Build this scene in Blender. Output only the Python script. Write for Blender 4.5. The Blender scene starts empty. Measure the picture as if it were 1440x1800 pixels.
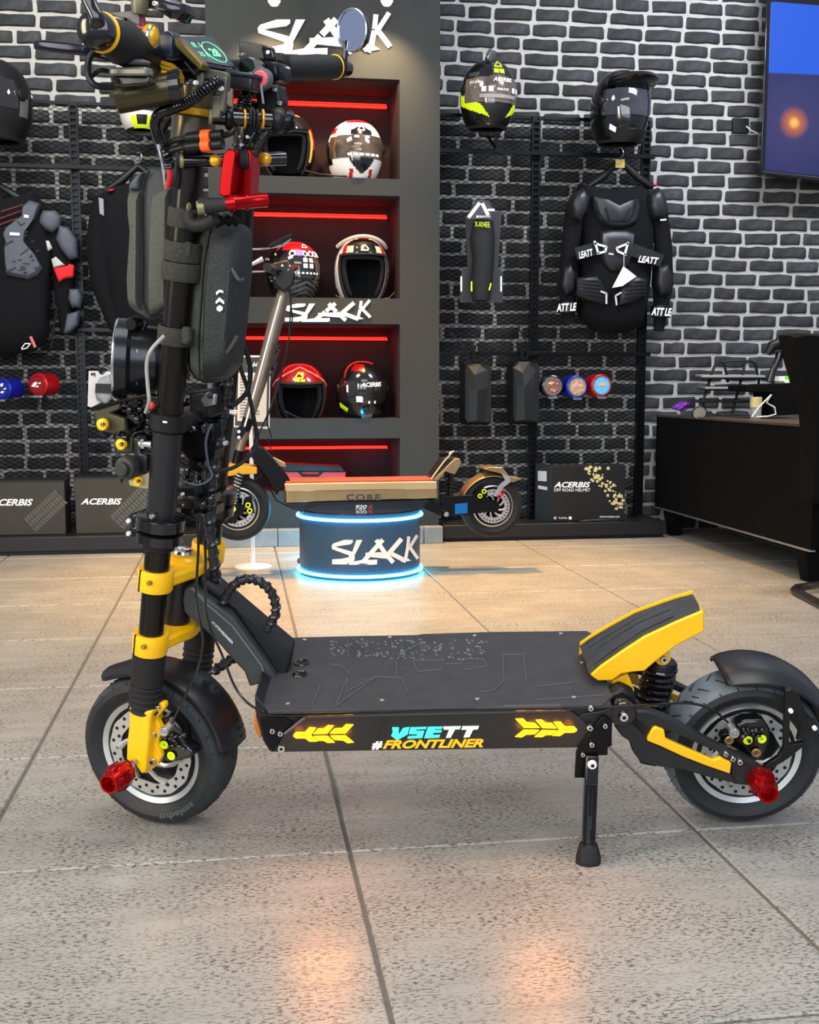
import bpy, math, random
import numpy as np
from math import sin, cos, pi, radians as R
from mathutils import Vector, noise as mnoise
random.seed(7)
SC = bpy.context.scene
COL = SC.collection
# ---------------------------------------------------------------- camera
CH, FP, CX, CY = .78, 2000., 720., 900.
YAW, PITCH = R(8.7), R(6.28)
FW = np.array([sin(YAW)*cos(PITCH), cos(YAW)*cos(PITCH), -sin(PITCH)])
RT = np.array([cos(YAW), -sin(YAW), 0.])
UP = np.cross(RT, FW)
CAM = np.array([0., 0., CH])
cd = bpy.data.cameras.new('camera'); cam = bpy.data.objects.new('camera', cd); COL.objects.link(cam)
cam.location = CAM; cam.rotation_euler = (pi/2-PITCH, 0, -YAW)
cd.sensor_width = 36; cd.sensor_fit = 'HORIZONTAL'; cd.lens = 36*FP/1440; cd.clip_start = .02
SC.camera = cam
# ---------------------------------------------------------------- world, exposure, lights
w = bpy.data.worlds.new('world'); SC.world = w; w.use_nodes = True
w.node_tree.nodes['Background'].inputs[0].default_value = (.72, .8, 1, 1)
w.node_tree.nodes['Background'].inputs[1].default_value = .4
SC.view_settings.view_transform = 'Standard'; SC.view_settings.look = 'None'
SC.view_settings.gamma = 1; SC.view_settings.use_curve_mapping = False
SC.view_settings.exposure = .35
def area(name, loc, target, sx, sy, power, col):
    l = bpy.data.lights.new(name, 'AREA'); l.shape = 'RECTANGLE'; l.size = sx; l.size_y = sy
    l.energy = power; l.color = col
    o = bpy.data.objects.new(name, l); COL.objects.link(o); o.location = loc
    o.rotation_euler = (Vector(target)-Vector(loc)).to_track_quat('-Z', 'Y').to_euler(); return o
def spot(name, loc, target, power, ang, blend, col, r=.04):
    l = bpy.data.lights.new(name, 'SPOT'); l.spot_size = R(ang); l.spot_blend = blend
    l.energy = power; l.color = col; l.shadow_soft_size = r
    o = bpy.data.objects.new(name, l); COL.objects.link(o); o.location = loc
    o.rotation_euler = (Vector(target)-Vector(loc)).to_track_quat('-Z', 'Y').to_euler(); return o
area('shop_front_daylight', (-.5, -1.6, 2.0), (.8, 3., .3), 4.5, 2.2, 120, (.86, .92, 1))
area('ceiling_panel_light', (.6, 1.4, 3.2), (.6, 1.7, 0), 2.6, 1.2, 46, (1, .99, .96))
area('ceiling_panel_light', (2.5, 4.0, 3.2), (2.9, 5.9, 1.2), 1.2, .5, 62, (.86, .91, 1))
area('ceiling_panel_light', (-.9, 4.0, 3.2), (-1.1, 5.9, 1.4), 1.0, .5, 44, (1, .96, .88))
area('added_warm_side_light', (-2.6, .7, 1.7), (-.2, 2.1, .9), .7, 1.8, 60, (1, .84, .6))  # unseen warm softbox, added to put a highlight on the stem tubes
WARM = (1, .53, .13)
spot('ceiling_spot_light', (.62, 5.0, 3.1), (.62, 4.75, 0), 600, 62, .75, WARM, .05)
spot('ceiling_spot_light', (1.75, 4.4, 3.1), (1.75, 4.2, 0), 190, 74, .9, WARM, .08)
spot('ceiling_spot_light', (-.7, 4.4, 3.1), (-.7, 4.2, 0), 190, 74, .9, WARM, .08)
spot('ceiling_spot_light', (.5, 3.4, 3.1), (.5, 3.3, 0), 55, 80, 1, WARM, .1)
# ---------------------------------------------------------------- helpers
def nrm(v): v = np.asarray(v, float); return v/np.linalg.norm(v)
def ray(x, y): return FW+RT*(x-CX)/FP-UP*(y-CY)/FP
def onfloor(x, y, z=0.): d = ray(x, y); return CAM+d*((z-CH)/d[2])
def onX(x, y, X): d = ray(x, y); return CAM+d*(X/d[0])
class Frame:
    """origin and axes a (along), b (away from the viewer), c (up)"""
    def __init__(s, o, a, b, c): s.o = np.asarray(o, float); s.a = np.asarray(a, float); s.b = np.asarray(b, float); s.c = np.asarray(c, float)
    def P(s, a, b, c): return s.o+s.a*a+s.b*b+s.c*c
    def at(s, x, y, b):
        d = ray(x, y); t = (b-(CAM-s.o)@s.b)/(d@s.b); p = CAM+d*t-s.o; return float(p@s.a), float(p@s.c)
    def W(s, x, y, b): a, c = s.at(x, y, b); return s.P(a, b, c)
    def pts(s, L, b): return [s.at(x, y, b) for x, y in L]
    def m(s, b=0, x=720, y=900):  # metres per pixel there
        p = s.W(x, y, b); return float((p-CAM)@FW)/FP
ROOM = Frame((0, 0, 0), (1, 0, 0), (0, 1, 0), (0, 0, 1))
class G:
    def __init__(s): s.v = []; s.f = []
    def add(s, V, Fc): n = len(s.v); s.v += [tuple(map(float, p)) for p in V]; s.f += [tuple(i+n for i in q) for q in Fc]; return s
    def prism(s, fr, pts, b0, b1, sc=1.):
        n = len(pts); cx = sum(p[0] for p in pts)/n; cy = sum(p[1] for p in pts)/n
        ar = sum(pts[i][0]*pts[(i+1) % n][1]-pts[(i+1) % n][0]*pts[i][1] for i in range(n))
        if ar < 0: pts = pts[::-1]
        V = [fr.P(cx+(a-cx)*sc, b0, cy+(c-cy)*sc) for a, c in pts]+[fr.P(a, b1, c) for a, c in pts]
        return s.add(V, [tuple(range(n)), tuple(range(2*n-1, n-1, -1))]+[(i, i+n, (i+1) % n+n, (i+1) % n) for i in range(n)])
    def pp(s, fr, px, b, t, sc=1.): return s.prism(fr, fr.pts(px, b), b, b+t, sc)
    def box(s, fr, a0, a1, b0, b1, c0, c1): return s.prism(fr, [(a0, c0), (a1, c0), (a1, c1), (a0, c1)], b0, b1)
    def tube(s, P, r, n=8, cap=True, flat=1.):
        P = [np.asarray(p, float) for p in P]; m = len(P); rr = r if hasattr(r, '__len__') else [r]*m
        V = []; up = None
        for i, p in enumerate(P):
            t = nrm(P[min(i+1, m-1)]-P[max(i-1, 0)]+1e-12)
            if up is None: up = np.array([0, 0, 1.]) if abs(t[2]) < .9 else np.array([1., 0, 0])
            x = nrm(np.cross(t, up)); y = np.cross(x, t); up = y
            for k in range(n):
                a = 2*pi*k/n; V.append(p+rr[i]*(x*cos(a)*flat+y*sin(a)))
        Fc = [(i*n+k, i*n+(k+1) % n, (i+1)*n+(k+1) % n, (i+1)*n+k) for i in range(m-1) for k in range(n)]
        if cap: Fc += [tuple(range(n-1, -1, -1)), tuple((m-1)*n+k for k in range(n))]
        return s.add(V, Fc)
    def cyl(s, p0, p1, r0, r1=None, n=20): return s.tube([p0, p1], [r0, r0 if r1 is None else r1], n)
    def lathe(s, o, ax, prof, n=32, ref=None, cap=True):
        """profile of (radius, height along ax)"""
        o = np.asarray(o, float); ax = nrm(ax); ref = np.array([0, 0, 1.]) if ref is None else np.asarray(ref, float)
        if abs(ax@nrm(ref)) > .95: ref = np.array([1., 0, 0])
        x = nrm(np.cross(ref, ax)); y = np.cross(ax, x); m = len(prof)
        V = [o+ax*h+(x*cos(2*pi*k/n)+y*sin(2*pi*k/n))*r for r, h in prof for k in range(n)]
        Fc = [(i*n+k, i*n+(k+1) % n, (i+1)*n+(k+1) % n, (i+1)*n+k) for i in range(m-1) for k in range(n)]
        if cap and prof[0][0] > 1e-6 and prof[0] != prof[-1]: Fc.append(tuple(range(n-1, -1, -1)))
        if cap and prof[-1][0] > 1e-6 and prof[0] != prof[-1]: Fc.append(tuple((m-1)*n+k for k in range(n)))
        return s.add(V, Fc)
    def disc(s, fr, a, c, b, t, r, n=20): return s.lathe(fr.P(a, b, c), fr.b, [(r, 0), (r, t)], n)
    def ring(s, o, ax, R0, r, n=32, k=8, sq=1.): return s.lathe(o, ax, [(R0+r*cos(2*pi*i/k), r*sq*sin(2*pi*i/k)) for i in range(k+1)], n)
    def ell(s, c, x, y, z, n=20, m=12, e=1.):
        c = np.asarray(c, float); x, y, z = map(np.asarray, (x, y, z)); V = []
        sg = lambda q: math.copysign(abs(q)**e, q)
        for i in range(m+1):
            p = -pi/2+pi*i/m
            for k in range(n):
                a = 2*pi*k/n; V.append(c+x*sg(cos(p))*sg(cos(a))+y*sg(cos(p))*sg(sin(a))+z*sg(sin(p)))
        return s.add(V, [(i*n+k, i*n+(k+1) % n, (i+1)*n+(k+1) % n, (i+1)*n+k) for i in range(m) for k in range(n)])
    def grid(s, P, cu=False):
        r = len(P); c = len(P[0]); V = [p for row in P for p in row]
        return s.add(V, [(i*c+k, i*c+(k+1) % c, (i+1)*c+(k+1) % c, (i+1)*c+k) for i in range(r-1) for k in range(c if cu else c-1)])
    def stroke(s, M, pts, wd, t):
        """flat stroke of width wd (pixels) through pixel points, M(x, y, lift) -> world"""
        for i in range(len(pts)-1):
            p = np.array(pts[i], float); q = np.array(pts[i+1], float); d = nrm(q-p); nn = np.array([-d[1], d[0]])*wd/2
            L = [p-d*wd*.12+nn, q+d*wd*.12+nn, q+d*wd*.12-nn, p-d*wd*.12-nn]
            s.poly(M, L, t)
        return s
    def poly(s, M, L, t):
        n = len(L); ar = sum(L[i][0]*L[(i+1) % n][1]-L[(i+1) % n][0]*L[i][1] for i in range(n))
        if ar > 0: L = L[::-1]
        V = [M(x, y, t) for x, y in L]+[M(x, y, 0) for x, y in L]
        return s.add(V, [tuple(range(n)), tuple(range(2*n-1, n-1, -1))]+[(i, i+n, (i+1) % n+n, (i+1) % n) for i in range(n)])
    def text(s, txt, M, x0, y0, x1, y1, t=.002, shear=0., bold=0., sp=1.):
        """x0,y0 lower left, x1,y1 upper right, in pixels (or in the units of M)"""
        cu = bpy.data.curves.new('t', 'FONT'); cu.body = txt; cu.shear = shear; cu.offset = bold; cu.space_character = sp
        cu.resolution_u = 3
        ob = bpy.data.objects.new('t', cu); COL.objects.link(ob)
        dg = bpy.context.evaluated_depsgraph_get(); me = bpy.data.meshes.new_from_object(ob.evaluated_get(dg))
        V = np.array([v.co[:] for v in me.vertices]); Fc = [tuple(p.vertices) for p in me.polygons]
        bpy.data.objects.remove(ob); bpy.data.curves.remove(cu); bpy.data.meshes.remove(me)
        mn = V.min(0); mx = V.max(0)
        U = [(x0+(v[0]-mn[0])/(mx[0]-mn[0])*(x1-x0), y0+(v[1]-mn[1])/(mx[1]-mn[1])*(y1-y0)) for v in V]
        n = len(U); ed = {}
        for q in Fc:
            for i in range(len(q)):
                e = (q[i], q[(i+1) % len(q)]); ed[e] = 1
        side = [(a, a+n, b+n, b) for a, b in ed if (b, a) not in ed]
        return s.add([M(x, y, t) for x, y in U]+[M(x, y, 0) for x, y in U], Fc+side)
def FM(fr, b):  # mapper from photograph pixels to a plane of a frame, lift goes towards the viewer
    return lambda x, y, t: fr.W(x, y, b)-fr.b*t
BASE = {}
FIDDLY = {'waist_ribs', 'checked_squares', 'visor_print', 'slot', 'printed_lines', 'relief_lines', 'bar_bolts', 'disc_holes', 'spokes', 'printed_tyre_track', 'printed_symbols', 'sticker', 'printed_lettering', 'picture_detail', 'silver_clasp', 'collar_stripes', 'plate_groove', 'grey_vent', 'side_print', 'lime_tab', 'triangle_emblem', 'white_tag', 'visor_band', 'side_label', 'display_digits', 'raised_fins', 'horn_fins', 'bolt_emblem', 'light_panel_print', 'lettering', 'serial_lettering', 'raised_lettering'}
def build(name, g, m, parent=None, bevel=0, seg=2, sub=0, sharp=38, kind=None, label=None, cat=None, group=None, sol=0):
    me = bpy.data.meshes.new(name)
    V = np.array(g.v)
    if parent is None: base = np.array([(V[:, 0].min()+V[:, 0].max())/2, (V[:, 1].min()+V[:, 1].max())/2, V[:, 2].min()])
    else: base = BASE[parent.name]
    me.from_pydata([tuple(p) for p in V-base], [], g.f); me.validate()
    for i in ([m] if not isinstance(m, (list, tuple)) else m): me.materials.append(i)
    me.shade_smooth()
    try: me.set_sharp_from_angle(angle=R(sharp))
    except Exception: pass
    o = bpy.data.objects.new(name, me); COL.objects.link(o)
    if parent is None: o.location = base
    else: o.parent = parent
    BASE[o.name] = base
    if sol: k = o.modifiers.new('s', 'SOLIDIFY'); k.thickness = sol; k.offset = 0
    if bevel:
        k = o.modifiers.new('b', 'BEVEL'); k.width = bevel; k.segments = seg; k.limit_method = 'ANGLE'; k.angle_limit = R(40); k.harden_normals = False
    if sub: k = o.modifiers.new('u', 'SUBSURF'); k.levels = sub; k.render_levels = sub
    if kind is None and parent is not None and name in FIDDLY: kind = 'stuff'
    if kind: o['kind'] = kind
    if label: o['label'] = label
    if cat: o['category'] = cat
    if group: o['group'] = group
    return o
def thing(name, label, cat, loc, group=None):
    o = bpy.data.objects.new(name, None); COL.objects.link(o); o.location = loc; o.empty_display_size = .05
    o['label'] = label; o['category'] = cat
    if group: o['group'] = group
    BASE[o.name] = np.asarray(loc, float); return o
def lin(c): return tuple(((x/255+.055)/1.055)**2.4 if x > 10 else x/255/12.92 for x in c)+(1.,)
MATS = {}
def mat(name, col, rough=.5, metal=0., noise=0., scale=30., bump=0., emit=0., coat=0., trans=0., ior=1.45, stretch=(1, 1, 1), vary=0., spec=.5, bscale=None):
    if name in MATS: return MATS[name]
    m = bpy.data.materials.new(name); m.use_nodes = True; nt = m.node_tree; N = nt.nodes; L = nt.links
    b = N['Principled BSDF']; c = lin(col)
    b.inputs['Base Color'].default_value = c; b.inputs['Roughness'].default_value = rough; b.inputs['Metallic'].default_value = metal
    b.inputs['Coat Weight'].default_value = coat; b.inputs['Transmission Weight'].default_value = trans; b.inputs['IOR'].default_value = ior
    b.inputs['Specular IOR Level'].default_value = spec
    if emit: b.inputs['Emission Color'].default_value = c; b.inputs['Emission Strength'].default_value = emit
    tc = N.new('ShaderNodeTexCoord'); mp = N.new('ShaderNodeMapping'); mp.inputs['Scale'].default_value = stretch
    L.new(tc.outputs['Object'], mp.inputs[0])
    if noise or vary:
        nz = N.new('ShaderNodeTexNoise'); nz.inputs['Scale'].default_value = scale; nz.inputs['Detail'].default_value = 5; L.new(mp.outputs[0], nz.inputs[0])
        mr = N.new('ShaderNodeMapRange'); mr.inputs[1].default_value = .3; mr.inputs[2].default_value = .7
        mr.inputs[3].default_value = 1-noise; mr.inputs[4].default_value = 1+noise; L.new(nz.outputs[0], mr.inputs[0])
        mul = N.new('ShaderNodeVectorMath'); mul.operation = 'SCALE'; mul.inputs[0].default_value = c[:3]; L.new(mr.outputs[0], mul.inputs[3])
        out = mul.outputs[0]
        if vary:
            oi = N.new('ShaderNodeObjectInfo'); r2 = N.new('ShaderNodeMapRange'); r2.inputs[3].default_value = 1-vary; r2.inputs[4].default_value = 1+vary
            L.new(oi.outputs['Random'], r2.inputs[0]); m2 = N.new('ShaderNodeVectorMath'); m2.operation = 'SCALE'
            L.new(out, m2.inputs[0]); L.new(r2.outputs[0], m2.inputs[3]); out = m2.outputs[0]
        L.new(out, b.inputs['Base Color'])
    if bump:
        nb = N.new('ShaderNodeTexNoise'); nb.inputs['Scale'].default_value = bscale or scale*2; nb.inputs['Detail'].default_value = 4; L.new(mp.outputs[0], nb.inputs[0])
        bp = N.new('ShaderNodeBump'); bp.inputs['Strength'].default_value = min(1, bump); bp.inputs['Distance'].default_value = .004
        L.new(nb.outputs[0], bp.inputs['Height']); L.new(bp.outputs[0], b.inputs['Normal'])
    MATS[name] = m; return m
BLK = mat('black_plastic', (15, 15, 17), .45, noise=.15, spec=.4)
BLK_G = mat('gloss_black', (14, 14, 16), .16, coat=.4, noise=.05)
BLK_M = mat('black_anodised_metal', (24, 24, 27), .28, metal=.7, noise=.08, scale=60)
BLK_R = mat('black_rubber', (20, 20, 22), .7, noise=.2, scale=60, bump=.2)
BLK_S = mat('satin_black_paint', (26, 26, 28), .36, noise=.08, scale=80, bump=.05)
CLOTH = mat('black_cloth', (11, 11, 14), .9, spec=.25, noise=.25, scale=120, bump=.4)
CHROME = mat('chrome', (225, 225, 228), .15, metal=1, noise=.05)
STEEL = mat('brushed_steel', (190, 190, 192), .32, metal=.9, noise=.1, stretch=(1, 1, 8))
YEL = mat('yellow_paint', (250, 190, 8), .32, coat=.3, noise=.04, scale=12)
YELD = mat('yellow_anodised', (214, 160, 40), .35, metal=.4, noise=.08)
RED = mat('red_anodised', (168, 10, 18), .22, metal=.75, noise=.06)
REDP = mat('red_gloss', (178, 18, 26), .25, coat=.4, noise=.08)
WHT = mat('white_gloss', (232, 230, 226), .3, noise=.03)
WHTP = mat('white_print', (240, 240, 238), .5, noise=.02)
NEON = mat('neon_yellow', (214, 240, 20), .4, noise=.04)
GREYP = mat('grey_plastic', (70, 76, 86), .55, noise=.12, scale=60, bump=.1)
GOLD = mat('champagne_gold', (160, 138, 102), .3, metal=.75, noise=.08)
GLASSD = mat('smoked_visor', (30, 28, 28), .06, coat=1, noise=.02)
PILLAR = mat('anthracite_wall_paint', (40, 43, 42), .75, noise=.06, scale=90, bump=.12)
NICHE = mat('dark_red_niche_paint', (30, 9, 12), .85, noise=.08, scale=40, bump=.05)
# ---------------------------------------------------------------- floor
WALL, MESHY, PILY = 5.95, 5.82, 5.62
m = bpy.data.materials.new('stone_tile'); m.use_nodes = True; nt = m.node_tree; N = nt.nodes; L = nt.links
b = N['Principled BSDF']; ge = N.new('ShaderNodeNewGeometry')
def tex(kind, sc, stretch, det=4, rough=.6):
    mp = N.new('ShaderNodeMapping'); mp.inputs['Scale'].default_value = stretch; L.new(ge.outputs['Position'], mp.inputs[0])
    t = N.new('ShaderNodeTexNoise'); t.inputs['Scale'].default_value = sc; t.inputs['Detail'].default_value = det; t.inputs['Roughness'].default_value = rough
    L.new(mp.outputs[0], t.inputs[0]); return t.outputs[0]
def mrange(s, a, b_, c, d):
    r = N.new('ShaderNodeMapRange'); L.new(s, r.inputs[0])
    for i, q in enumerate((a, b_, c, d)): r.inputs[i+1].default_value = q
    return r.outputs[0]
def math2(op, a, b_):
    q = N.new('ShaderNodeMath'); q.operation = op
    for i, z in enumerate((a, b_)):
        if isinstance(z, (int, float)): q.inputs[i].default_value = z
        else: L.new(z, q.inputs[i])
    return q.outputs[0]
speck = mrange(tex('n', 250, (.42, 1, 1), 3, .65), .535, .57, 0, 1)
patch = mrange(tex('n', 5.5, (1, 1.3, 1), 4, .7), .36, .56, 0, 1)
streak = mrange(tex('n', 26, (.16, 1, 1), 6, .65), .3, .7, .86, 1.10)
cloud = mrange(tex('n', 2.3, (1, 1, 1), 5), .3, .7, .88, 1.1)
mask = math2('MULTIPLY', speck, math2('ADD', math2('MULTIPLY', patch, .75), .22))
mx = N.new('ShaderNodeMix'); mx.data_type = 'RGBA'; mx.inputs[6].default_value = lin((156, 154, 146)); mx.inputs[7].default_value = lin((86, 82, 74)); L.new(mask, mx.inputs[0])
sv = N.new('ShaderNodeVectorMath'); sv.operation = 'SCALE'; L.new(mx.outputs[2], sv.inputs[0]); L.new(math2('MULTIPLY', streak, cloud), sv.inputs[3])
L.new(sv.outputs[0], b.inputs['Base Color'])
L.new(mrange(streak, .85, 1.1, .40, .30), b.inputs['Roughness'])
bp = N.new('ShaderNodeBump'); bp.inputs['Strength'].default_value = .35; bp.inputs['Distance'].default_value = .0012; L.new(mask, bp.inputs['Height']); bp.invert = True
L.new(bp.outputs[0], b.inputs['Normal']); TILE = m
GROUT = mat('grey_grout', (98, 95, 90), .9, noise=.1, scale=60)
floor = build('floor', G().box(ROOM, -3.2, 5.2, -.8, 7.0, -.06, -.004), GROUT, kind='structure')
TX, TY, TS = float(onfloor(1225, 1460)[0]), float(onfloor(1225, 1460)[1]), .6
X1 = float(onfloor(610, 1498)[0]); TSX = TX-X1
yy = [float(onfloor(600, q)[1]) for q in (1498, 1315)]; TSY = yy[1]-yy[0]

TSX, TSY = .615, .585
gt = G(); gx, gy, bz = TSX/2-.0035, TSY/2-.0035, .0025
V = [(sx*(gx-i), sy*(gy-i), z) for i, z in ((0, -.006), (0, -bz), (bz, 0)) for sx, sy in ((-1, -1), (1, -1), (1, 1), (-1, 1))]
gt.add(V, [(8, 9, 10, 11)]+[(k*4+i, k*4+(i+1) % 4, k*4+4+(i+1) % 4, k*4+4+i) for k in (0, 1) for i in range(4)])
tme = None
for i in range(-6, 6):
    for j in range(-3, 9):
        cx, cy = TX+(i+.5)*TSX, yy[0]+(j+.5)*TSY
        if cy > 5.75 or cy < .3 or abs(cx-cy*.15) > 1.0+cy*.50: continue
        if tme is None:
            o = build('tile', gt, TILE, floor, sharp=20); tme = o.data
            bx = BASE['floor']
            for v in tme.vertices: v.co = v.co+Vector(bx)
        else: o = bpy.data.objects.new('tile', tme); COL.objects.link(o); o.parent = floor
        o.location = Vector((cx, cy, 0))-Vector(BASE['floor'])
# ---------------------------------------------------------------- brick wall
BRICK = mat('charcoal_brick', (50, 51, 53), .85, noise=.42, scale=26, bump=.9, bscale=75, vary=.28)
MORT = mat('grey_mortar', (172, 170, 166), .9, noise=.12, scale=30, bump=.7, bscale=60)
wall = build('wall_back', G().box(ROOM, -2.2, 4.6, WALL, WALL+.12, -.05, 3.3), MORT, kind='structure')
def brick_mesh(seed, L_=.186, H_=.0562):
    rnd = random.Random(seed); hx, hz = L_/2, H_/2; out = []
    base = [(-1, -.78), (-.93, -1), (-.3, -1), (.35, -1), (.93, -1), (1, -.75), (1, .75), (.92, 1), (.2, 1), (-.35, 1), (-.93, 1), (-1, .75)]
    pts = [(x*hx+rnd.uniform(-.0035, .0035), z*hz+rnd.uniform(-.0035, .0035)) for x, z in base]
    n = len(pts); V = []
    for sc, y in ((1., .004), (1., -.006), (.93, -.0125)):
        for x, z in pts: V.append((x*(1 if sc == 1 else 1-.007/hx*1.2), y, z*(1 if sc == 1 else 1-.005/hz)))
    Fc = [tuple(range(2*n, 3*n))]+[(k*n+i, k*n+(i+1) % n, (k+1)*n+(i+1) % n, (k+1)*n+i) for k in (0, 1) for i in range(n)]
    me = bpy.data.meshes.new('brick'); me.from_pydata(V, [], Fc); me.materials.append(BRICK); me.shade_smooth(); me.set_sharp_from_angle(angle=R(50)); return me
BM = [brick_mesh(i) for i in range(10)]
PITZ, PITX = .0738, .2055
cand = []
rnd = random.Random(3)
for r in range(-1, 44):
    z = .03+r*PITZ; x = -2.3+(r % 2)*PITX/2+rnd.uniform(-.03, .03)
    while x < 3.85:
        Ls = rnd.choice([1, 1, 1, 1, 1.06, .94, .97, 1.03, .62]); x2 = x+.187*Ls+.0185
        cx = (x+x2-.0185)/2
        if not (-.04 < cx < .93) and z < 3.1: cand.append((cx, z+rnd.uniform(-.002, .002), Ls))
        x = x2
def score(c):
    x, z, _ = c
    if x > 3.2 or x < -1.15 or z > 2.78 or z < .05: return 9
    if x > 2.13: return 0 if z > .6 else 5
    if x > .9: return 0 if z > 2.16 else 2+abs(z-2)*.2
    return 1 if z > 2.12 else 2.5+abs(z-2)*.2
cand.sort(key=score)
rest = G()
for i, (x, z, Ls) in enumerate(cand):
    me = BM[rnd.randrange(10)]; fl = rnd.choice((1, -1))
    if i < 300:
        o = bpy.data.objects.new('brick', me); COL.objects.link(o); o.parent = wall
        o.location = Vector((x, WALL, z))-Vector(BASE['wall_back']); o.scale = (Ls*.999, 1, 1); o.rotation_euler = (0, R(rnd.uniform(-.5, .5)), 0)
    else: rest.add([(x+v.co[0]*Ls, WALL+v.co[1], z+v.co[2]) for v in me.vertices], [tuple(p.vertices) for p in me.polygons])
BRICK2 = BRICK
build('bricks', rest, BRICK2, wall, sharp=50, kind='stuff')
# ---------------------------------------------------------------- display pillar with niches
pl, pr = float(ROOM.W(360, 0, PILY)[0]), float(ROOM.W(773, 400, PILY)[0])
nl, nr = pl+.12, .812
lev = [(1.784, 2.251), (1.211, 1.703), (.625, 1.086), (.262, .526)]
build('wall_pillar', G().box(ROOM, pl, nl, PILY, WALL, .0, 3.3), PILLAR, kind='structure'); build('wall_pillar', G().box(ROOM, nr, pr, PILY, WALL, 0, 3.3), PILLAR, kind='structure')
zz = [3.3]+[q for a, b_ in lev for q in (b_, a)]+[0]
for k in range(0, len(zz), 2): build('wall_pillar', G().box(ROOM, nl, nr, PILY, WALL, zz[k+1], zz[k]), PILLAR, kind='structure')
yb = WALL-.012
for z0, z1 in lev:
    for q in ((nl, nr, yb, yb+.01, z0, z1), (nl, nl+.006, PILY+.02, yb, z0, z1), (nr-.006, nr, PILY+.02, yb, z0, z1), (nl+.006, nr-.006, PILY+.02, yb, z1-.006, z1)):
        build('trim_niche', G().box(ROOM, *q), NICHE, kind='structure')
LEDR = mat('red_led_light', (255, 26, 16), .5, emit=4.)
for i, (z0, z1) in enumerate(lev):
    g = G().tube([(nl+.01, yb-.045, z1-.055), (nr-.03, yb-.045, z1-.055)], .0032, 8); g.box(ROOM, nl+.004, nr-.025, yb-.04, yb-.008, z1-.066, z1-.060)
    o = build('red_light_strip', g, LEDR, label='red light strip at the top of '+['the uppermost niche', 'the second niche from the top', 'the third niche from the top', 'the lowest niche, behind the gold scooter'][i], cat='light strip', group='red light strips in the niches')
    a = area('niche_glow_light', ((nl+nr)/2, yb-.06, z1-.05), ((nl+nr)/2, yb-.12, z0), nr-nl-.1, .02, .45, (1, .06, .05))
# ---------------------------------------------------------------- logo lettering
LOGO = [('p', [(380, 175), (265, 175), (120, 228), (98, 260), (105, 310), (330, 400), (330, 425), (240, 450), (105, 460), (105, 530), (290, 535), (400, 480), (410, 420), (365, 345), (145, 275), (210, 262), (350, 240), (382, 210)]),
        ('p', [(430, 175), (512, 175), (410, 390), (380, 492), (500, 468), (708, 462), (705, 532), (650, 540), (325, 540), (350, 470), (370, 360)]),
        ('s', [(778, 178), (650, 335), (525, 485)], 62), ('s', [(698, 182), (800, 350), (918, 500)], 62),
        ('p', [(550, 362), (800, 352), (870, 360), (870, 455), (610, 425), (550, 410)]),
        ('s', [(1028, 165), (870, 365)], 64), ('s', [(870, 360), (1085, 480)], 62), ('p', [(1030, 500), (1162, 478), (1110, 440), (1010, 440)]),
        ('s', [(1128, 130), (1115, 280), (1085, 455)], 46), ('s', [(1240, 112), (1128, 310)], 44), ('s', [(1150, 292), (1248, 445)], 46)]
def logo(M, x0, y0, x1, y1, t=.004, sk=0.):
    """the shop's lettering drawn into the box x0..x1, y0..y1 (y downwards)"""
    g = G(); sx = (x1-x0)/1162; sy = (y1-y0)/432
    T = lambda p: (x0+(p[0]-98)*sx+sk*(p[1]-110), y0+(p[1]-108)*sy)
    for i, q in enumerate(LOGO):
        tt = t+i*t*.02
        if q[0] == 'p': g.poly(M, [T(p) for p in q[1]], tt)
        else: g.stroke(M, [T(p) for p in q[1]], q[2]*(sx+sy)/2, tt)
    return g
M0 = FM(ROOM, PILY)
build('raised_lettering', logo(M0, 453, 24, 687, 99, .012), WHT, label='large cream lettering on the top of the dark pillar under two spots', cat='sign')
build('raised_lettering', logo(M0, 500, 528, 652, 566, .008), WHT, label='white lettering on the shelf edge under the second niche', cat='sign')
# stone skirting, plinths
STONE = mat('grey_skirting_stone', (120, 124, 124), .55, noise=.16, scale=22, bump=.1)
zt = .085
for x0, x1 in ((380, 488), (489, 630), (631, 745), (746, 779)):
    a0 = ROOM.at(x0, 950, PILY-.06)[0]; a1 = ROOM.at(x1, 950, PILY-.06)[0]
    build('baseboard_back', G().box(ROOM, a0, a1, PILY-.06, PILY-.002, 0, zt), STONE, kind='structure', bevel=.003)
DARK = mat('black_laminate', (20, 22, 25), .4, noise=.06)
def plinth(x0, x1, y0, lab):
    g = G().box(ROOM, x0, x1, y0, 5.93, .018, .085); t = build('display_plinth', g, DARK, bevel=.003, label=lab, cat='plinth')
    build('kick_base', G().box(ROOM, x0+.01, x1-.01, y0+.02, 5.93, 0, .018), BLK, t); return t
plinth(-1.75, ROOM.at(380, 950, 5.44)[0], 5.44, 'long black plinth along the wall on the left under the boxes')
plinth(ROOM.at(781, 945, 5.58)[0], ROOM.at(1172, 930, 5.60)[0], 5.60, 'long black plinth along the wall on the right under the open box')
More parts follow.
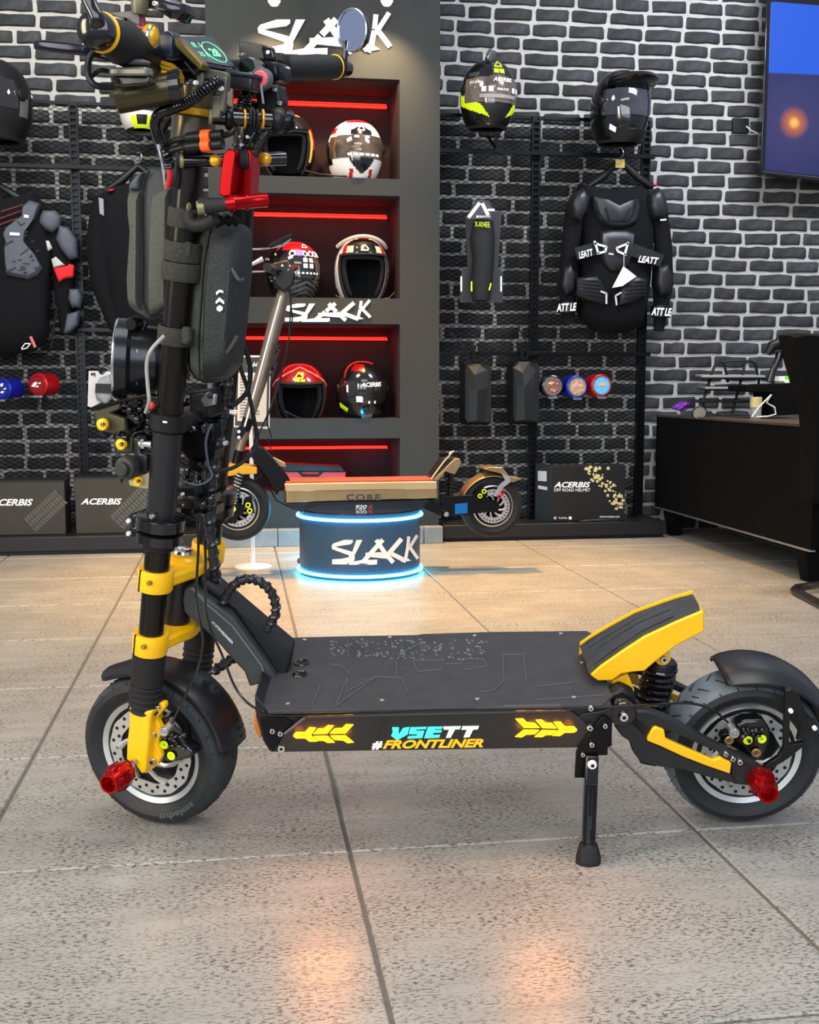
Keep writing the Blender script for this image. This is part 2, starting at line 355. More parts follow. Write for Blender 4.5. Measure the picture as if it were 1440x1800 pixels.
# ---------------------------------------------------------------- expanded metal mesh racks
MESHM = mat('black_mesh_metal', (8, 8, 9), .85, noise=.1, spec=.1)
def rack(x0, x1, zbot, ztop, ups, rails, lab, phase=0):
    t = thing('mesh_display_rack', lab, 'rack', ((x0+x1)/2, MESHY, zbot))
    g = G(); dx, dz, th = .0225, .0115, .0015
    nx = int((x1-x0)/dx); nz = int((ztop-zbot)/(2*dz))
    for r in range(nz+1):
        for sgn in (1, -1):
            V = []
            for k in range(nx+1):
                x = x0+k*dx; z = zbot+r*2*dz+(dz if (k % 2) else 0)*sgn
                V += [(x, MESHY-.001, z-th), (x, MESHY-.001, z+th), (x, MESHY+.001, z+th+.0006)]
            g.add(V, [q for k in range(nx) for q in ((3*k, 3*k+3, 3*k+4, 3*k+1), (3*k+1, 3*k+4, 3*k+5, 3*k+2))])
    build('wire_mesh', g, MESHM, t, kind='stuff')
    for u in ups:
        g = G()
        g.box(ROOM, u-.022, u-.013, MESHY-.05, MESHY-.02, zbot, ztop); g.box(ROOM, u+.013, u+.022, MESHY-.05, MESHY-.02, zbot, ztop); g.box(ROOM, u-.013, u+.013, MESHY-.03, MESHY-.02, zbot, ztop)
        z = zbot
        while z < ztop-.01: g.box(ROOM, u-.014, u+.014, MESHY-.05, MESHY-.045, z, z+.012); z += .03
        build('slotted_upright', g, BLK_M, t)
    for (a, b_, z, h) in rails:
        build('rail', G().box(ROOM, a, b_, MESHY-.085, MESHY-.052, z-h/2, z+h/2), BLK_M, t, bevel=.002)
    build('top_edge', G().box(ROOM, x0, x1, MESHY-.02, MESHY+.004, ztop-.006, ztop+.008), BLK_M, t)
    return t
YR = MESHY-.07
def zx(x, y, Y=YR): a, c = ROOM.at(x, y, Y); return a, c
rack(-1.75, pl-.01, .1, ROOM.at(130, 183, MESHY)[1], [ROOM.at(137, 400, MESHY)[0]],
     [(-1.7, pl-.02, zx(100, 293)[1], .022), (-1.7, pl-.02, zx(170, 580)[1], .02)], 'black expanded mesh rack on the brick wall left of the pillar')
xr = ROOM.at(1128, 400, MESHY)[0]
rack(pr+.012, xr+.02, .1, ROOM.at(900, 207, MESHY)[1], [ROOM.at(937, 400, MESHY)[0], xr],
     [(pr+.015, xr+.035, zx(950, 270)[1], .022), (pr+.015, xr+.035, zx(950, 622)[1], .022)], 'black expanded mesh rack on the brick wall right of the pillar')
# ================================================================ background things
def pillow(g, fr, px, b, d, t=.02, lv=((1, 0), (.96, .35), (.86, .7), (.66, .92), (.35, 1.))):
    P = fr.pts(px, b); n = len(P); cx = sum(p[0] for p in P)/n; cy = sum(p[1] for p in P)/n
    if sum(P[i][0]*P[(i+1) % n][1]-P[(i+1) % n][0]*P[i][1] for i in range(n)) < 0: P = P[::-1]
    V = [fr.P(a, b+t, c) for a, c in P]
    for s_, h in lv: V += [fr.P(cx+(a-cx)*s_, b-d*h, cy+(c-cy)*s_) for a, c in P]
    k = len(lv)
    return g.add(V, [tuple(range(n-1, -1, -1)), tuple(range(k*n, k*n+n))]+[(j*n+i, j*n+(i+1) % n, (j+1)*n+(i+1) % n, (j+1)*n+i) for j in range(k) for i in range(n)])
def stroked(fr, b, lines, wd, t=.003):
    g = G(); M = FM(fr, b)
    for l in lines: g.stroke(M, l, wd, t)
    return g
# ---- helmets
class Helm:
    def __init__(s, label, px, py, Y, wpx, yaw=0, pitch=0, roll=0, group=None, tall=1.):
        c = ROOM.W(px, py, Y); s.s = wpx*ROOM.m(Y, px, py)/.25; s.c = c; s.tall = tall
        y, p, r = R(yaw), R(pitch), R(roll)
        f = np.array([sin(y)*cos(p), -cos(y)*cos(p), -sin(p)]); x = nrm(np.cross(np.array([0, 0, 1.]), f)); u = np.cross(f, x)
        x, u = x*cos(r)+u*sin(r), u*cos(r)-x*sin(r)
        s.f, s.x, s.u = f, x, u
        s.t = thing('motorcycle_helmet', label, 'helmet', c-np.array([0, 0, .13*s.s]), group)
    def pt(s, th, ph, off=0.):
        """th: degrees round from the face, ph: degrees up"""
        t, p = R(th), R(ph); cp = abs(cos(p))**(.85 if ph > 0 else .62)
        lo = max(0, -ph/60)
        fr_ = max(0, cos(t))
        X = .125*cp*sin(t)*(1-.12*lo*fr_); Z = (.135*sin(p) if ph > 0 else .155*sin(p))*s.tall
        Fy = cp*cos(t)*(.145+.022*lo*fr_)
        q = np.array([X, Fy, Z]); q = q*(1+off/.13)
        return s.c+s.s*(s.x*q[0]+s.f*q[1]+s.u*q[2])
    def part(s, name, m, cond, off=0., n=120, k=76, lab=None, lo=-58, parent=None, thick=.006, bev=0):
        g = G(); ths = [-180+360*i/n for i in range(n)]; phs = [lo+(90-lo)*j/k for j in range(k+1)]; idx = {}
        def vid(i, j, o):
            i %= n; key = (i, j, o)
            if key not in idx: idx[key] = len(g.v); g.v.append(tuple(s.pt(ths[i], phs[j], off-(thick if o else 0))))
            return idx[key]
        on = {(i, j): cond(ths[i]+180/n if ths[i] < 180 else 180, (phs[j]+phs[j+1])/2) for i in range(n) for j in range(k)}
        for (i, j), v in on.items():
            if not v: continue
            g.f.append((vid(i, j, 0), vid(i+1, j, 0), vid(i+1, j+1, 0), vid(i, j+1, 0)))
            for (di, dj), (a, b_) in (((1, 0), ((i+1, j), (i+1, j+1))), ((-1, 0), ((i, j+1), (i, j))), ((0, 1), ((i+1, j+1), (i, j+1))), ((0, -1), ((i, j), (i+1, j)))):
                q = ((i+di) % n, j+dj)
                if not on.get(q, False): g.f.append((vid(*a, 0), vid(*b_, 0), vid(*b_, 1), vid(*a, 1)))
        return build(name, g, m, parent or s.t, label=lab) if g.f else None
    def M(s, off=.004): # mapper (degrees, degrees)
        return lambda th, ph, t: s.pt(th, ph, off+t)
    def shape(s, name, m, polys, off=.004, t=.002, strokes=(), wd=3, lab=None):
        g = G()
        for p in polys: g.poly(s.M(off), p[::-1], t)
        for p in strokes: g.stroke(s.M(off), p, wd, t)
        # outward faces: polygons are given in degrees
        return build(name, g, m, s.t, label=lab)
    def word(s, txt, m, a0, b0, a1, b1, off=.006, lab=None, sh=0):
        return build('printed_lettering', G().text(txt, lambda x, y, t: s.pt(x, y, off+t), a0, b0, a1, b1, .001, shear=sh, bold=.02), m, s.t, label=lab)
    def logo(s, m, a, b, w=16, off=.006, lab=None):
        h = w*.62; pts = [(a-w*.5, b-h*.4), (a-w*.08, b+h*.5), (a+w*.08, b+h*.5), (a+w*.42, b-h*.15), (a+w*.3, b-h*.4), (a-w*.5, b-h*.4)]
        g = G()
        for i in range(5): g.stroke(s.M(off), [pts[i], pts[i+1]], w*.13, .001)
        return build('triangle_emblem', g, m, s.t, label=lab)
vis = lambda th, ph: abs(th) < 78 and -16 < ph < 26-abs(th)*.06
port = lambda th, ph: abs(th) < 64 and ph < 22 and ph > -70
LIN = mat('helmet_lining', (16, 16, 19), .95, noise=.2, scale=80)
def full(h, shell, extra, visor=GLASSD):
    """extra: (name, material, cond, off, label)"""
    taken = lambda th, ph: vis(th, ph) or any(e[2](th, ph) for e in extra)
    h.part('shell', shell, lambda th, ph: not taken(th, ph))
    for e in extra: h.part(e[0], e[1], (lambda e_: lambda th, ph: e_[2](th, ph) and not vis(th, ph))(e), e[3], lab=e[4] if len(e) > 4 else None)
    h.part('visor', visor, vis, .003, lab='dark reflective visor')
    h.part('rubber_trim', BLK_R, lambda th, ph: -61 < ph < -54, .001, lo=-62)
    h.part('lining', LIN, lambda th, ph: True, -.012, n=32, k=20, lo=-52)
    for sx in (-1, 1): build('visor_pivot', G().lathe(h.pt(84*sx, 4, -.002), h.x*sx, [(.024*h.s, 0), (.024*h.s, .006*h.s), (.018*h.s, .010*h.s)], 20), BLK, h.t)
def openface(h, shell, extra, dark=False):
    taken = lambda th, ph: port(th, ph) or any(e[2](th, ph) for e in extra)
    h.part('shell', shell, lambda th, ph: not taken(th, ph))
    for e in extra: h.part(e[0], e[1], (lambda e_: lambda th, ph: e_[2](th, ph) and not port(th, ph))(e), e[3], lab=e[4] if len(e) > 4 else None)
    h.part('lining', LIN, lambda th, ph: abs(th) > 50 or ph > 14, -.014, n=48, k=30, thick=.012)
    h.part('edge_trim', BLK_R, lambda th, ph: (60 < abs(th) < 67 and ph < 22) or (abs(th) < 67 and 20 < ph < 24), .003)
DKR = mat('dark_red_gloss', (120, 12, 18), .2, coat=.6, noise=.1)
PINKW = mat('white_shell_paint', (226, 220, 214), .25, coat=.4, noise=.03)
DGRY = mat('dark_grey_gloss', (62, 66, 68), .3, coat=.3, noise=.05)
# uppermost niche
h = Helm('black and yellow helmet with a lime sticker beside the white one in the top niche', 506, 256, 5.76, 96, yaw=-14, pitch=6)
openface(h, BLK_G, [('colour_band', mat('yellow_red_band', (226, 190, 70), .3, coat=.3, noise=.35, scale=14), lambda th, ph: 66 < th < 76 and ph > -30 or (abs(th-40) < 60 and 46 < ph < 52), .002), ('red_stripe', REDP, lambda th, ph: 76 <= th < 84 and ph > -10, .002)])
h.part('visor', GLASSD, lambda th, ph: abs(th) < 70 and 24 < ph < 52, .012, lab='visor flipped up'); h.shape('sticker', NEON, [[(-6, 28), (14, 28), (14, 40), (-6, 40)]], .018)
h = Helm('white helmet with red stripes and silvered visor in the top niche', 624, 267, 5.74, 97, yaw=7, pitch=4)
full(h, PINKW, [('colour_band', REDP, lambda th, ph: (58 < ph < 72 and abs(th-20) < 70) or (abs(th+95) < 28 and 30 < ph < 44), .001), ('brow_plate', BLK_G, lambda th, ph: abs(th) < 24 and 26 < ph < 46-abs(th)*.5, .004), ('side_plate', BLK_G, lambda th, ph: (72 < abs(th) < 112 and -24 < ph < 12), .002), ('chin_vent', BLK_G, lambda th, ph: abs(th) < 26+ph*.5+10 and -42 < ph < -16 and abs(th) < (ph+46)*1.1, .003), ('red_stripe', REDP, lambda th, ph: abs(abs(th)-(32+(ph+56)*-.35)) < 4.5 and -57 < ph < -34, .002)], mat('silvered_visor', (120, 108, 96), .12, metal=.7, noise=.5, scale=18))
h.logo(WHTP, 0, 37, 18); h.shape('visor_print', WHTP, [[(-30+12*i, -12), (-21+12*i, -12), (-21+12*i, -8), (-30+12*i, -8)] for i in range(6)]+[[(-16, 18), (16, 18), (16, 22), (-16, 22)]], .006, .001)
# second niche
h = Helm('red black and white checked helmet behind the gold scooter handlebar', 516, 476, 5.76, 92, yaw=22, pitch=2)
chk = lambda th, ph: (int((th+180)//8)+int((ph+90)//9)) % 2 == 0
full(h, BLK_G, [('crown', REDP, lambda th, ph: ph > 40 and th > -60, .001), ('checked_squares', WHTP, lambda th, ph: (26 < ph < 40 and abs(th-10) < 50 and chk(th, ph)), .002), ('grey_stripe', DGRY, lambda th, ph: -56 < ph < -20 and int(ph/5+abs(th)/16) % 2 == 0 and abs(th) < 50, .002)])
h.logo(WHTP, 4, 50, 18); h.shape('blue_patch', mat('blue_print', (60, 70, 190), .4), [[(-24, 26), (-6, 26), (-4, 38), (-22, 40)]], .004)
h.shape('visor_print', WHTP, [[(a, c), (a+9, c), (a+9, c+8), (a, c+8)] for a in (-8, 6) for c in (2, 13)]+[[(-30+9*i, -8), (-25+9*i, -8), (-25+9*i, -5), (-30+9*i, -5)] for i in range(7)], .006, .001)
h = Helm('white and red flip-up helmet with its chin bar raised in the second niche', 635, 474, 5.74, 94, yaw=2, pitch=-2, tall=1.1)
openface(h, PINKW, [('brow_plate', BLK_G, lambda th, ph: abs(th) < 26 and 22 < ph < 40, .004), ('brow_panel', mat('beige_gloss', (190, 180, 160), .3, coat=.3), lambda th, ph: 26 <= abs(th) < 46 and 22 < ph < 38, .003), ('red_panel', REDP, lambda th, ph: 46 <= abs(th) < 58 and 20 < ph < 40, .003), ('dark_gap', BLK, lambda th, ph: abs(th) < 60-(ph-40)*1.1 and 40 <= ph < 58, 0), ('red_peak', REDP, lambda th, ph: abs(th) < 34-(ph-50)*1.4 and 58 <= ph < 72, .003), ('shell_stripe', DGRY, lambda th, ph: abs(abs(th)-(84-(ph-10)*.3)) < 2.5 and ph > -30, .003)])
h.logo(WHTP, 0, 31, 18)
g = G(); c0 = h.c
for k in (0, 1): g.tube([h.pt(a, 26+30*cos(R(a*.9)), .016) for a in range(-78, 79, 6)], [.009*h.s]*27, 8)
build('raised_chin_bar', g, PINKW, h.t)
# third niche
h = Helm('glossy dark red open helmet with a lime emblem in the third niche', 527, 690, 5.74, 96, yaw=-2, pitch=4)
openface(h, DKR, [('shell_stripe', mat('pink_print', (190, 110, 110), .4), lambda th, ph: abs(ph-(62-abs(th)*.55)) < 2 and abs(th) < 90, .002)])
h.logo(NEON, -2, 36, 20, .008); h.shape('sticker', NEON, [[(-12, 24), (-1, 24), (-1, 29), (-12, 29)], [(1, 24), (10, 24), (10, 29), (1, 29)]], .006, .001)
h = Helm('black helmet with peak and white visor print in the third niche', 636, 686, 5.74, 88, yaw=6, pitch=8, tall=1.1)
full(h, BLK_G, [('brow_plate', DKR, lambda th, ph: -50 < th < -5 and 46 < ph < 66, .001), ('chin_vent', DGRY, lambda th, ph: abs(th) < 14 and -52 < ph < -34, .004)])
h.word('ACERBIS', WHTP, -16, 14, 34, 22, sh=.3); h.shape('visor_print', WHTP, [[(-26, -12), (-12, -12), (-12, -3), (-26, -3)], [(0, -14), (4, -14), (4, -10), (0, -10)], [(14, -14), (18, -14), (18, -10), (14, -10)], [(-48, 2), (-44, 2), (-46, 16), (-50, 14)]], .006, .001)
h.shape('neon_patch', NEON, [[(-74, -26), (-52, -32), (-48, -26), (-74, -18)]], .004)
for hh, P in (('motorcycle_helmet', ((536, 300), (560, 306), (590, 309), (610, 310))), ('motorcycle_helmet.003', ((590, 520), (610, 527), (650, 530), (684, 524), (694, 514))), ('motorcycle_helmet.004', ((500, 722), (515, 730), (530, 736), (545, 737)))):
    build('chin_strap', G().tube([ROOM.W(x, y, PILY+.015) for x, y in P], .004, 6), BLK, bpy.data.objects[hh])
# on the wall
h = Helm('black helmet with neon yellow jaw stripes hanging on the brick right of the pillar', 858, 168, 5.60, 96, yaw=8, pitch=6, tall=1.12)
full(h, BLK_G, [('neon_stripe', NEON, lambda th, ph: (18 < abs(th) < 95 and -44+abs(th)*.28 < ph < -32+abs(th)*.36), .002, 'neon yellow stripe'), ('grey_panel', DGRY, lambda th, ph: (16 < abs(th) < 70 and -32+abs(th)*.36 <= ph < -17) or (-75 < th < -45 and 26 < ph < 34), .002), ('brow_plate', DGRY, lambda th, ph: abs(th) < 16 and 26 < ph < 56, .004, 'grey brow plate'), ('chin_vent', BLK, lambda th, ph: abs(th) < (ph+60)*.9 and -56 < ph < -18, .005)], mat('printed_visor', (96, 84, 78), .15, coat=.8, noise=.5, scale=14))
h.logo(NEON, 0, 46, 20, .010, 'neon triangle emblem'); h.shape('sticker', NEON, [[(-12, 29), (-1, 29), (-1, 37), (-12, 37)], [(1, 29), (12, 29), (12, 37), (1, 37)]], .009, .001)
h.word('ACERBIS', WHTP, -14, 15, 30, 22, .007, sh=.3); h.word('PINLOCK', WHTP, -6, 1, 20, 5, .007, sh=.2); h.word('ECE 22.06', WHTP, -62, 12, -38, 16, .007)
h.shape('visor_print', WHTP, [[(a, -1), (a+9, -1), (a+9, 7), (a, 7)] for a in (-36, -22, 30, 44)], .006, .001)
h.shape('visor_band', mat('grey_print', (150, 140, 134), .4), [[(-40+10*i, -9), (-30+10*i, -9), (-30+10*i, -4), (-40+10*i, -4)] for i in range(8)], .006, .001)
g = G(); g.tube([h.pt(-30, 62, .004), h.pt(-12, 74, .02), h.pt(10, 74, .02)], [.02, .03, .015], 8, flat=.6); build('roof_spoiler', g, DGRY, h.t)
h = Helm('all black adventure helmet with a peak hanging above the body armour', 1090, 190, 5.60, 98, yaw=20, pitch=4, tall=1.18)
full(h, BLK_G, [('jaw_panel', BLK, lambda th, ph: abs(th) < 60 and -56 < ph < -34, .006)], mat('clear_dark_visor', (44, 44, 50), .05, coat=1, noise=.6, scale=8))
h.shape('sticker', WHTP, [[(-64, -34), (-52, -40), (-50, -33), (-62, -27)]], .005)
g = G(); P = []
for th in range(-72, 73, 8):
    e = max(0., cos(R(th*1.15))); P.append([h.pt(th, 24, .004), h.pt(th, 29, .012+.05*e), h.pt(th, 33, .014+.045*e), h.pt(th*.8, 52, .006), h.pt(th*.6, 66, .002)])
g.grid(P); build('peak', g, BLK_G, h.t, sol=.004)
h = Helm('large black helmet hanging at the left edge of the photograph', -8, 178, 5.55, 118, yaw=-26, pitch=0, tall=1.1)
full(h, BLK, [('side_plate', mat('soft_grey_trim', (84, 84, 88), .3, coat=.3), lambda th, ph: 80 < th < 100 and -22 < ph < 0, .003)])
h.shape('stud', WHTP, [[(112, 6), (116, 6), (116, 10), (112, 10)]], .003)
h = Helm('white helmet with a lime chin half hidden behind the handlebar horn', 249, 190, 5.66, 78, yaw=4, pitch=0)
full(h, PINKW, [('lime_chin', NEON, lambda th, ph: 8 < abs(th) < 34 and -58 < ph < -26 or abs(th) < 12 and ph < -46, .002), ('chin_vent', BLK, lambda th, ph: abs(th) < 14 and -46 < ph < -24, .004)])
# helmet brackets on the rails
def bracket(x, y, x2, y2, lab):
    g = G(); p = ROOM.W(x, y, YR-.01); q = ROOM.W(x2, y2, YR-.1); g.tube([p, q], .009, 4); g.box(ROOM, p[0]-.012, p[0]+.012, YR-.025, YR-.01, p[2]-.02, p[2]+.045)
    build('helmet_bracket', g, GREYP if 0 else BLK_M, label=lab, cat='bracket')
bracket(872, 262, 858, 240, 'black bracket on the rail under the neon striped helmet'); bracket(1093, 262, 1086, 238, 'black bracket on the rail under the all black peaked helmet')
# strap and papers on the niche shelf edges
# ---- red case in the lowest niche
c = ROOM.W(552, 835, 5.70); t = thing('red_case', 'red case with a black handle in the lowest niche behind the gold deck', 'case', c-np.array([0, 0, .06]))
build('body', G().pp(ROOM, [(500, 829), (608, 829), (608, 862), (500, 862)], 5.70, .16), mat('red_case_plastic', (205, 52, 46), .5, noise=.06), t, bevel=.004)
build('lid', G().pp(ROOM, [(488, 815), (600, 820), (607, 829), (500, 829)], 5.69, .17), BLK, t, bevel=.003)
build('handle', G().tube([ROOM.W(x, y, 5.685) for x, y in ((526, 829), (532, 836), (560, 836), (566, 829))], .006, 8), BLK, t)
# ---- cardboard boxes on the plinth
def carton(x0, x1, y0, y1, Y, dp, lab, rot=0):
    a0, z1 = ROOM.at(x0, y0, Y); a1, z0 = ROOM.at(x1, y1, Y); z0 = .0865
    t = thing('cardboard_box', lab, 'box', ((a0+a1)/2, Y+dp/2, z0))
    build('carton', G().box(ROOM, a0, a1, Y, Y+dp, z0, z1), CART, t, bevel=.002)
    build('lid_flap', G().box(ROOM, a0-.001, a1+.001, Y-.001, Y+dp, z1-.004, z1+.003), CARTD, t)
    return t, a0, a1, z0, z1
CART = mat('dark_olive_carton', (52, 50, 42), .6, noise=.07, scale=20); CARTD = mat('black_carton', (24, 25, 26), .5, noise=.1)
TRK = mat('tyre_track_print', (84, 84, 78), .6, noise=.1)
def track(t, fr_b, p0, p1, wd, n, m=TRK):
    g = G(); M = FM(ROOM, fr_b); p0 = np.array(p0, float); p1 = np.array(p1, float); d = nrm(p1-p0); nn = np.array([-d[1], d[0]]); Ln = np.linalg.norm(p1-p0)
    for i in range(n):
        for k in (-1, 0, 1):
            c = p0+d*(Ln*(i+.5)/n)+nn*wd*.33*k; hw = wd*.14; hl = Ln/n*.36; sk = d*hl*.6*k
            g.poly(M, [tuple(c-d*hl-nn*hw-sk), tuple(c+d*hl-nn*hw-sk), tuple(c+d*hl+nn*hw+sk), tuple(c-d*hl+nn*hw+sk)], .0008)
    return build('printed_tyre_track', g, m, t)
t, *_ = carton(-80, 116, 848, 948, 5.53, .18, 'dark olive carton cut off by the left edge with white lettering')
build('printed_lettering', G().text('ACERBIS', FM(ROOM, 5.53), -18, 889, 58, 877, .001, shear=.3, bold=.03), WHTP, t)
track(t, 5.53, (52, 924), (108, 872), 34, 13)
t, *_ = carton(131, 322, 841, 946, 5.53, .18, 'dark olive carton with white lettering behind the scooter fork')
build('printed_lettering', G().text('ACERBIS', FM(ROOM, 5.53), 142, 887, 214, 876, .001, shear=.3, bold=.03), WHTP, t)
track(t, 5.53, (205, 920), (262, 862), 36, 13)
# open box right, turned a little
pc = ROOM.W(967, 925, 5.66); ang = R(4); BF = Frame((pc[0], pc[1], .0865), (cos(ang), sin(ang), 0), (-sin(ang), cos(ang), 0), (0, 0, 1))
t = thing('cardboard_box', 'black carton with gold tyre track print standing on the right plinth', 'box', (pc[0]+.19, pc[1]+.1, .085))
a1, _ = BF.at(1098, 900, 0); _, z1 = BF.at(967, 819, 0)
g = G().box(BF, 0, a1, 0, .1, 0, z1); build('carton', g, CARTD, t, bevel=.002)
ang2 = R(66); sf = Frame(BF.P(0, 0, 0), (cos(ang2+pi), -sin(ang2+pi)*-1, 0), (0, 0, 0), (0, 0, 1))
g = G(); e = BF.P(-.055, .08, 0); g.add([BF.P(0, 0, 0), BF.P(0, 0, z1), e+np.array([0, 0, z1+.012]), e, BF.P(0, .1, 0), BF.P(0, .1, z1)], [(0, 1, 2, 3), (3, 2, 5, 4), (1, 5, 2)])
build('side_flap', g, CARTD, t)
MB_ = FM(BF, -.0005); SM = lambda x, y, tt: BF.P(0, 0, 0)*(1-x)+e*x+np.array([0, 0, y*z1])+nrm(np.array([-.9, -.4, 0]))*(.001+tt)
build('side_label', G().poly(SM, [(.25, .72), (.82, .72), (.82, .9), (.25, .9)], .001).poly(SM, [(.2, .56), (.8, .58), (.8, .64), (.2, .62)], .001), mat('label_grey', (170, 172, 176), .5), t)
build('printed_lettering', G().text('ACERBIS', MB_, 974, 857, 1038, 847, .001, shear=.3, bold=.03), WHTP, t)
build('printed_lettering', G().text('OFF ROAD HELMET', MB_, 974, 864, 1038, 858.5, .001), WHTP, t)
build('printed_lettering', G().text('WWW.ACERBIS.COM', MB_, 1054, 910, 1089, 907, .001), WHTP, t)
build('printed_lettering', G().text('YouTube', MB_, 982, 912, 997, 908.5, .001), WHTP, t)
g = G(); rnd = random.Random(5)
g.poly(MB_, [(1000, 908), (1005, 908), (1005, 913), (1000, 913)], .001); g.lathe(BF.P(*[BF.at(976, 910.5, 0)[0], 0, BF.at(976, 910.5, 0)[1]]), BF.b, [(.004, -.001), (.007, -.001), (.007, 0), (.004, 0), (.004, -.001)], 12); build('printed_symbols', g, WHTP, t)
g = G()
for i in range(95):
    u = rnd.random(); v = rnd.gauss(0, .42); x = 1034+62*u+13*v; y = 819+72*u**1.15-13*v
    if x > 1097 or y < 820: continue
    s_ = rnd.uniform(1.2, 3.6); a = rnd.uniform(0, 1.5); L = [(x+s_*cos(a+k)*(1.25 if k < 2 else .9), y+s_*sin(a+k)) for k in (0, 1.4, 3.0, 4.6)]
    g.poly(MB_, L, .0008+i*1e-5)
build('printed_tyre_track', g, mat('gold_print', (206, 192, 138), .6, noise=.1), t, label='pale gold tyre track print')
g = G(); A = [BF.at(x, y, -.02) for x, y in ((1018, 921), (1034, 913), (1056, 911), (1078, 915), (1096, 922))]
g.grid([[BF.P(a, -.03, .001) for a, c in A], [BF.P(a, -.022, max(.002, c*.9)) for a, c in A], [BF.P(a, -.003, max(.002, c)) for a, c in A]]); build('loose_flap', g, CARTD, t, sol=.003)
# ---- left body armour and jacket
YA = 5.68
t = thing('body_armour_vest', 'black armour vest with grey plates and red sleeve band, hanging left', 'body armour', ROOM.W(40, 620, YA))
g = G(); pillow(g, ROOM, [(-40, 360), (20, 345), (60, 338), (78, 360), (95, 440), (88, 500), (85, 590), (60, 618), (10, 625), (-40, 628)], YA, .09, .03); build('torso', g, CLOTH, t)
g = G(); pillow(g, ROOM, [(52, 352), (70, 358), (62, 382), (46, 402), (43, 425), (52, 438), (62, 448), (74, 472), (66, 484), (50, 492), (12, 484), (9, 470), (7, 438), (10, 428), (5, 412), (10, 400), (26, 388), (40, 378), (42, 360)], YA-.085, .03, .03, ((1, 0), (.97, .5), (.9, .9), (.6, 1)))
pt = build('back_plate', g, GREYP, t, label='grey perforated plate')
rr = random.Random(2); sl = []
for i in range(22):
    x = rr.uniform(14, 66); y = rr.uniform(395, 480); a = rr.choice([-.5, -.2, .1]); 
    if x < 70-abs(y-440)*.1 and x > 8+max(0, 405-y): sl.append([(x, y), (x+5*cos(a), y+5*sin(a))])
sl += [[(8, 431), (20, 424)], [(36, 448), (50, 437)], [(10, 478), (28, 470)], [(31, 388), (36, 396)], [(36, 396), (44, 392)]]
build('slot', stroked(ROOM, YA-.116, sl, 2, .002), BLK, pt); build('white_tag', stroked(ROOM, YA-.117, [[(18, 411), (34, 412)], [(43, 380), (50, 381)]], 5, .004), WHTP, t)
for L, d in (([(76, 370), (98, 370), (108, 382), (105, 400), (92, 409), (80, 404), (68, 392), (70, 380)], .03), ([(104, 396), (120, 400), (134, 420), (136, 452), (122, 456), (108, 440), (98, 420)], .03), ([(122, 508), (138, 508), (144, 522), (140, 540), (126, 540), (120, 526)], .03), ([(118, 552), (140, 546), (136, 570), (122, 584), (112, 586)], .02)):
    g = G(); pillow(g, ROOM, L, YA-.05, d, .04); build('limb_plate', g, GREYP, t)
g = G().tube([ROOM.W(x, y, YA) for x, y in ((84, 372), (100, 420), (112, 470), (112, 530), (118, 586))], [.045, .06, .05, .04, .03], 12, flat=.8); build('sleeve', g, CLOTH, t)
g = G(); pillow(g, ROOM, [(94, 472), (118, 467), (122, 464), (130, 466), (128, 486), (112, 490), (103, 496)], YA-.055, .012, .03); build('red_band', g, mat('red_cloth', (214, 30, 34), .8, noise=.1), t, label='red sleeve band')
g = G(); pillow(g, ROOM, [(90, 456), (98, 451), (114, 466), (94, 471)], YA-.055, .01, .03); pillow(g, ROOM, [(80, 423), (86, 423), (92, 436), (84, 442)], YA-.055, .01, .03); build('light_panel', g, mat('light_grey_mesh', (176, 178, 178), .8, noise=.2), t)
M = FM(ROOM, YA-.08); g = G()
for a, b_ in (((38, 612), (44, 604)), ((44, 604), (54, 604)), ((54, 604), (47, 612)), ((47, 612), (38, 614))): g.stroke(M, [a, b_], 1.6, .002)
build('triangle_emblem', g, WHTP, t); build('zip_pull', stroked(ROOM, YA-.08, [[(54, 592), (62, 610)]], 5, .003), REDP, t)
g = G().tube([ROOM.W(x, y, YA-.06) for x, y in ((100, 540), (94, 580), (90, 612))], .005, 6); g.ell(ROOM.W(88, 624, YA-.05), (.018, 0, 0), (0, .006, 0), (0, 0, .008)); build('cord', g, BLK, t)
build('collar_stripes', stroked(ROOM, YA-.09, [[(2, 372), (40, 360)], [(0, 384), (38, 370)], [(0, 395), (30, 384)]], 1.6, .003), mat('dull_red_cloth', (120, 44, 48), .8), t)
def hanger(cx, cy, half, drop, lab, Y=YA):
    t = thing('clothes_hanger', lab, 'hanger', ROOM.W(cx, cy+drop, Y))
    g = G().tube([ROOM.W(x, y, Y) for x, y in ((cx-half, cy+drop), (cx-half*.55, cy+drop*.62), (cx-6, cy+4), (cx, cy), (cx+6, cy+4), (cx+half*.55, cy+drop*.62), (cx+half, cy+drop))], [.012, .02, .016, .015, .016, .02, .012], 10); build('shoulder_bar', g, BLK, t)
    P = [ROOM.W(cx+6*sin(a)*1., cy-16-9*cos(a), Y) for a in np.linspace(-.4, pi, 10)]; build('hook', G().tube(P+[ROOM.W(cx, cy-2, Y)], .0022, 6), CHROME, t); return t
hanger(-8, 322, 62, 36, 'black hanger of the left armour vest'); t2 = hanger(243, 292, 58, 44, 'black hanger behind the hard bag', 5.7)
t = thing('motorcycle_jacket', 'black jacket hanging on the left rack behind the fork bags', 'jacket', ROOM.W(240, 590, YA))
g = G(); pillow(g, ROOM, [(168, 345), (200, 328), (245, 318), (300, 330), (318, 350), (315, 590), (245, 600), (196, 582), (190, 520), (180, 470), (164, 440)], YA, .08, .04); build('body', g, CLOTH, t)
g = G().tube([ROOM.W(x, y, YA-.03) for x, y in ((180, 352), (172, 420), (178, 500), (205, 575))], [.045, .055, .05, .035], 12); build('sleeve', g, CLOTH, t)
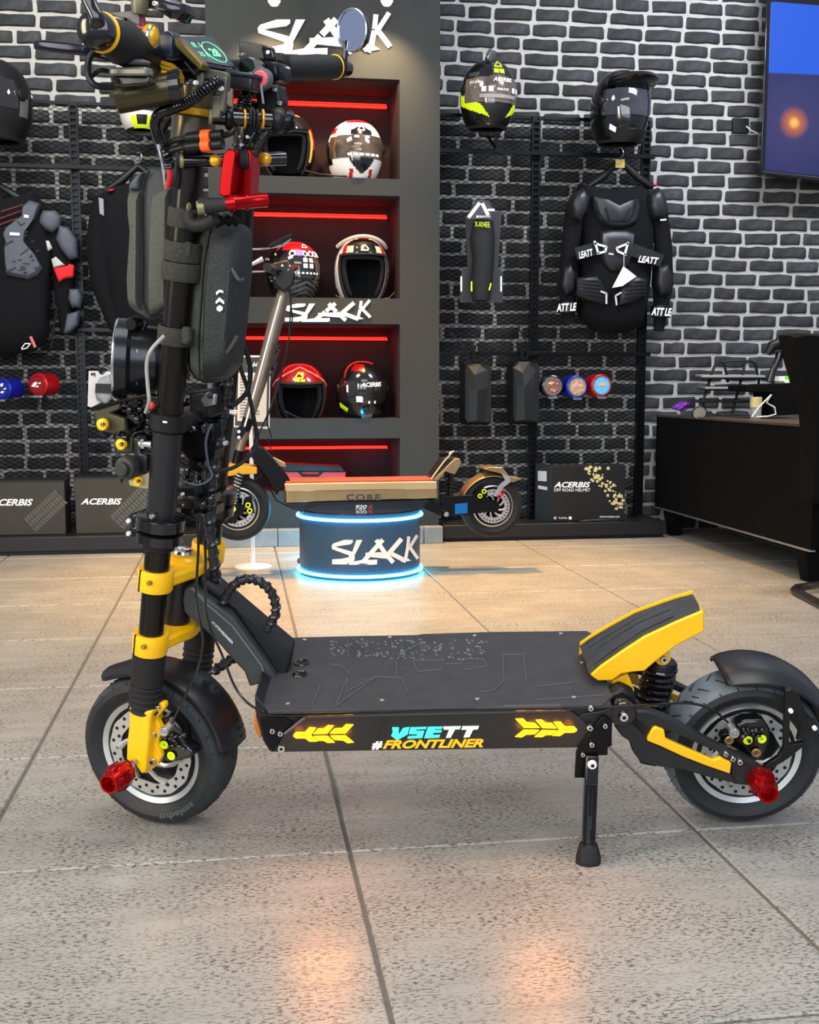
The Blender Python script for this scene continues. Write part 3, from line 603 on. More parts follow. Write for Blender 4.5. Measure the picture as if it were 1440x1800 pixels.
g = G(); pillow(g, ROOM, [(173, 347), (182, 350), (183, 380), (175, 376)], YA-.085, .004, .03); build('reflective_patch', g, mat('silver_patch', (130, 134, 142), .4, noise=.15), t)
g = G(); pillow(g, ROOM, [(188, 335), (200, 331), (200, 335), (190, 337)], YA-.06, .008, .02); build('shoulder_tab', g, REDP, t)
# ---- right body armour
t = thing('body_armour_vest', 'black armour jacket with white straps hanging right on a hanger', 'body armour', ROOM.W(1085, 585, YA))
ARM = mat('black_armour_plastic', (18, 18, 21), .45, noise=.12, scale=50, bump=.1)
ARM2 = mat('worn_black_armour', (28, 29, 33), .4, noise=.12, scale=50)
g = G(); pillow(g, ROOM, [(1020, 322), (1045, 328), (1085, 333), (1125, 326), (1150, 340), (1148, 420), (1142, 500), (1138, 530), (1128, 575), (1090, 586), (1048, 582), (1020, 560), (1018, 500), (1022, 420), (1012, 360)], YA, .1, .04); build('torso', g, CLOTH, t)
for L, d, nm in (([(1040, 346), (1062, 350), (1085, 362), (1108, 352), (1122, 348), (1126, 365), (1118, 392), (1104, 400), (1088, 402), (1066, 400), (1050, 388), (1040, 366)], .045, 'chest_plate'), ([(1052, 408), (1070, 404), (1100, 404), (1116, 410), (1112, 446), (1104, 470), (1090, 480), (1070, 478), (1058, 462), (1050, 440)], .04, 'belly_plate')):
    g = G(); pillow(g, ROOM, L, YA-.085, d, .05, ((1, 0), (.96, .6), (.84, .9), (.5, 1))); build(nm, g, ARM2, t)
build('plate_groove', stroked(ROOM, YA-.132, [[(1046, 352), (1052, 372)], [(1052, 372), (1064, 388)], [(1064, 388), (1104, 388)], [(1104, 388), (1114, 374)], [(1114, 374), (1118, 352)], [(1064, 366), (1072, 386)], [(1108, 366), (1096, 388)]], 2.2, .003), BLK_G, t)
for sx, L in ((0, [(1008, 340), (1024, 330), (1034, 345), (1030, 372), (1018, 392), (1004, 385), (999, 362)]), (1, [(1138, 342), (1155, 330), (1166, 345), (1172, 370), (1164, 388), (1146, 386), (1136, 366)])):
    g = G(); pillow(g, ROOM, L, YA-.07, .06, .05); build('shoulder_cup', g, ARM2, t)
for P, rr in (([(1012, 360), (1003, 430), (998, 500), (1000, 570)], [.05, .045, .05, .028]), ([(1155, 360), (1166, 430), (1166, 500), (1158, 582)], [.05, .045, .052, .026])):
    build('sleeve', G().tube([ROOM.W(x, y, YA-.03) for x, y in P], rr, 14), CLOTH, t)
for L in ([(988, 470), (1002, 462), (1010, 480), (1008, 515), (994, 522), (982, 505)], [(1152, 468), (1172, 462), (1182, 490), (1174, 520), (1158, 522), (1150, 500)]):
    g = G(); pillow(g, ROOM, L, YA-.07, .045, .04); build('elbow_cup', g, ARM, t)
for L in ([(1012, 488), (1050, 484), (1072, 520), (1066, 538), (1030, 528), (1012, 520)], [(1138, 490), (1118, 484), (1090, 510), (1086, 538), (1110, 534), (1136, 518)]):
    g = G(); pillow(g, ROOM, L, YA-.095, .025, .04); build('waist_panel', g, ARM, t)
build('waist_ribs', stroked(ROOM, YA-.122, [[(1014, 492+6*i), (1058+2*i, 494+7*i)] for i in range(5)]+[[(1136, 494+6*i), (1104-2*i, 496+7*i)] for i in range(5)], 1.6, .004), BLK_G, t)
build('waist_belt', stroked(ROOM, YA-.11, [[(1014, 446), (1052, 436)]], 22, .012), ARM, t); build('waist_belt', stroked(ROOM, YA-.11, [[(1112, 440), (1160, 458)]], 22, .012), ARM, t)
for L in ([[(1045, 424), (1052, 446)], [(1045, 428), (1066, 434)], [(1066, 434), (1064, 442)], [(1064, 442), (1050, 446)]], [[(1104, 426), (1098, 448)], [(1104, 428), (1084, 436)], [(1084, 436), (1086, 442)], [(1086, 442), (1100, 448)]]):
    build('white_buckle', stroked(ROOM, YA-.135, L, 3.6, .004), WHT, t, label='white plastic buckle')
TM = FM(ROOM, YA-.13)
def rotM(cx, cy, a, M=TM): return lambda x, y, tt: M(cx+(x*cos(a)-y*sin(a)), cy+(x*sin(a)+y*cos(a)), tt)
build('printed_lettering', G().text('LEATT', rotM(1140, 457, .12), -18, 6, 18, -6, .001, shear=.3, bold=.03), WHTP, t)
build('printed_lettering', G().text('LEATT', rotM(1030, 446, -.25), -13, 6, 13, -6, .001, shear=.3, bold=.03), WHTP, t)
build('printed_lettering', G().text('ATT LE', rotM(996, 540, -.06, FM(ROOM, YA-.09)), -18, 7, 18, -7, .001, shear=.3, bold=.04), WHTP, t)
build('printed_lettering', G().text('ATT LE', rotM(1163, 548, .04, FM(ROOM, YA-.09)), -18, 7, 18, -7, .001, shear=.3, bold=.04), WHTP, t)
build('cuff', G().tube([ROOM.W(998, 532, YA-.03), ROOM.W(998, 550, YA-.03)], [.05, .05], 16), BLK, t); build('cuff', G().tube([ROOM.W(1162, 538, YA-.03), ROOM.W(1161, 558, YA-.03)], [.052, .05], 16), BLK, t)
build('grey_vent', stroked(ROOM, YA-.125, [[(1056, 512), (1066, 516)], [(1066, 516), (1066, 534)], [(1092, 514), (1082, 520)], [(1082, 520), (1084, 536)], [(1090, 388), (1098, 384)], [(1161, 387), (1171, 386)], [(1070, 446), (1078, 447)]], 3, .003), mat('pale_vent', (190, 192, 190), .5), t)
g = G().poly(FM(ROOM, YA-.15), [(1096, 468), (1119, 486), (1094, 503), (1076, 506)], .002); build('paper_tag', g, mat('tag_card', (232, 226, 210), .6, noise=.04), t, label='folded cream paper tag')
build('tag_string', G().tube([ROOM.W(1097, 446, YA-.14), ROOM.W(1097, 470, YA-.15)], .0012, 5), WHTP, t)
th_ = hanger(1090, 284, 58, 46, 'black hanger of the right armour jacket')
build('hanger_label', G().poly(FM(ROOM, YA-.025), [(1082, 281), (1098, 280), (1098, 295), (1082, 295)], .003), mat('yellow_label', (190, 176, 90), .6, noise=.4, scale=60), th_)
build('red_clip', G().ell(ROOM.W(1152, 325, YA-.03), (.012, 0, 0), (0, .01, 0), (0, 0, .008)), REDP, th_)
# ---- knee guard on card
t = thing('knee_guard_pack', 'black knee guard on a grey card with white and lime print', 'knee guard', ROOM.W(850, 530, 5.72))
build('card', G().pp(ROOM, [(818, 385), (836, 352), (860, 352), (870, 372), (882, 370), (876, 470), (884, 480), (884, 532), (808, 532), (812, 480), (822, 470)], 5.74, .006), mat('dark_card', (44, 46, 48), .6, noise=.06), t)
g = G().tube([ROOM.W(x, y, 5.71) for x, y in ((850, 388), (848, 420), (850, 455), (846, 500), (846, 528))], [.05, .065, .055, .058, .045], 16, flat=.9); build('guard', g, mat('knee_fabric', (22, 22, 24), .7, noise=.4, scale=160, bump=.6), t)
M = FM(ROOM, 5.66); g = G()
g.poly(M, [(820, 385), (842, 351), (850, 351), (866, 366), (870, 366), (869, 372), (864, 373), (862, 385)], .003); build('badge', g, DGRY, t)
g = G()
for a, b_, ww in (((824, 382), (843, 357), 6), ((848, 358), (858, 378), 6), ((838, 381), (862, 381), 4), ((858, 369), (869, 369), 4)): g.stroke(FM(ROOM, 5.655), [a, b_], ww, .001)
build('triangle_emblem', g, WHTP, t); build('printed_lettering', G().text('ACERBIS', FM(ROOM, 5.65), 840, 383, 863, 379, .001, shear=.3), BLK, t)
build('printed_lettering', G().text('X-KNEE', rotM(848, 394, .05, FM(ROOM, 5.645)), -14, 5, 14, -4, .001, shear=-.3), NEON, t)
build('side_print', stroked(ROOM, 5.739, [[(811, 486), (811, 512)], [(881, 486), (881, 512)]], 3, .001), WHTP, t); build('lime_tab', stroked(ROOM, 5.66, [[(829, 495), (829, 512)], [(863, 498), (860, 510)]], 2.5, .002), NEON, t)
# ---- hard shell backpacks
def pack(cx, cy, w, h, flip, lab):
    t = thing('hard_shell_backpack', lab, 'backpack', ROOM.W(cx, cy+h, 5.7))
    X = lambda q: cx+q*w; Yy = lambda q: cy+q*h
    g = G(); pillow(g, ROOM, [(X(-.9), Yy(-1)), (X(.9), Yy(-1)), (X(1), Yy(-.85)), (X(1), Yy(.85)), (X(.85), Yy(1)), (X(-.85), Yy(1)), (X(-1), Yy(.85)), (X(-1), Yy(-.85))], 5.7, .05, .06, ((1, 0), (.97, .6), (.9, 1))); build('body', g, BLK, t)
    Yf = 5.655; P = lambda x, y, b: ROOM.W(X(x), Yy(y), b)
    if flip: o_ = [(-.62, -.92), (.3, -.95), (.88, -.78), (.92, -.2), (.7, .9), (-.6, .9), (-.62, -.2)]; rdg = [(-.1, -.6), (.1, -.1), (.05, .85)]
    else: o_ = [(-.8, -.8), (-.3, -.97), (.4, -.97), (.92, -.75), (.75, .88), (-.62, .88), (-.62, -.2)]; rdg = [(-.1, -.62), (.05, -.15), (.05, .85)]
    V = [P(x, y, Yf) for x, y in o_]+[P(rdg[0][0], rdg[0][1], Yf-.045), P(rdg[1][0], rdg[1][1], Yf-.06), P(rdg[2][0], rdg[2][1], Yf-.03)]
    g = G().add(V, [(0, 7, 1), (1, 7, 2), (2, 7, 8, 3), (3, 8, 9, 4), (5, 4, 9), (6, 5, 9, 8), (0, 6, 8, 7)]); build('facetted_shell', g, mat('grey_facet_shell', (38, 42, 42), .45, noise=.06, scale=90, bump=.08), t, sharp=5)
    g = G().tube([P(-.1, -1, 5.69), P(-.2, -1.35, 5.72), P(.1, -1.6, 5.74), P(.3, -1.3, 5.72), P(.2, -1, 5.69)], .007, 8); build('strap', g, CLOTH, t)
    return t
pack(837, 692, 25, 55, True, 'hard shell backpack left of the two on the right rack'); pack(921, 690, 25, 56, False, 'hard shell backpack nearest the goggle tins on the right rack')
build('hanging_cord', G().tube([ROOM.W(x, y, 5.76) for x, y in ((790, 585), (812, 605), (832, 635), (838, 648))], .004, 6), BLK, label='black strap running from the rack to the left backpack', cat='strap')
build('hanging_cord', G().tube([ROOM.W(x, y, 5.76) for x, y in ((908, 565), (916, 585), (926, 605), (924, 630))], .004, 6), BLK, label='black strap running down to the right backpack', cat='strap')
# ---- goggle tins
def tin(cx, cy, r, col, facec, lab, yaw=0, dark=False):
    Y = 5.64; mp_ = ROOM.m(Y, cx, cy); rr = r*mp_; c = ROOM.W(cx, cy, Y); d = nrm(np.array([sin(R(yaw)), cos(R(yaw)), 0]))
    t = thing('goggle_tin', lab, 'goggle tin', c-np.array([0, 0, rr]))
    build('can', G().lathe(c, d, [(rr*.88, 0), (rr, .004), (rr, .1), (rr*.9, .104)], 28), col, t)
    build('rim', G().ring(c+d*.0, d, rr*.8, rr*.06, 28, 6), CHROME if not dark else col, t)
    build('lid_picture', G().lathe(c-d*.002, d, [(.0001, 0), (rr*.72, 0), (rr*.72, .004)], 28), facec, t)
    F_ = Frame(c, nrm(np.cross(d, (0, 0, 1.))), d, (0, 0, 1)); rs = random.Random(int(cx))
    g = G()
    for k in range(5):
        a = rs.uniform(0, 6); q = rs.uniform(.15, .45)*rr; x, z = q*cos(a), q*sin(a); s_ = rs.uniform(.12, .3)*rr
        g.prism(F_, [(x-s_, z-s_*.2), (x, z+s_*.5), (x+s_, z+s_*.3), (x+s_*.3, z-s_*.5)], -.004-k*1e-4, -.002)
    build('picture_detail', g, mat('pale_picture_print', (206, 170, 140), .5) if not dark else WHTP, t)
    g = G()
    for k in range(5): g.box(F_, -rr*.4+k*rr*.17, -rr*.4+k*rr*.17+rr*.11, -.006, .01, -rr*1.14, -rr*.95)
    build('silver_clasp', g, CHROME, t); return t
tin(972, 679, 19, BLK_G, mat('brown_lid_print', (120, 78, 66), .5, noise=.5, scale=60), 'black goggle tin with a brown picture, nearest the backpacks', 4)
tin(1015, 680, 20, mat('blue_can', (22, 34, 150), .3, metal=.4), mat('tan_lid_print', (176, 142, 116), .5, noise=.4, scale=60), 'blue goggle tin between the black and the red one', -6)
tin(1058, 678, 20, mat('red_can', (170, 14, 24), .3, metal=.4), mat('sky_lid_print', (96, 180, 224), .5, noise=.15, scale=40), 'red goggle tin with a sky blue picture on the right rack', -8)
tin(66, 676, 20, MATS['red_can'], mat('dark_red_lid', (130, 16, 22), .3, noise=.2), 'red goggle tin with hanging straps on the left rack', 28, True)
tin(3, 684, 19, MATS['blue_can'], mat('dark_blue_lid', (20, 40, 140), .3, noise=.2), 'blue goggle tin cut by the left edge of the photograph', 28, True)
for x in (66, 6): build('goggle_strap', G().tube([ROOM.W(x-2+a, y, 5.66) for a, y in ((0, 694), (6, 712))], .006, 6).tube([ROOM.W(x+a, y, 5.66) for a, y in ((0, 694), (22, 702), (30, 700))], .007, 6), BLK, label='dark straps hanging under the '+('red' if x > 50 else 'blue')+' tin on the left rack', cat='strap')
# ---- gloves on a white card
t = thing('glove_pack', 'grey and black gloves on a white card hanging on the left rack', 'gloves', ROOM.W(176, 716, 5.7))
build('card', G().pp(ROOM, [(156, 652), (172, 652), (177, 659), (184, 652), (196, 654), (194, 700), (160, 716), (154, 714)], 5.72, .004), mat('white_card', (206, 204, 206), .6), t)
g = G(); pillow(g, ROOM, [(176, 664), (194, 658), (197, 676), (196, 700), (186, 712), (170, 702), (167, 690), (170, 676)], 5.70, .02, .01); build('glove', g, mat('grey_glove_cloth', (150, 152, 154), .8, noise=.2), t)
build('wrist_band', G().pp(ROOM, [(168, 674), (197, 675), (196, 692), (167, 690)], 5.675, .02), BLK, t); build('hook', G().tube([ROOM.W(x, y, 5.72) for x, y in ((170, 642), (174, 652), (180, 658), (186, 652))], .003, 6), BLK, t)
build('printed_lettering', G().text('MJ', FM(ROOM, 5.719), 160, 662, 168, 655, .001, bold=.03), BLK, t)
# ---- TV
YT = 5.72
t = thing('wall_television', 'flat television with a blue sky picture high on the right wall', 'television', ROOM.W(1400, 305, YT))
build('frame', G().pp(ROOM, [(1350, -60), (1700, -30), (1700, 350), (1337, 306)], YT, .05), BLK_G, t, bevel=.004)
m = bpy.data.materials.new('television_picture'); m.use_nodes = True; N = m.node_tree.nodes; L = m.node_tree.links; b = N['Principled BSDF']
b.inputs['Base Color'].default_value = (.01, .01, .02, 1); b.inputs['Roughness'].default_value = .2
ge = N.new('ShaderNodeNewGeometry'); sp = N.new('ShaderNodeSeparateXYZ'); L.new(ge.outputs['Position'], sp.inputs[0])
zt_ = ROOM.at(1400, 130, YT)[1]; cs = ROOM.W(1396, 216, YT)
cr = N.new('ShaderNodeMapRange'); cr.inputs[1].default_value = zt_-.004; cr.inputs[2].default_value = zt_+.004; L.new(sp.outputs[2], cr.inputs[0])
ds = N.new('ShaderNodeVectorMath'); ds.operation = 'DISTANCE'; L.new(ge.outputs['Position'], ds.inputs[0]); ds.inputs[1].default_value = tuple(cs)
ra = N.new('ShaderNodeValToRGB'); L.new(ds.outputs['Value'], ra.inputs[0]); e = ra.color_ramp.elements
e[0].position = 0; e[0].color = (1, .62, .12, 1); e[1].position = .34; e[1].color = lin((14, 26, 92))
for p_, c_ in ((.01, (1, .55, .08, 1)), (.035, lin((190, 100, 40))), (.085, lin((50, 48, 96)))): q = ra.color_ramp.elements.new(p_); q.color = c_
nz = N.new('ShaderNodeTexNoise'); nz.inputs['Scale'].default_value = 6; L.new(ge.outputs['Position'], nz.inputs[0])
ad = N.new('ShaderNodeMix'); ad.data_type = 'RGBA'; ad.blend_type = 'MULTIPLY'; ad.inputs[0].default_value = .5; L.new(ra.outputs[0], ad.inputs[6]); L.new(nz.outputs[0], ad.inputs[7])
mx = N.new('ShaderNodeMix'); mx.data_type = 'RGBA'; L.new(cr.outputs[0], mx.inputs[0]); L.new(ad.outputs[2], mx.inputs[6]); mx.inputs[7].default_value = lin((8, 80, 200)); L.new(mx.outputs[2], b.inputs['Emission Color']); b.inputs['Emission Strength'].default_value = 1.
build('screen', G().pp(ROOM, [(1356, 4), (1360, 3), (1690, 30), (1690, 335), (1345, 299)], YT-.002, .004), m, t)
build('screen_line', G().pp(ROOM, [(1342, 302), (1690, 338), (1690, 337), (1342, 301)], YT-.004, .002), GREYP, t)
build('wall_socket', G().pp(ROOM, [(1289, 207), (1317, 208), (1317, 234), (1289, 233)], WALL-.03, .02), BLK, bevel=.002, label='black square socket on the brick left of the television', cat='socket')
build('power_cable', G().tube([ROOM.W(x, y, WALL-.04) for x, y in ((1312, 222), (1320, 229), (1332, 234), (1350, 240))], .004, 8), WHT, label='white cable from the socket to the television', cat='cable')
# ---- desk
DX = 2.24; zb, zt2 = .135, .633
t = thing('office_desk', 'large black desk with tapered legs at the right edge', 'desk', (2.9, 5.0, 0))
DK = mat('matt_black_desk', (5, 5, 6), .8, spec=.15, noise=.1)
y0, y1 = 4.16, 5.86
build('side_panel', G().box(ROOM, DX, DX+.03, y0, y1, zb, zt2-.012), DK, t, bevel=.002)
build('carcass', G().box(ROOM, DX+.03, 4.2, y0+.02, y1, zb+.01, zt2-.012), DK, t)
build('top_panel', G().box(ROOM, DX-.004, 4.2, y0-.01, y1, zt2-.012, zt2), mat('brown_black_top', (70, 60, 54), .5, noise=.15), t, bevel=.002)
build('metal_edge_strip', G().box(ROOM, DX-.005, DX+.02, y0, y1, zb-.004, zb+.004), STEEL, t)
for x, y in ((DX+.045, y0+.09), (DX+.045, y1-.16), (4.1, y0+.09)):
    g = G().add([(x-.04, y-.05, zb), (x+.05, y-.05, zb), (x+.05, y+.05, zb), (x-.04, y+.05, zb), (x-.02, y-.03, 0), (x+.03, y-.03, 0), (x+.03, y+.03, 0), (x-.02, y+.03, 0)], [(3, 2, 1, 0), (4, 5, 6, 7)]+[(i, (i+1) % 4, 4+(i+1) % 4, 4+i) for i in range(4)]); build('leg', g, DK, t)
DF = lambda x, y, Y: ROOM.W(x, y, Y)
zd = zt2
# letter trays
t = thing('letter_tray', 'black wire letter trays holding papers on the desk', 'letter tray', (2.62, 5.45, zd))
WB = mat('black_wire', (16, 16, 17), .4, metal=.3)
for i, (x0, x1, y) in enumerate(((1222, 1330, 663), (1228, 1315, 683), (1210, 1318, 704))):
    A = [DF(x0, y, 5.6), DF(x1, y, 5.6), DF(x1+16, y+2, 5.3), DF(x0+12, y+2, 5.3)]; g = G().tube(A+[A[0]], .006, 6)
    for k in range(1, 8): f_ = k/8; g.tube([A[0]*(1-f_)+A[1]*f_, A[3]*(1-f_)+A[2]*f_], .0025, 4)
    build('tray', g, WB, t)
    if i < 2: build('papers', G().add([p+np.array([0, 0, .004]) for p in A]+[p+np.array([0, 0, .014]) for p in A], [(3, 2, 1, 0), (4, 5, 6, 7)]+[(k, (k+1) % 4, 4+(k+1) % 4, 4+k) for k in range(4)]), mat('paper_grey', (150, 150, 146), .7), t)
for P in ([(1236, 706), (1252, 655), (1258, 640), (1268, 636), (1274, 642), (1280, 672)], [(1287, 728), (1303, 668), (1310, 640), (1318, 634), (1328, 640), (1334, 668), (1334, 690)]):
    build('wire_arch', G().tube([DF(x, y, 5.4) for x, y in P], .007, 8), WB, t)
build('wire_arch', G().tube([DF(1266, 636, 5.4), DF(1316, 634, 5.4)], .005, 6).tube([DF(1236, 706, 5.4), DF(1240, 724, 5.4)], .006, 6), WB, t)
t = thing('purple_plush', 'small crumpled purple soft thing at the left end of the desk top', 'soft toy', (DF(1200, 728, 5.5)[0], 5.5, zd))
c = DF(1200, 716, 5.5); c[2] = max(c[2], zd+.03); g = G(); rs = random.Random(4)
for k in range(7): g.ell(c+np.array([rs.uniform(-.035, .035), rs.uniform(-.02, .02), rs.uniform(-.012, .012)]), (rs.uniform(.02, .03), 0, .006), (0, .025, 0), (.004, 0, rs.uniform(.012, .022)), 10, 6)
build('body', g, mat('purple_cloth', (96, 34, 140), .6, noise=.3, scale=50), t)
t = thing('spectacles', 'dark rimmed spectacles lying beside the purple toy', 'spectacles', (DF(1230, 724, 5.3)[0], 5.3, zd))
c = DF(1230, 722, 5.3); c[2] = zd+.02; build('rim', G().ring(c, (.2, 1, .4), .034, .003, 24, 6), BLK, t); build('lens', G().lathe(c, (.2, 1, .4), [(.032, -.001), (.032, .001)], 24), mat('pale_lens', (150, 152, 140), .2), t); build('temple', G().tube([c+np.array([.03, 0, 0]), c+np.array([.12, .02, -.012])], .003, 6), BLK, t)
t = thing('glass_jar', 'small glass jar with a cream lid on the desk', 'jar', (DF(1329, 730, 5.0)[0], 5.0, zd))
c = DF(1329, 716, 5.0); c[2] = zd; build('glass', G().lathe(c, (0, 0, 1), [(.024, .001), (.026, .01), (.026, .05), (.022, .056)], 20), mat('jar_glass', (190, 196, 196), .1, trans=.6), t); build('lid', G().lathe(c, (0, 0, 1), [(.0275, .052), (.0275, .098), (.025, .1)], 24), mat('cream_lid', (190, 182, 130), .4, noise=.05), t)
build('charging_cable', G().tube([DF(x, y, 4.9) for x, y in ((1322, 733), (1335, 715), (1350, 700), (1356, 694))]+[DF(x, y, 4.92) for x, y in ((1348, 708), (1362, 716), (1364, 728), (1350, 732), (1330, 733))], .0035, 8), WHT, label='white charging cable looped on the desk beside the jar', cat='cable')
build('black_case', G().pp(ROOM, [(1312, 677), (1400, 673), (1408, 690), (1408, 728), (1358, 731), (1358, 690), (1312, 688)], 4.98, .2), DK, bevel=.003, label='flat black box under the remote control on the desk', cat='box')
t = thing('toy_car_controller', 'black pistol shaped remote control standing on the desk', 'remote control', DF(1362, 674, 5.15))
build('grip', G().tube([DF(x, y, 5.15) for x, y in ((1354, 672), (1360, 650), (1368, 632), (1372, 622))], [.022, .016, .018, .022], 12, flat=.9), BLK_G, t)
build('head', G().tube([DF(x, y, 5.15) for x, y in ((1350, 622), (1358, 608), (1372, 603), (1386, 612))], [.016, .026, .03, .02], 12), BLK, t); build('antenna', G().tube([DF(1352, 612, 5.15), DF(1366, 600, 5.14)], .002, 5), BLK, t)
build('steering_knob', G().lathe(DF(1378, 622, 5.13), (.3, -1, 0), [(.018, 0), (.02, .01), (.012, .02)], 16), BLK_G, t)
t = thing('toy_car', 'tiny green and white toy car beside the remote control', 'toy car', DF(1388, 674, 5.12))
build('body', G().pp(ROOM, [(1370, 672), (1372, 664), (1382, 661), (1396, 661), (1400, 668), (1398, 672)], 5.1, .05), mat('lime_green', (110, 210, 40), .4), t, bevel=.003)
build('cab', G().pp(ROOM, [(1369, 670), (1370, 662), (1380, 661), (1380, 670)], 5.095, .06), WHT, t); build('wheel', G().lathe(DF(1383, 671, 5.09), (0, 1, 0), [(.011, -.004), (.011, .008)], 16), WHT, t)
# ---- chair
t = thing('office_chair', 'black fabric chair back cut by the right edge in front of the desk', 'chair', (2.45, 4.0, 0))
YC = 4.05
g = G(); pillow(g, ROOM, [(1377, 589), (1400, 585), (1500, 590), (1560, 600), (1560, 900), (1440, 886), (1414, 880), (1416, 760), (1412, 716), (1398, 672), (1386, 632)], YC, .07, .04, ((1, 0), (.985, .6), (.95, 1))); build('backrest', g, mat('black_brown_fabric', (12, 11, 10), .95, spec=.15, noise=.15, scale=150, bump=.3), t)
a0, c0 = ROOM.at(1416, 880, YC); build('seat', G().box(ROOM, a0+.25, a0+.7, YC-.5, YC-.03, .28, .36), MATS['black_brown_fabric'], t, bevel=.03)
P = [onfloor(1440, 1062, .012), onfloor(1402, 1042, .012), onfloor(1396, 1037, .012), onfloor(1402, 1031, .012), onfloor(1440, 1026, .012), onfloor(1560, 1020, .012)]
build('sled_base', G().tube([onfloor(1560, 1120, .012)]+P, .011, 8, flat=1.4).tube([np.array([P[-1][0], P[-1][1], .012]), (P[-1][0], P[-1][1]-.05, .3)], .011, 8), mat('dark_chrome', (120, 116, 110), .25, metal=.9), t)
build('sled_base', G().tube([onfloor(1560, 1100, .012), onfloor(1440, 1055, .02), onfloor(1412, 1041, .02), onfloor(1412, 1036, .02), onfloor(1440, 1032, .02)], .006, 8), MATS['dark_chrome'], t)
# ---- round platform
f0 = onfloor(640, 1022); rD = 107.5*ROOM.m(4.75, 640, 960)*1.0; dc = np.array([f0[0]+.012, f0[1]+rD, 0]); _, zD = ROOM.at(640, 906, f0[1]); zD = float(zD)
t = thing('round_display_podium', 'round blue-lit black podium with two rings of cyan light under the gold scooter', 'podium', dc)
build('drum', G().lathe(dc, (0, 0, 1), [(rD-.004, 0), (rD-.004, zD)], 72), mat('blue_lit_laminate', (44, 72, 98), .4, noise=.06), t)  # black drum; the blue cast of the light rings is put into its colour
build('top_plate', G().lathe(dc, (0, 0, 1), [(rD*.97, zD), (rD*.97, zD+.006), (.001, zD+.006)], 72), mat('glossy_dark_blue', (20, 30, 46), .12, coat=.5), t)
CY_ = mat('cyan_led_light', (70, 214, 255), .4, emit=11.)
for z in (.018, zD-.022): build('light_ring', G().ring(dc+np.array([0, 0, z]), (0, 0, 1), rD+.003, .0065, 96, 8), CY_, t, label='glowing cyan light ring')
def MD(x, y, tt):
    d = ray(x, y); o = CAM[:2]-dc[:2]; a = d[0]**2+d[1]**2; b_ = 2*(o@d[:2]); c_ = o@o-(rD+tt-.003)**2; k = (-b_-math.sqrt(max(0, b_*b_-4*a*c_)))/(2*a); return CAM+d*k
build('lettering', logo(MD, 583, 941, 736, 993, .004), WHT, t, label='white lettering')
al = bpy.data.lights.new('ring_glow_light', 'POINT'); al.energy = 9; al.color = (.1, .6, 1); al.shadow_soft_size = .1
o = bpy.data.objects.new('ring_glow_light', al); COL.objects.link(o); o.location = (dc[0]-.1, dc[1]+.42, .2)
build('podium_cable', G().tube([onfloor(x, y, .005) for x, y in ((535, 992), (526, 988), (524, 984), (530, 980), (540, 979))], .004, 6), BLK, label='thin dark cable behind the podium on the floor', cat='cable')
# ---- sign stand
ys = 4.94
t = thing('sign_stand', 'white sign stand with framed price sheet behind the black fork', 'sign stand', onfloor(445, 997))
bc = onfloor(445, 997); build('base', G().lathe(bc, (0, 0, 1), [(.08, 0), (.081, .004), (.075, .007), (.01, .012)], 40), WHT, t)
xp = bc[0]; build('pole', G().cyl((xp, bc[1], .008), (xp, bc[1], ROOM.at(445, 752, bc[1])[1]), .0085), WHT, t)
ysn = bc[1]-.012
build('frame', G().pp(ROOM, [(413, 625), (476, 625), (474, 754), (411, 751)], ysn, .01), WHT, t, bevel=.002); build('header_panel', G().pp(ROOM, [(415, 628), (474, 628), (472, 750), (413, 748)], ysn-.002, .003), mat('charcoal_print', (58, 60, 62), .5), t)
build('price_sheet', G().pp(ROOM, [(419, 655), (470, 655), (468, 742), (417, 740)], ysn-.004, .003), mat('cream_paper', (214, 208, 196), .6), t)
build('lettering', logo(FM(ROOM, ysn-.003), 434, 636, 458, 645, .001), WHTP, t)
rs = random.Random(1); build('printed_lines', stroked(ROOM, ysn-.005, [[(422, 661+5.1*i), (422+rs.choice([10, 18, 26, 34]), 661.5+5.1*i)] for i in range(15)], 1.2, .0006), GREYP, t)
# ================================================================ gold scooter on the podium
S0 = 4.66  # near side plane
LBL = 'champagne gold electric scooter standing on the glowing podium'
t = thing('electric_scooter', LBL, 'scooter', (dc[0], dc[1], zD+.006)); gs = t
W_ = lambda x, y, b=S0: ROOM.W(x, y, b)
SD = .2
build('deck_frame', G().pp(ROOM, [(503, 862), (768, 858), (770, 876), (503, 884)], S0, SD), GOLD, t, bevel=.004)
build('deck_edge', G().pp(ROOM, [(500, 850), (768, 846), (769, 860), (502, 864)], S0-.004, SD+.008), mat('pale_gold', (206, 182, 138), .25, metal=.6), t, bevel=.004)
build('deck_mat', G().pp(ROOM, [(502, 846), (762, 842), (764, 846), (503, 850)], S0+.012, SD-.03), mat('red_grip_mat', (160, 66, 52), .7, noise=.2, scale=60), t, bevel=.003)
build('battery_box', G().pp(ROOM, [(500, 884), (772, 876), (758, 898), (530, 902)], S0+.02, SD-.04), mat('black_blue_box', (18, 26, 38), .3, noise=.05), t, bevel=.006)
build('rear_stay', G().pp(ROOM, [(756, 878), (790, 888), (772, 906), (740, 893)], S0+.01, SD-.02), BLK_M, t, bevel=.004)
build('support_stand', G().box(ROOM, dc[0]-.1, dc[0]+.1, dc[1]-.08, dc[1]+.08, zD+.006, W_(640, 900)[2]), BLK_M, t)
build('printed_lettering', G().text('CORE', FM(ROOM, S0-.0005), 609, 880, 669, 868.5, .001, bold=.03, sp=1.2), mat('dark_print', (60, 56, 50), .5), t)
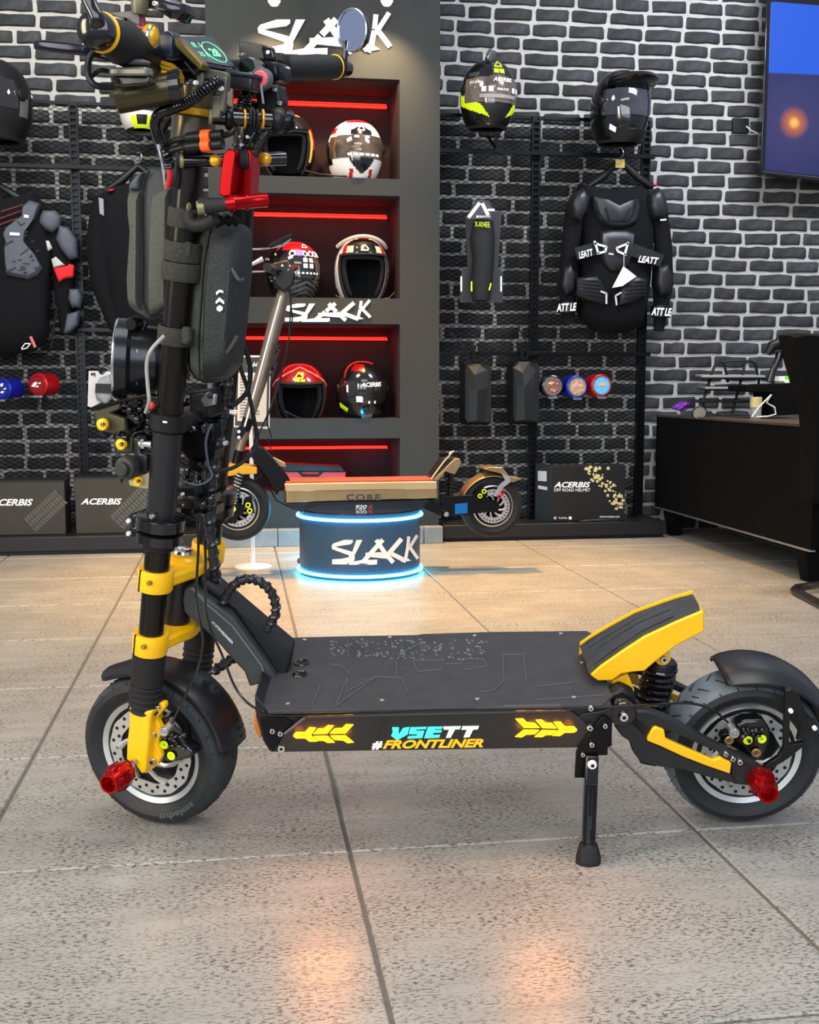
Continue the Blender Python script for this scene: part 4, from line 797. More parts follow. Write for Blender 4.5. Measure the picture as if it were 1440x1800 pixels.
build('printed_lettering', G().text('920', FM(ROOM, S0+.0195), 625, 895, 645, 887.5, .001, shear=.3, bold=.03), WHTP, t); build('printed_lettering', G().text('R', FM(ROOM, S0+.0195), 647, 895, 655, 887.5, .001, shear=.3), REDP, t, label='small red letter')
AMB = mat('amber_lamp', (255, 150, 20), .4, emit=5.)
for x in (615, 688): build('side_lamp', G().ell(W_(x, 901, S0+.02), (.009, 0, 0), (0, .006, 0), (0, 0, .004)), AMB, t)
def small_wheel(cx, cy, rp, disc=True, lab=None):
    mp_ = ROOM.m(S0, cx, cy); r = rp*mp_; c = ROOM.W(cx, cy, S0+.06); ax = np.array([0, 1, 0.])
    wh = build('tyre', G().lathe(c, ax, [(r*.66, -.035), (r*.82, -.045), (r*.95, -.036), (r, -.012), (r, .012), (r*.95, .036), (r*.82, .045), (r*.66, .035), (r*.66, -.035)], 48), BLK_R, t)
    build('rim', G().lathe(c, ax, [(r*.66, -.036), (r*.62, -.038), (r*.58, -.03), (r*.58, .03), (r*.66, .036), (r*.66, -.036)], 48), STEEL, wh)
    build('brake_disc', G().lathe(c, ax, [(r*.36, -.046), (r*.54, -.046), (r*.54, -.043), (r*.36, -.043), (r*.36, -.046)], 48), STEEL, wh)
    g = G()
    for k in range(9):
        a = k*2*pi/9; P = [c+np.array([cos(a+q*.5)*r*(.16+.24*q), -.0445, sin(a+q*.5)*r*(.16+.24*q)]) for q in (0, .5, 1)]; g.tube(P, .0045, 5)
    build('spokes', g, STEEL, wh, kind=None)
    g = G()
    for k in range(28): a = k*2*pi/28; g.lathe(c+np.array([cos(a)*r*.47, -.0475, sin(a)*r*.47]), ax, [(.0035, 0), (.0035, .0015)], 6)
    build('disc_holes', g, BLK, wh); build('hub', G().lathe(c, ax, [(r*.2, -.05), (r*.22, -.04), (r*.3, -.02), (r*.56, -.01), (r*.56, .01), (r*.2, .05)], 32).lathe(c, ax, [(.012, -.062), (.012, -.05)], 6), BLK_M, wh)
    return c, r
c1, r1 = small_wheel(418, 893, 58); c2, r2 = small_wheel(863, 888, 56)
# rear mudguard, arm, shock, footrest
P = [(c2+np.array([cos(a)*r2*1.07, 0, sin(a)*r2*1.07])) for a in np.linspace(R(66), R(158), 14)]
build('inner_mudguard', G().grid([[p+np.array([0, y, -abs(y)*.3]) for y in (-.055, -.045, 0, .045, .055)] for p in P]), GOLD, t, sol=.003)
g = G().pp(ROOM, [(850, 824), (862, 821), (884, 822), (896, 838), (918, 841), (902, 848), (897, 847), (880, 832), (862, 828)], S0, .12); build('mudguard_tail', g, GOLD, t, bevel=.002)
g = G().pp(ROOM, [(882, 832), (896, 838), (898, 847), (884, 858), (878, 874), (868, 872), (878, 852), (888, 844)], S0-.005, .008); build('mudguard_stay', g, STEEL, t)
build('swing_arm', G().pp(ROOM, [(776, 872), (800, 872), (846, 868), (872, 884), (872, 898), (842, 902), (800, 906), (778, 896)], S0+.0, .014).pp(ROOM, [(776, 872), (872, 884), (872, 898), (778, 896)], S0+.12, .014), BLK_M, t, bevel=.002)
build('blue_window', G().pp(ROOM, [(800, 886), (822, 884), (822, 902), (800, 904)], S0-.002, .004), mat('blue_anodised', (20, 110, 190), .3, metal=.5), t)
build('footrest', G().pp(ROOM, [(762, 843), (800, 806), (808, 806), (812, 814), (800, 834), (792, 832), (784, 828), (770, 846)], S0, .14), GOLD, t, bevel=.003)
build('footrest_grip', G().pp(ROOM, [(759, 836), (780, 806), (806, 804), (764, 843)], S0+.02, .1), BLK, t, bevel=.003)
g = G()
for k in range(8): g.ring(W_(792, 838+k*6, S0+.07), (0.05, 0, 1), .017, .004, 16, 6)
build('shock_spring', g, BLK_G, t); build('shock_body', G().cyl(W_(792, 832, S0+.07), W_(793, 888, S0+.07), .011), BLK, t)
build('bolt', G().lathe(W_(785, 904, S0-.01), (0, 1, 0), [(.011, 0), (.011, .01)], 6), CHROME, t)
build('brake_caliper', G().pp(ROOM, [(836, 862), (852, 858), (858, 870), (850, 880), (838, 876)], S0-.008, .02), BLK_M, t)
for x, y in ((851, 864), (844, 872)): build('caliper_ring', G().ring(W_(x, y, S0-.01), (0, 1, 0), .0075, .0025, 14, 6), NEON, t)
for x, y in ((884, 865), (878, 873)): build('red_bolt', G().ring(W_(x, y, S0-.012), (0, 1, 0), .006, .003, 14, 6), REDP, t)
build('indicator_stalk', G().tube([W_(758, 842), W_(780, 812), W_(798, 792)], .003, 6).ell(W_(792, 796), (.008, 0, .004), (0, .006, 0), (0, 0, .006)), mat('cream_metal', (214, 200, 176), .35, metal=.3), t)
# front: fork, spring, crown, neck, stem
build('fork_leg', G().pp(ROOM, [(407, 830), (424, 828), (420, 900), (416, 920), (392, 920), (394, 900)], S0-.01, .02), BLK_M, t, bevel=.004)
build('fork_leg', G().pp(ROOM, [(407, 830), (424, 828), (420, 900), (416, 920), (392, 920), (394, 900)], S0+.12, .02), BLK_M, t, bevel=.004)
g = G(); A = W_(421, 832, S0-.024); B_ = W_(410, 884, S0-.024); ax = nrm(B_-A)
P = [A+(B_-A)*q/90+np.cross(ax, (0, 1, 0))*.014*cos(q*.62)+np.array([0, 1, 0])*.014*sin(q*.62) for q in range(91)]; build('fork_spring', g.tube(P, .0032, 6), STEEL, t)
build('fork_shock', G().cyl(A, B_, .008), BLK, t)
build('fork_crown', G().pp(ROOM, [(392, 826), (408, 816), (452, 822), (452, 833), (430, 834), (394, 838)], S0-.02, .17), YELD, t, bevel=.003)
for x, y in ((436, 888), (439, 898)): build('caliper_ring', G().ring(W_(x, y, S0-.02), (0, 1, 0), .0085, .003, 14, 6), NEON, t)
build('brake_caliper', G().pp(ROOM, [(430, 874), (442, 872), (448, 902), (434, 904)], S0-.012, .02), BLK_M, t); build('amber_stud', G().ell(W_(410, 895, S0-.03), (.01, 0, 0), (0, .005, 0), (0, 0, .01)), AMB, t)
build('neck', G().pp(ROOM, [(448, 782), (466, 788), (484, 810), (507, 838), (514, 852), (492, 862), (486, 872), (472, 846), (450, 816), (440, 800)], S0+.02, .1), BLK_M, t, bevel=.006)
build('front_guard', G().pp(ROOM, [(454, 795), (474, 800), (502, 814), (504, 822), (486, 820)], S0+.05, .05), GOLD, t, bevel=.003)
st = build('stem', G().tube([W_(x, y, S0+.06) for x, y in ((421, 792), (436, 738), (462, 655), (486, 560), (497, 520), (500, 510))], [.02, .022, .028, .03, .026, .022], 16, flat=1.), mat('taupe_metal', (128, 118, 104), .35, metal=.6, noise=.08), t)
build('stem_edge_strip', G().tube([W_(x, y, S0+.028) for x, y in ((430, 750), (452, 672), (480, 570), (494, 520))], .004, 6), WHT, st)  # white gloss strip along the stem edge
build('stem_base', G().tube([W_(x, y, S0+.06) for x, y in ((412, 824), (424, 780), (437, 735))], [.018, .019, .024], 14), BLK_M, t)
SA = (W_(486, 610, S0+.02)-W_(466, 666, S0+.02)); 
def SM2(x, y, tt): # letters run up the stem
    L_ = nrm(np.array([22, -78.])); n_ = np.array([-L_[1], L_[0]]); p = np.array([466, 668.])+L_*x+n_*y*1.0; return ROOM.W(p[0]+4, p[1], S0+.0285)-np.array([0, tt, 0])
g = logo(lambda x, y, tt: SM2(x, y, tt), 0, -7, 66, 9, .003); build('printed_lettering', g, BLK, st)
# handlebar cluster
build('handlebar', G().tube([W_(x, y, b_) for x, y, b_ in ((470, 470, S0-.22), (492, 478, S0+.02), (504, 478, S0+.1), (520, 470, S0+.34))], .013, 10), BLK_M, t)
build('display_clamp', G().pp(ROOM, [(478, 462), (506, 456), (520, 480), (516, 500), (500, 514), (482, 500)], S0, .1), BLK, t, bevel=.008)
build('brake_lever', G().tube([W_(x, y, S0-.1) for x, y in ((437, 434), (446, 438), (470, 437), (498, 432), (512, 420))], .004, 8), CHROME, t)
build('lever_body', G().tube([W_(x, y, S0-.1) for x, y in ((474, 434), (496, 424), (514, 414))], [.008, .014, .009], 8), BLK_G, t)
build('brake_lever', G().tube([W_(x, y, S0+.2) for x, y in ((432, 474), (440, 478), (466, 477), (480, 466))], .004, 8), CHROME, t)
build('grip', G().cyl(W_(470, 470, S0-.24), W_(480, 474, S0-.12), .017), BLK_R, t)
build('mirror_knob', G().cyl(W_(440, 466, S0), W_(462, 455, S0), .006, .011), STEEL, t)
g = G(); rs = random.Random(8)
for k in range(12): x = rs.uniform(468, 512); y = rs.uniform(442, 496); g.lathe(W_(x, y, S0-.01), (rs.uniform(-.4, .4), 1, rs.uniform(-.4, .4)), [(.004, 0), (.0055, .004)], 6)
build('bar_bolts', g, CHROME, t)
for i, P in enumerate((((500, 500), (512, 520), (508, 600), (490, 680), (468, 740), (478, 770)), ((508, 500), (514, 560), (500, 640), (474, 720), (448, 780), (430, 806)), ((470, 770), (480, 800), (470, 828), (440, 850)), ((448, 770), (462, 810), (470, 850), (486, 880), (520, 896)))):
    build('cable', G().tube([W_(x, y, S0+.02+.01*i) for x, y in P], .0035, 6), BLK, t)
build('fold_latch', G().pp(ROOM, [(418, 752), (430, 742), (434, 756), (424, 772), (414, 768)], S0+.03, .03), BLK_M, t, bevel=.003)
for y in (762, 772): build('white_stud', G().ell(W_(420, y-3, S0+.02), (.007, 0, 0), (0, .007, 0), (0, 0, .007)), WHT, t)
# spot fixtures over the sign
for i, x in enumerate((482, 680)):
    p = ROOM.W(x, 5, 5.34); t = thing('spot_lamp', 'small warm spot lamp above the '+('left' if i == 0 else 'right')+' end of the large sign', 'lamp', p)
    build('housing', G().lathe(p+np.array([0, 0, .0]), (0, 0, 1), [(.028, .004), (.032, .02), (.03, .07), (.012, .08), (.012, .6)], 24), WHT, t)
    build('bulb', G().ell(p+np.array([0, 0, .0]), (.021, 0, 0), (0, .021, 0), (0, 0, .014)), mat('warm_bulb', (255, 216, 140), .5, emit=40.), t)
    spot('sign_spot_light', tuple(p+np.array([0, -.01, -.02])), (p[0], PILY+.02, p[2]-.3), 40, 84, .8, (1, .7, .38), .02)
# ================================================================ the yellow and black scooter in front
LEAN = R(11)
uv = np.array([RT[0], RT[1], 0]); fwv = np.array([sin(YAW), cos(YAW), 0])
SF = Frame(onfloor(1315, 1434), uv, fwv*cos(LEAN)+np.array([0, 0, 1])*sin(LEAN), -fwv*sin(LEAN)+np.array([0, 0, 1])*cos(LEAN))
RK, ST = R(9), R(20)
f0 = SF.a*cos(RK)-SF.c*sin(RK); fc = SF.a*sin(RK)+SF.c*cos(RK)
FF = Frame(SF.P(-1.064, 0, .147), f0*cos(ST)-SF.b*sin(ST), f0*sin(ST)+SF.b*cos(ST), fc)
FH = Frame(FF.o, FF.a, FF.c, FF.b)       # plan view of the fork: (a = along, c = across), b = up
def onc(fr, x, y, c): d = ray(x, y); t = (c-(CAM-fr.o)@fr.c)/(d@fr.c); p = CAM+d*t-fr.o; return float(p@fr.a), float(p@fr.b)
def K(ox, oy, s): return lambda L: [(ox+x/s, oy+y/s) for x, y in L]
ms = thing('electric_scooter', 'large black and yellow electric scooter leaning on its kickstand in front', 'scooter', SF.P(-.55, 0, 0)*np.array([1, 1, 0])); T_ = ms
S = lambda x, y, b: SF.W(x, y, b)
F = lambda x, y, b: FF.W(x, y, b)
def bolt(fr, x, y, b, rp, m=CHROME, parent=None, name='bolt', h=.006, soc=True):
    c = fr.W(x, y, b); r = rp*fr.m(b, x, y)
    g = G().lathe(c-fr.b*h, fr.b, [(r*.55, 0), (r*.55, h*.3)] if 0 else [(r*.85, 0), (r, h*.25), (r, h)], 18)
    o = build(name, g, m, parent or T_)
    if soc: build('socket', G().lathe(c-fr.b*(h+.0005), fr.b, [(r*.45, 0), (r*.45, .001)], 6), BLK, o) if parent is None or parent.name in BASE and parent.parent is None else None
    return o
TREAD = mat('dusty_tyre_tread', (98, 108, 114), .85, noise=.22, scale=30, bump=.3)
SIDE = mat('tyre_sidewall', (34, 36, 38), .6, noise=.15, scale=40, bump=.15)
DISCM = mat('drilled_disc_steel', (188, 190, 188), .4, metal=.6, noise=.08)
POL = mat('polished_alloy', (226, 228, 226), .3, metal=.95, noise=.12, scale=20)
SMK = mat('dark_slot', (12, 12, 13), .7)
def wheel(fr, c, R_, lab, nm, seed, treadm):
    """c = centre in frame coordinates (a, b, c)"""
    o = fr.P(*c); ax = fr.b; hw = .046
    w_ = build(nm, G().lathe(o, ax, [(R_*.68, -.030), (R_*.74, -.040), (R_*.84, -hw), (R_*.915, -hw*.93)], 72, cap=False), SIDE, T_, label=None)
    build('far_sidewall', G().lathe(o, ax, [(R_*.915, hw*.93), (R_*.84, hw), (R_*.74, .04), (R_*.68, .03)], 72, cap=False), SIDE, w_)
    pr = [(R_*.915, -hw*.93), (R_*.955, -hw*.8), (R_*.985, -hw*.5), (R_, 0), (R_*.985, hw*.5), (R_*.955, hw*.8), (R_*.915, hw*.93)]
    build('tread', G().lathe(o, ax, pr, 96, cap=False), treadm, w_)
    g = G(); rs = random.Random(seed); x = fr.a; z = fr.c
    def tp(a, q):  # point on tread: angle, lateral -1..1
        rr = R_*(1.002-.085*abs(q)**2.4); return o+ax*(q*hw*.93)+(x*cos(a)+z*sin(a))*rr
    for k in range(26):
        a = 2*pi*k/26
        for s_ in (-1, 1):
            g.tube([tp(a+.05*s_+.10, s_*.12), tp(a+.05*s_+.02, s_*.5), tp(a+.05*s_-.10, s_*.9), tp(a+.05*s_-.115, s_*1.0)], .0013, 4)
            if k % 2: g.tube([tp(a+.16, s_*.3), tp(a+.10, s_*.62)], .0013, 4)
    build('tread_grooves', g, SMK, w_, kind='stuff')
    rm = build('rim', G().lathe(o, ax, [(R_*.70, -.033), (R_*.69, -.037), (R_*.625, -.033), (R_*.61, -.024), (R_*.58, -.01), (R_*.58, .03), (R_*.685, .031)], 72, cap=False), POL, w_)
    build('hub', G().lathe(o, ax, [(R_*.59, -.008), (R_*.45, -.014), (R_*.25, -.022), (R_*.22, -.034), (R_*.12, -.036), (R_*.001, -.036)], 48), BLK_S, w_)
    g = G()
    ri, ro, yd = R_*.42, R_*.575, -.037
    n = 72
    for k in range(n):  # drilled ring built from short segments
        a0, a1 = 2*pi*k/n, 2*pi*(k+1)/n
        V = [o+ax*y+(x*cos(a)+z*sin(a))*r for y in (yd, yd+.003) for a in (a0, a1) for r in (ri*(1+.02*sin(9*a)), ro*(1+.012*sin(12*a)))]
        g.add(V, [(0, 1, 3, 2), (4, 6, 7, 5), (0, 2, 6, 4), (1, 5, 7, 3)])
    for k in range(6):
        a = 2*pi*k/6+.3
        P = [o+ax*(yd+.0015)+(x*cos(a+q*.9)+z*sin(a+q*.9))*(R_*(.16+.28*q)) for q in (0, .33, .66, 1)]; g.tube(P, [.006, .0045, .0045, .007], 6)
    dm = build('brake_disc', g, DISCM, w_)
    g = G()
    for k in range(36):
        a = 2*pi*k/36; r = R_*(.465 if k % 2 else .53); g.lathe(o+ax*(yd-.0006)+(x*cos(a)+z*sin(a))*r, ax, [(.0033, 0), (.0033, .001)], 8)
    build('disc_holes', g, SMK, w_, kind='stuff')
    return o
RW = wheel(SF, (-.026, 0, .146), .1405, '', 'rear_tyre', 3, TREAD)
FWc = wheel(FF, (0, 0, 0), .1405, '', 'front_tyre', 5, mat('front_tyre_tread', (52, 56, 58), .85, noise=.25, scale=30, bump=.3))
build('raised_lettering', G().text('tubeless', lambda x, y, t: FWc+(FF.a*cos(x)+FF.c*sin(x))*(.118+y)-FF.b*(.0455+t), R(-72), -.006, R(-32), .006, .001, bold=.02), mat('grey_rubber_print', (84, 86, 86), .6), T_)
def cap(fr, o, r, b0, ln, nm):
    P = [(r*.62, b0), (r*.9, b0-.003), (r*1.05, b0-.012), (r*1.08, b0-.03), (r*.98, b0-.042), (r*.82, b0-.05), (r*.84, b0-ln+.004), (r*.82, b0-ln), (r*.66, b0-ln), (r*.6, b0-ln+.02), (.001, b0-ln+.022)]
    c = build(nm, G().lathe(o, fr.b, P, 36), RED, T_, label='red anodised axle slider')
    g = G()
    for k in range(8): a = 2*pi*k/8; d = fr.a*cos(a)+fr.c*sin(a); g.tube([o+d*r*1.02+fr.b*(b0-.008), o+d*r*1.1+fr.b*(b0-.03), o+d*r*.92+fr.b*(b0-.045)], .0022, 6)
    build('raised_fins', g, RED, c)
cap(SF, SF.P(-.026, 0, .146), .0205, -.105, .062, 'axle_slider'); cap(FF, FF.P(.0, 0, 0), .0205, -.108, .055, 'axle_slider')
# ---- rear swing arm (near and far) --------------------------------------
k5 = K(960, 1020, 3)
ARMM = mat('graphite_alloy', (40, 41, 43), .42, metal=.3, noise=.12, scale=40, bump=.08)
up_ = k5([(440, 700), (480, 690), (545, 690), (640, 728), (860, 848), (1040, 938), (1150, 1000), (1120, 1060), (1080, 1085), (1010, 1080), (980, 1030), (975, 965), (925, 938), (905, 905), (860, 890), (700, 818), (625, 788), (570, 772), (520, 830), (440, 760)])
lo_ = k5([(360, 770), (400, 720), (440, 700), (560, 765), (535, 845), (720, 930), (975, 1022), (1020, 1080), (860, 1040), (720, 1002), (580, 982), (500, 962), (455, 900), (440, 850), (400, 825)])
P1 = SF.pts(up_, -.115); P2 = SF.pts(lo_, -.115)
for b0, nm in ((-.115, 'swing_arm'), (.092, 'swing_arm')):
    build(nm, G().prism(SF, P1, b0, b0+.022).prism(SF, P2, b0, b0+.022), ARMM, T_, bevel=.003)
yi = k5([(565, 778), (580, 772), (622, 788), (630, 836), (700, 868), (880, 945), (920, 933), (978, 962), (970, 1020), (840, 975), (720, 928), (600, 872), (532, 845), (536, 825)])
Pi = SF.pts(yi, -.119)
build('arm_insert', G().prism(SF, Pi, -.121, -.110), YEL, T_, bevel=.002, label='yellow swing arm insert')
build('arm_insert', G().prism(SF, Pi, .112, .117), YEL, T_, bevel=.002, label='yellow swing arm insert')
build('arm_bridge', G().pp(SF, k5([(455, 880), (470, 880), (500, 958), (580, 975), (580, 985), (500, 968)]), -.1, .19), BLK, T_, bevel=.002)
for x, y, r in ((946, 912, 4.6), (983, 937, 4.8), (1020, 954, 5.2)): bolt(SF, 960+x/3, 1020+y/3, -.115, r, CHROME)
pv = build('pivot_boss', G().lathe(S(1096, 1257, -.122), SF.b, [(.020, 0), (.023, .004), (.023, .03), (.02, .034)], 36), BLK_G, T_)
bolt(SF, 1096, 1258, -.123, 8.5, CHROME, name='pivot_bolt', h=.008)
build('pivot_block', G().pp(SF, [(1070, 1222), (1094, 1210), (1118, 1222), (1122, 1262), (1104, 1284), (1082, 1278), (1072, 1262)], -.095, .035), BLK, T_, bevel=.006)
# ---- rear mudguard -------------------------------------------------------
RC = SF.P(-.026, 0, .146); P = []
for a in np.linspace(R(110), R(4), 26):
    tt = (R(110)-a)/R(106); e = min(1, tt*7)**.5; k = .050+.012*e
    row = []
    for v, r in ((-k-.004, 1.03+.05*(1-e)), (-k-.003, 1.07), (-k*.8, 1.135), (-k*.45, 1.168), (0, 1.175), (k*.45, 1.168), (k*.8, 1.135), (k+.003, 1.07), (k+.004, 1.03)):
        row.append(RC+SF.b*v+(SF.a*cos(a)+SF.c*sin(a))*(.1405*(r+.01)))
    P.append(row)
build('rear_mudguard', G().grid(P), BLK_S, T_, sol=.0035)
k3 = K(1150, 1130, 4.97)
build('mudguard_stay', G().pp(SF, k3([(1150, 420), (1200, 400), (1262, 440), (1330, 640), (1415, 690), (1440, 740), (1390, 775), (1320, 775), (1310, 830), (1250, 860), (1290, 720), (1230, 620), (1195, 600), (1180, 900), (1310, 870), (1312, 905), (1180, 1010), (1060, 1085), (1010, 1120), (960, 1085), (1090, 1000), (1135, 920), (1142, 640)]), -.085, .012), BLK, T_, bevel=.002)
for x, y in ((1190, 588), (1398, 738)): bolt(SF, 1150+x/4.97, 1130+y/4.97, -.087, 4.2, WHT, soc=False)
# ---- rear caliper --------------------------------------------------------
def caliper(fr, pts, b, rings, golds):
    c = build('brake_caliper', G().pp(fr, pts, b, .03), BLK_G, T_, bevel=.004)
    rs = random.Random(len(pts)); cx = sum(p[0] for p in pts)/len(pts); cy = sum(p[1] for p in pts)/len(pts)
    g = G()
    for k in range(14):
        x, y = cx+rs.uniform(-19, 19), cy+rs.uniform(-16, 8); q = fr.W(x, y, b-.002); g.ell(q, fr.a*rs.uniform(.003, .007), fr.b*.006, fr.c*rs.uniform(.003, .006), 8, 6)
    build('casting_lugs', g, BLK_G, c, kind='stuff')
    for x, y, r in rings: build('piston_ring', G().ring(fr.W(x, y, b-.004), fr.b, r*.68*fr.m(b, x, y), r*.34*fr.m(b, x, y), 24, 8, .6), NEON, c, label='neon yellow ring')
    for x, y, r in golds: build('mounting_bolt', G().ring(fr.W(x, y, b-.006), fr.b, r*.7*fr.m(b, x, y), r*.3*fr.m(b, x, y), 20, 8, .8).lathe(fr.W(x, y, b-.004), fr.b, [(r*.4*fr.m(b, x, y), 0), (r*.4*fr.m(b, x, y), .004)], 6), mat('bronze_bolt', (190, 160, 110), .3, metal=.8), c)
caliper(SF, k3([(720, 720), (800, 680), (960, 670), (1020, 760), (1000, 880), (960, 1010), (880, 1020), (780, 900), (720, 860)]), -.078, [(1150+820/4.97, 1130+853/4.97, 8.2), (1150+942/4.97, 1130+842/4.97, 8.2)], [(1150+655/4.97, 1130+855/4.97, 8.5), (1150+893/4.97, 1130+963/4.97, 8.8)])
build('caliper_adapter', G().pp(SF, k3([(600, 800), (700, 790), (830, 900), (960, 960), (900, 1030), (700, 920), (580, 850)]), -.072, .02), BLK_M, T_, bevel=.002)
build('cable_end', G().tube([S(1278, 1267, -.09), S(1292, 1288, -.09)], [.006, .0075], 10).ring(S(1291, 1289, -.094), SF.b, .0065, .003, 16, 6), STEEL, T_)
# ---- deck ----------------------------------------------------------------
k4 = K(440, 1080, 2.18); DC = .292
def decky(L): return [onc(SF, x, y, DC) for x, y in L]
DT = Frame(SF.o, SF.a, SF.c, SF.b)
top = decky(k4([(155, 88), (385, 82), (640, 78), (660, 74), (930, 66), (1290, 62), (1345, 90), (1350, 110), (1300, 130), (1302, 180), (1320, 240), (1385, 262), (1392, 310), (1352, 347), (640, 360), (70, 371), (25, 300), (120, 160)]))
RUB = mat('deck_rubber', (48, 50, 54), .7, noise=.16, scale=25, bump=.35, bscale=140)
dk = build('deck_mat', G().prism(DT, top, DC-.006, DC), RUB, T_, bevel=.0015)
DM = lambda x, y, t: SF.P(*(lambda q: (q[0], q[1], DC+t))(onc(SF, x, y, DC)))
rel = G()
for L in ([(320, 90), (318, 178)], [(372, 86), (378, 170)], [(378, 86), (490, 168)], [(378, 226), (366, 300)], [(366, 300), (480, 240)], [(330, 352), (480, 242)], [(380, 228), (330, 352)], [(302, 192), (350, 200)], [(350, 200), (378, 226)], [(480, 240), (580, 245)], [(580, 245), (605, 298)], [(560, 180), (562, 240)], [(560, 180), (600, 140)], [(600, 140), (640, 120)], [(655, 170), (665, 135)], [(600, 88), (670, 138)], [(625, 180), (745, 178)], [(745, 178), (730, 215)], [(625, 180), (640, 220)], [(640, 220), (730, 215)], [(745, 192), (810, 190)], [(810, 172), (890, 172)], [(890, 172), (910, 200)], [(910, 200), (820, 215)], [(968, 150), (972, 255)], [(1048, 150), (1060, 270)], [(968, 155), (1048, 155)], [(1095, 330), (1350, 312)], [(1100, 278), (1240, 262)], [(240, 345), (270, 270)], [(880, 300), (935, 292)], [(935, 292), (975, 255)]):
    rel.stroke(DM, k4(L), 1.5, .0014)
build('relief_lines', rel, mat('raised_rubber', (74, 76, 80), .6), dk, kind='stuff')
g = G(); rs = random.Random(9)
for i in range(150):
    x = rs.uniform(300, 900); y = rs.uniform(95, 172)
    if abs(y-(95+.06*(x-300))) > 60: continue
    L = rs.uniform(4, 11); g.poly(DM, k4([(x, y), (x+L, y+rs.uniform(-2, 2)), (x+L+3, y+3.5), (x+2, y+4)]), .0012+i*2e-6)
build('relief_flecks', g, mat('worn_rubber', (104, 108, 112), .6), dk, kind='stuff')
for x, y in ((185, 187), (178, 230)):
    q = k4([(x+12, y)])[0]; build('deck_plug', G().ring(DM(*q, .001), SF.c, .012, .0015, 24, 6), BLK_G, dk)
for x, y in ((208, 98), (535, 88), (860, 82), (1190, 74), (143, 343), (505, 330), (870, 325), (1240, 318), (1272, 186), (136, 215)):
    q = k4([(x, y)])[0]; build('screw', G().lathe(DM(*q, .0), SF.c, [(.004, 0), (.004, .0015), (.0028, .002)], 12), STEEL, dk)
body = SF.pts([(447, 1222), (480, 1256), (1078, 1240), (1076, 1312), (474, 1323), (462, 1303), (450, 1262)], -.133)
build('deck_body', G().prism(SF, body, -.133, .135), BLK_S, T_, bevel=.004)
PNL = mat('dark_light_panel', (30, 30, 30), .34, coat=.25, noise=.05)
pn = build('light_panel', G().pp(SF, [(500, 1290), (536, 1258), (1000, 1247), (1020, 1262), (1046, 1288), (1040, 1306), (1034, 1314), (500, 1322), (488, 1312)], -.139, .006), PNL, T_, bevel=.001)
build('panel_top_strip', G().pp(SF, [(537, 1262), (545, 1251), (986, 1241), (996, 1251)], -.142, .008), mat('grey_edge_strip', (82, 82, 82), .4, metal=.3), pn)
PB = -.1395
M = FM(SF, PB)
YL = mat('amber_arrow_light', (255, 176, 6), .4, emit=6.)
kA = K(500, 1250, 10.286)
arrow = [[(145, 440), (200, 380), (370, 380), (460, 280), (590, 290), (495, 425)], [(145, 445), (495, 432), (610, 550), (470, 555), (375, 485), (200, 485)],
 [(510, 420), (605, 310), (710, 310), (790, 245), (905, 250), (780, 412)], [(515, 440), (785, 436), (925, 570), (790, 575), (700, 530), (600, 530)],
 [(805, 410), (900, 315), (1050, 300), (1120, 225), (1265, 230), (1105, 408)], [(815, 434), (1108, 428), (1270, 570), (1150, 580), (1060, 525), (895, 515)]]
for L in arrow:
    mx_, my_ = sum(p[0] for p in L)/len(L), sum(p[1] for p in L)/len(L); A = kA([(mx_+(x-mx_)*.93, my_+(y-my_)*.88) for x, y in L]); build('arrow_light', G().poly(M, A, .0012), YL, pn)
    B = [(1016-(x-514)*1.02, y-10) for x, y in A]; build('arrow_light', G().poly(M, B, .0012), YL, pn)
for q_ in ((566, 1292), (960, 1281)):  # orange lamps added in front of the arrows for floor glow and panel halo
    al = bpy.data.lights.new('indicator_glow_light', 'AREA'); al.energy = .4; al.color = (1, .3, .03); al.shape = 'RECTANGLE'; al.size = .1; al.size_y = .03
    o = bpy.data.objects.new('indicator_glow_light', al); COL.objects.link(o); p_ = S(q_[0], q_[1], -.145); o.location = p_; o.rotation_euler = Vector(-SF.b).to_track_quat('-Z', 'Y').to_euler()
    for dx_ in (-42, -21, 0, 21, 42):
        al = bpy.data.lights.new('indicator_halo_fill_light', 'POINT'); al.energy = .016; al.color = (1, .28, .02); al.shadow_soft_size = .008
        o = bpy.data.objects.new('indicator_halo_fill_light', al); COL.objects.link(o); o.location = S(q_[0]+dx_, q_[1]+2, -.1395)-SF.b*.018
TEAL = mat('teal_letter_light', (60, 232, 216), .4, emit=1.0); MINT = mat('mint_letter_light', (196, 255, 214), .4, emit=1.0)
kV = K(640, 1240, 6.26)
LET = [[(310, 240), (385, 240), (378, 325), (432, 246), (500, 237), (480, 315), (365, 380), (298, 330), (318, 300)],
 [(512, 240), (690, 235), (682, 257), (575, 262), (568, 280), (664, 278), (640, 355), (478, 362), (486, 338), (582, 333), (588, 314), (495, 312)],
 [(706, 235), (865, 232), (855, 255), (778, 258), (772, 272), (856, 270), (849, 294), (765, 298), (758, 325), (838, 322), (826, 352), (662, 358)],
 [(872, 232), (1065, 228), (1052, 258), (1002, 260), (952, 352), (902, 354), (940, 262), (880, 264)], [(1085, 228), (1265, 225), (1250, 260), (1200, 262), (1160, 345), (1096, 350), (1136, 262), (1072, 264)]]
for i, L in enumerate(LET): build('glowing_letter', G().poly(M, kV(L), .0012), MINT if i > 2 else TEAL, pn)
SK = lambda x, y, t: M(x, y-(x-654)*.0165, t)
build('printed_lettering', G().text('FRONTLINER', SK, 673, 1316.5, 850, 1301.5, .001, shear=.35, bold=.035), mat('amber_print', (240, 176, 30), .4, emit=.35), pn)
build('printed_lettering', G().text('#', SK, 653.5, 1317.5, 673, 1303, .001, shear=.2, bold=.05), WHTP, pn, label='white hash sign')
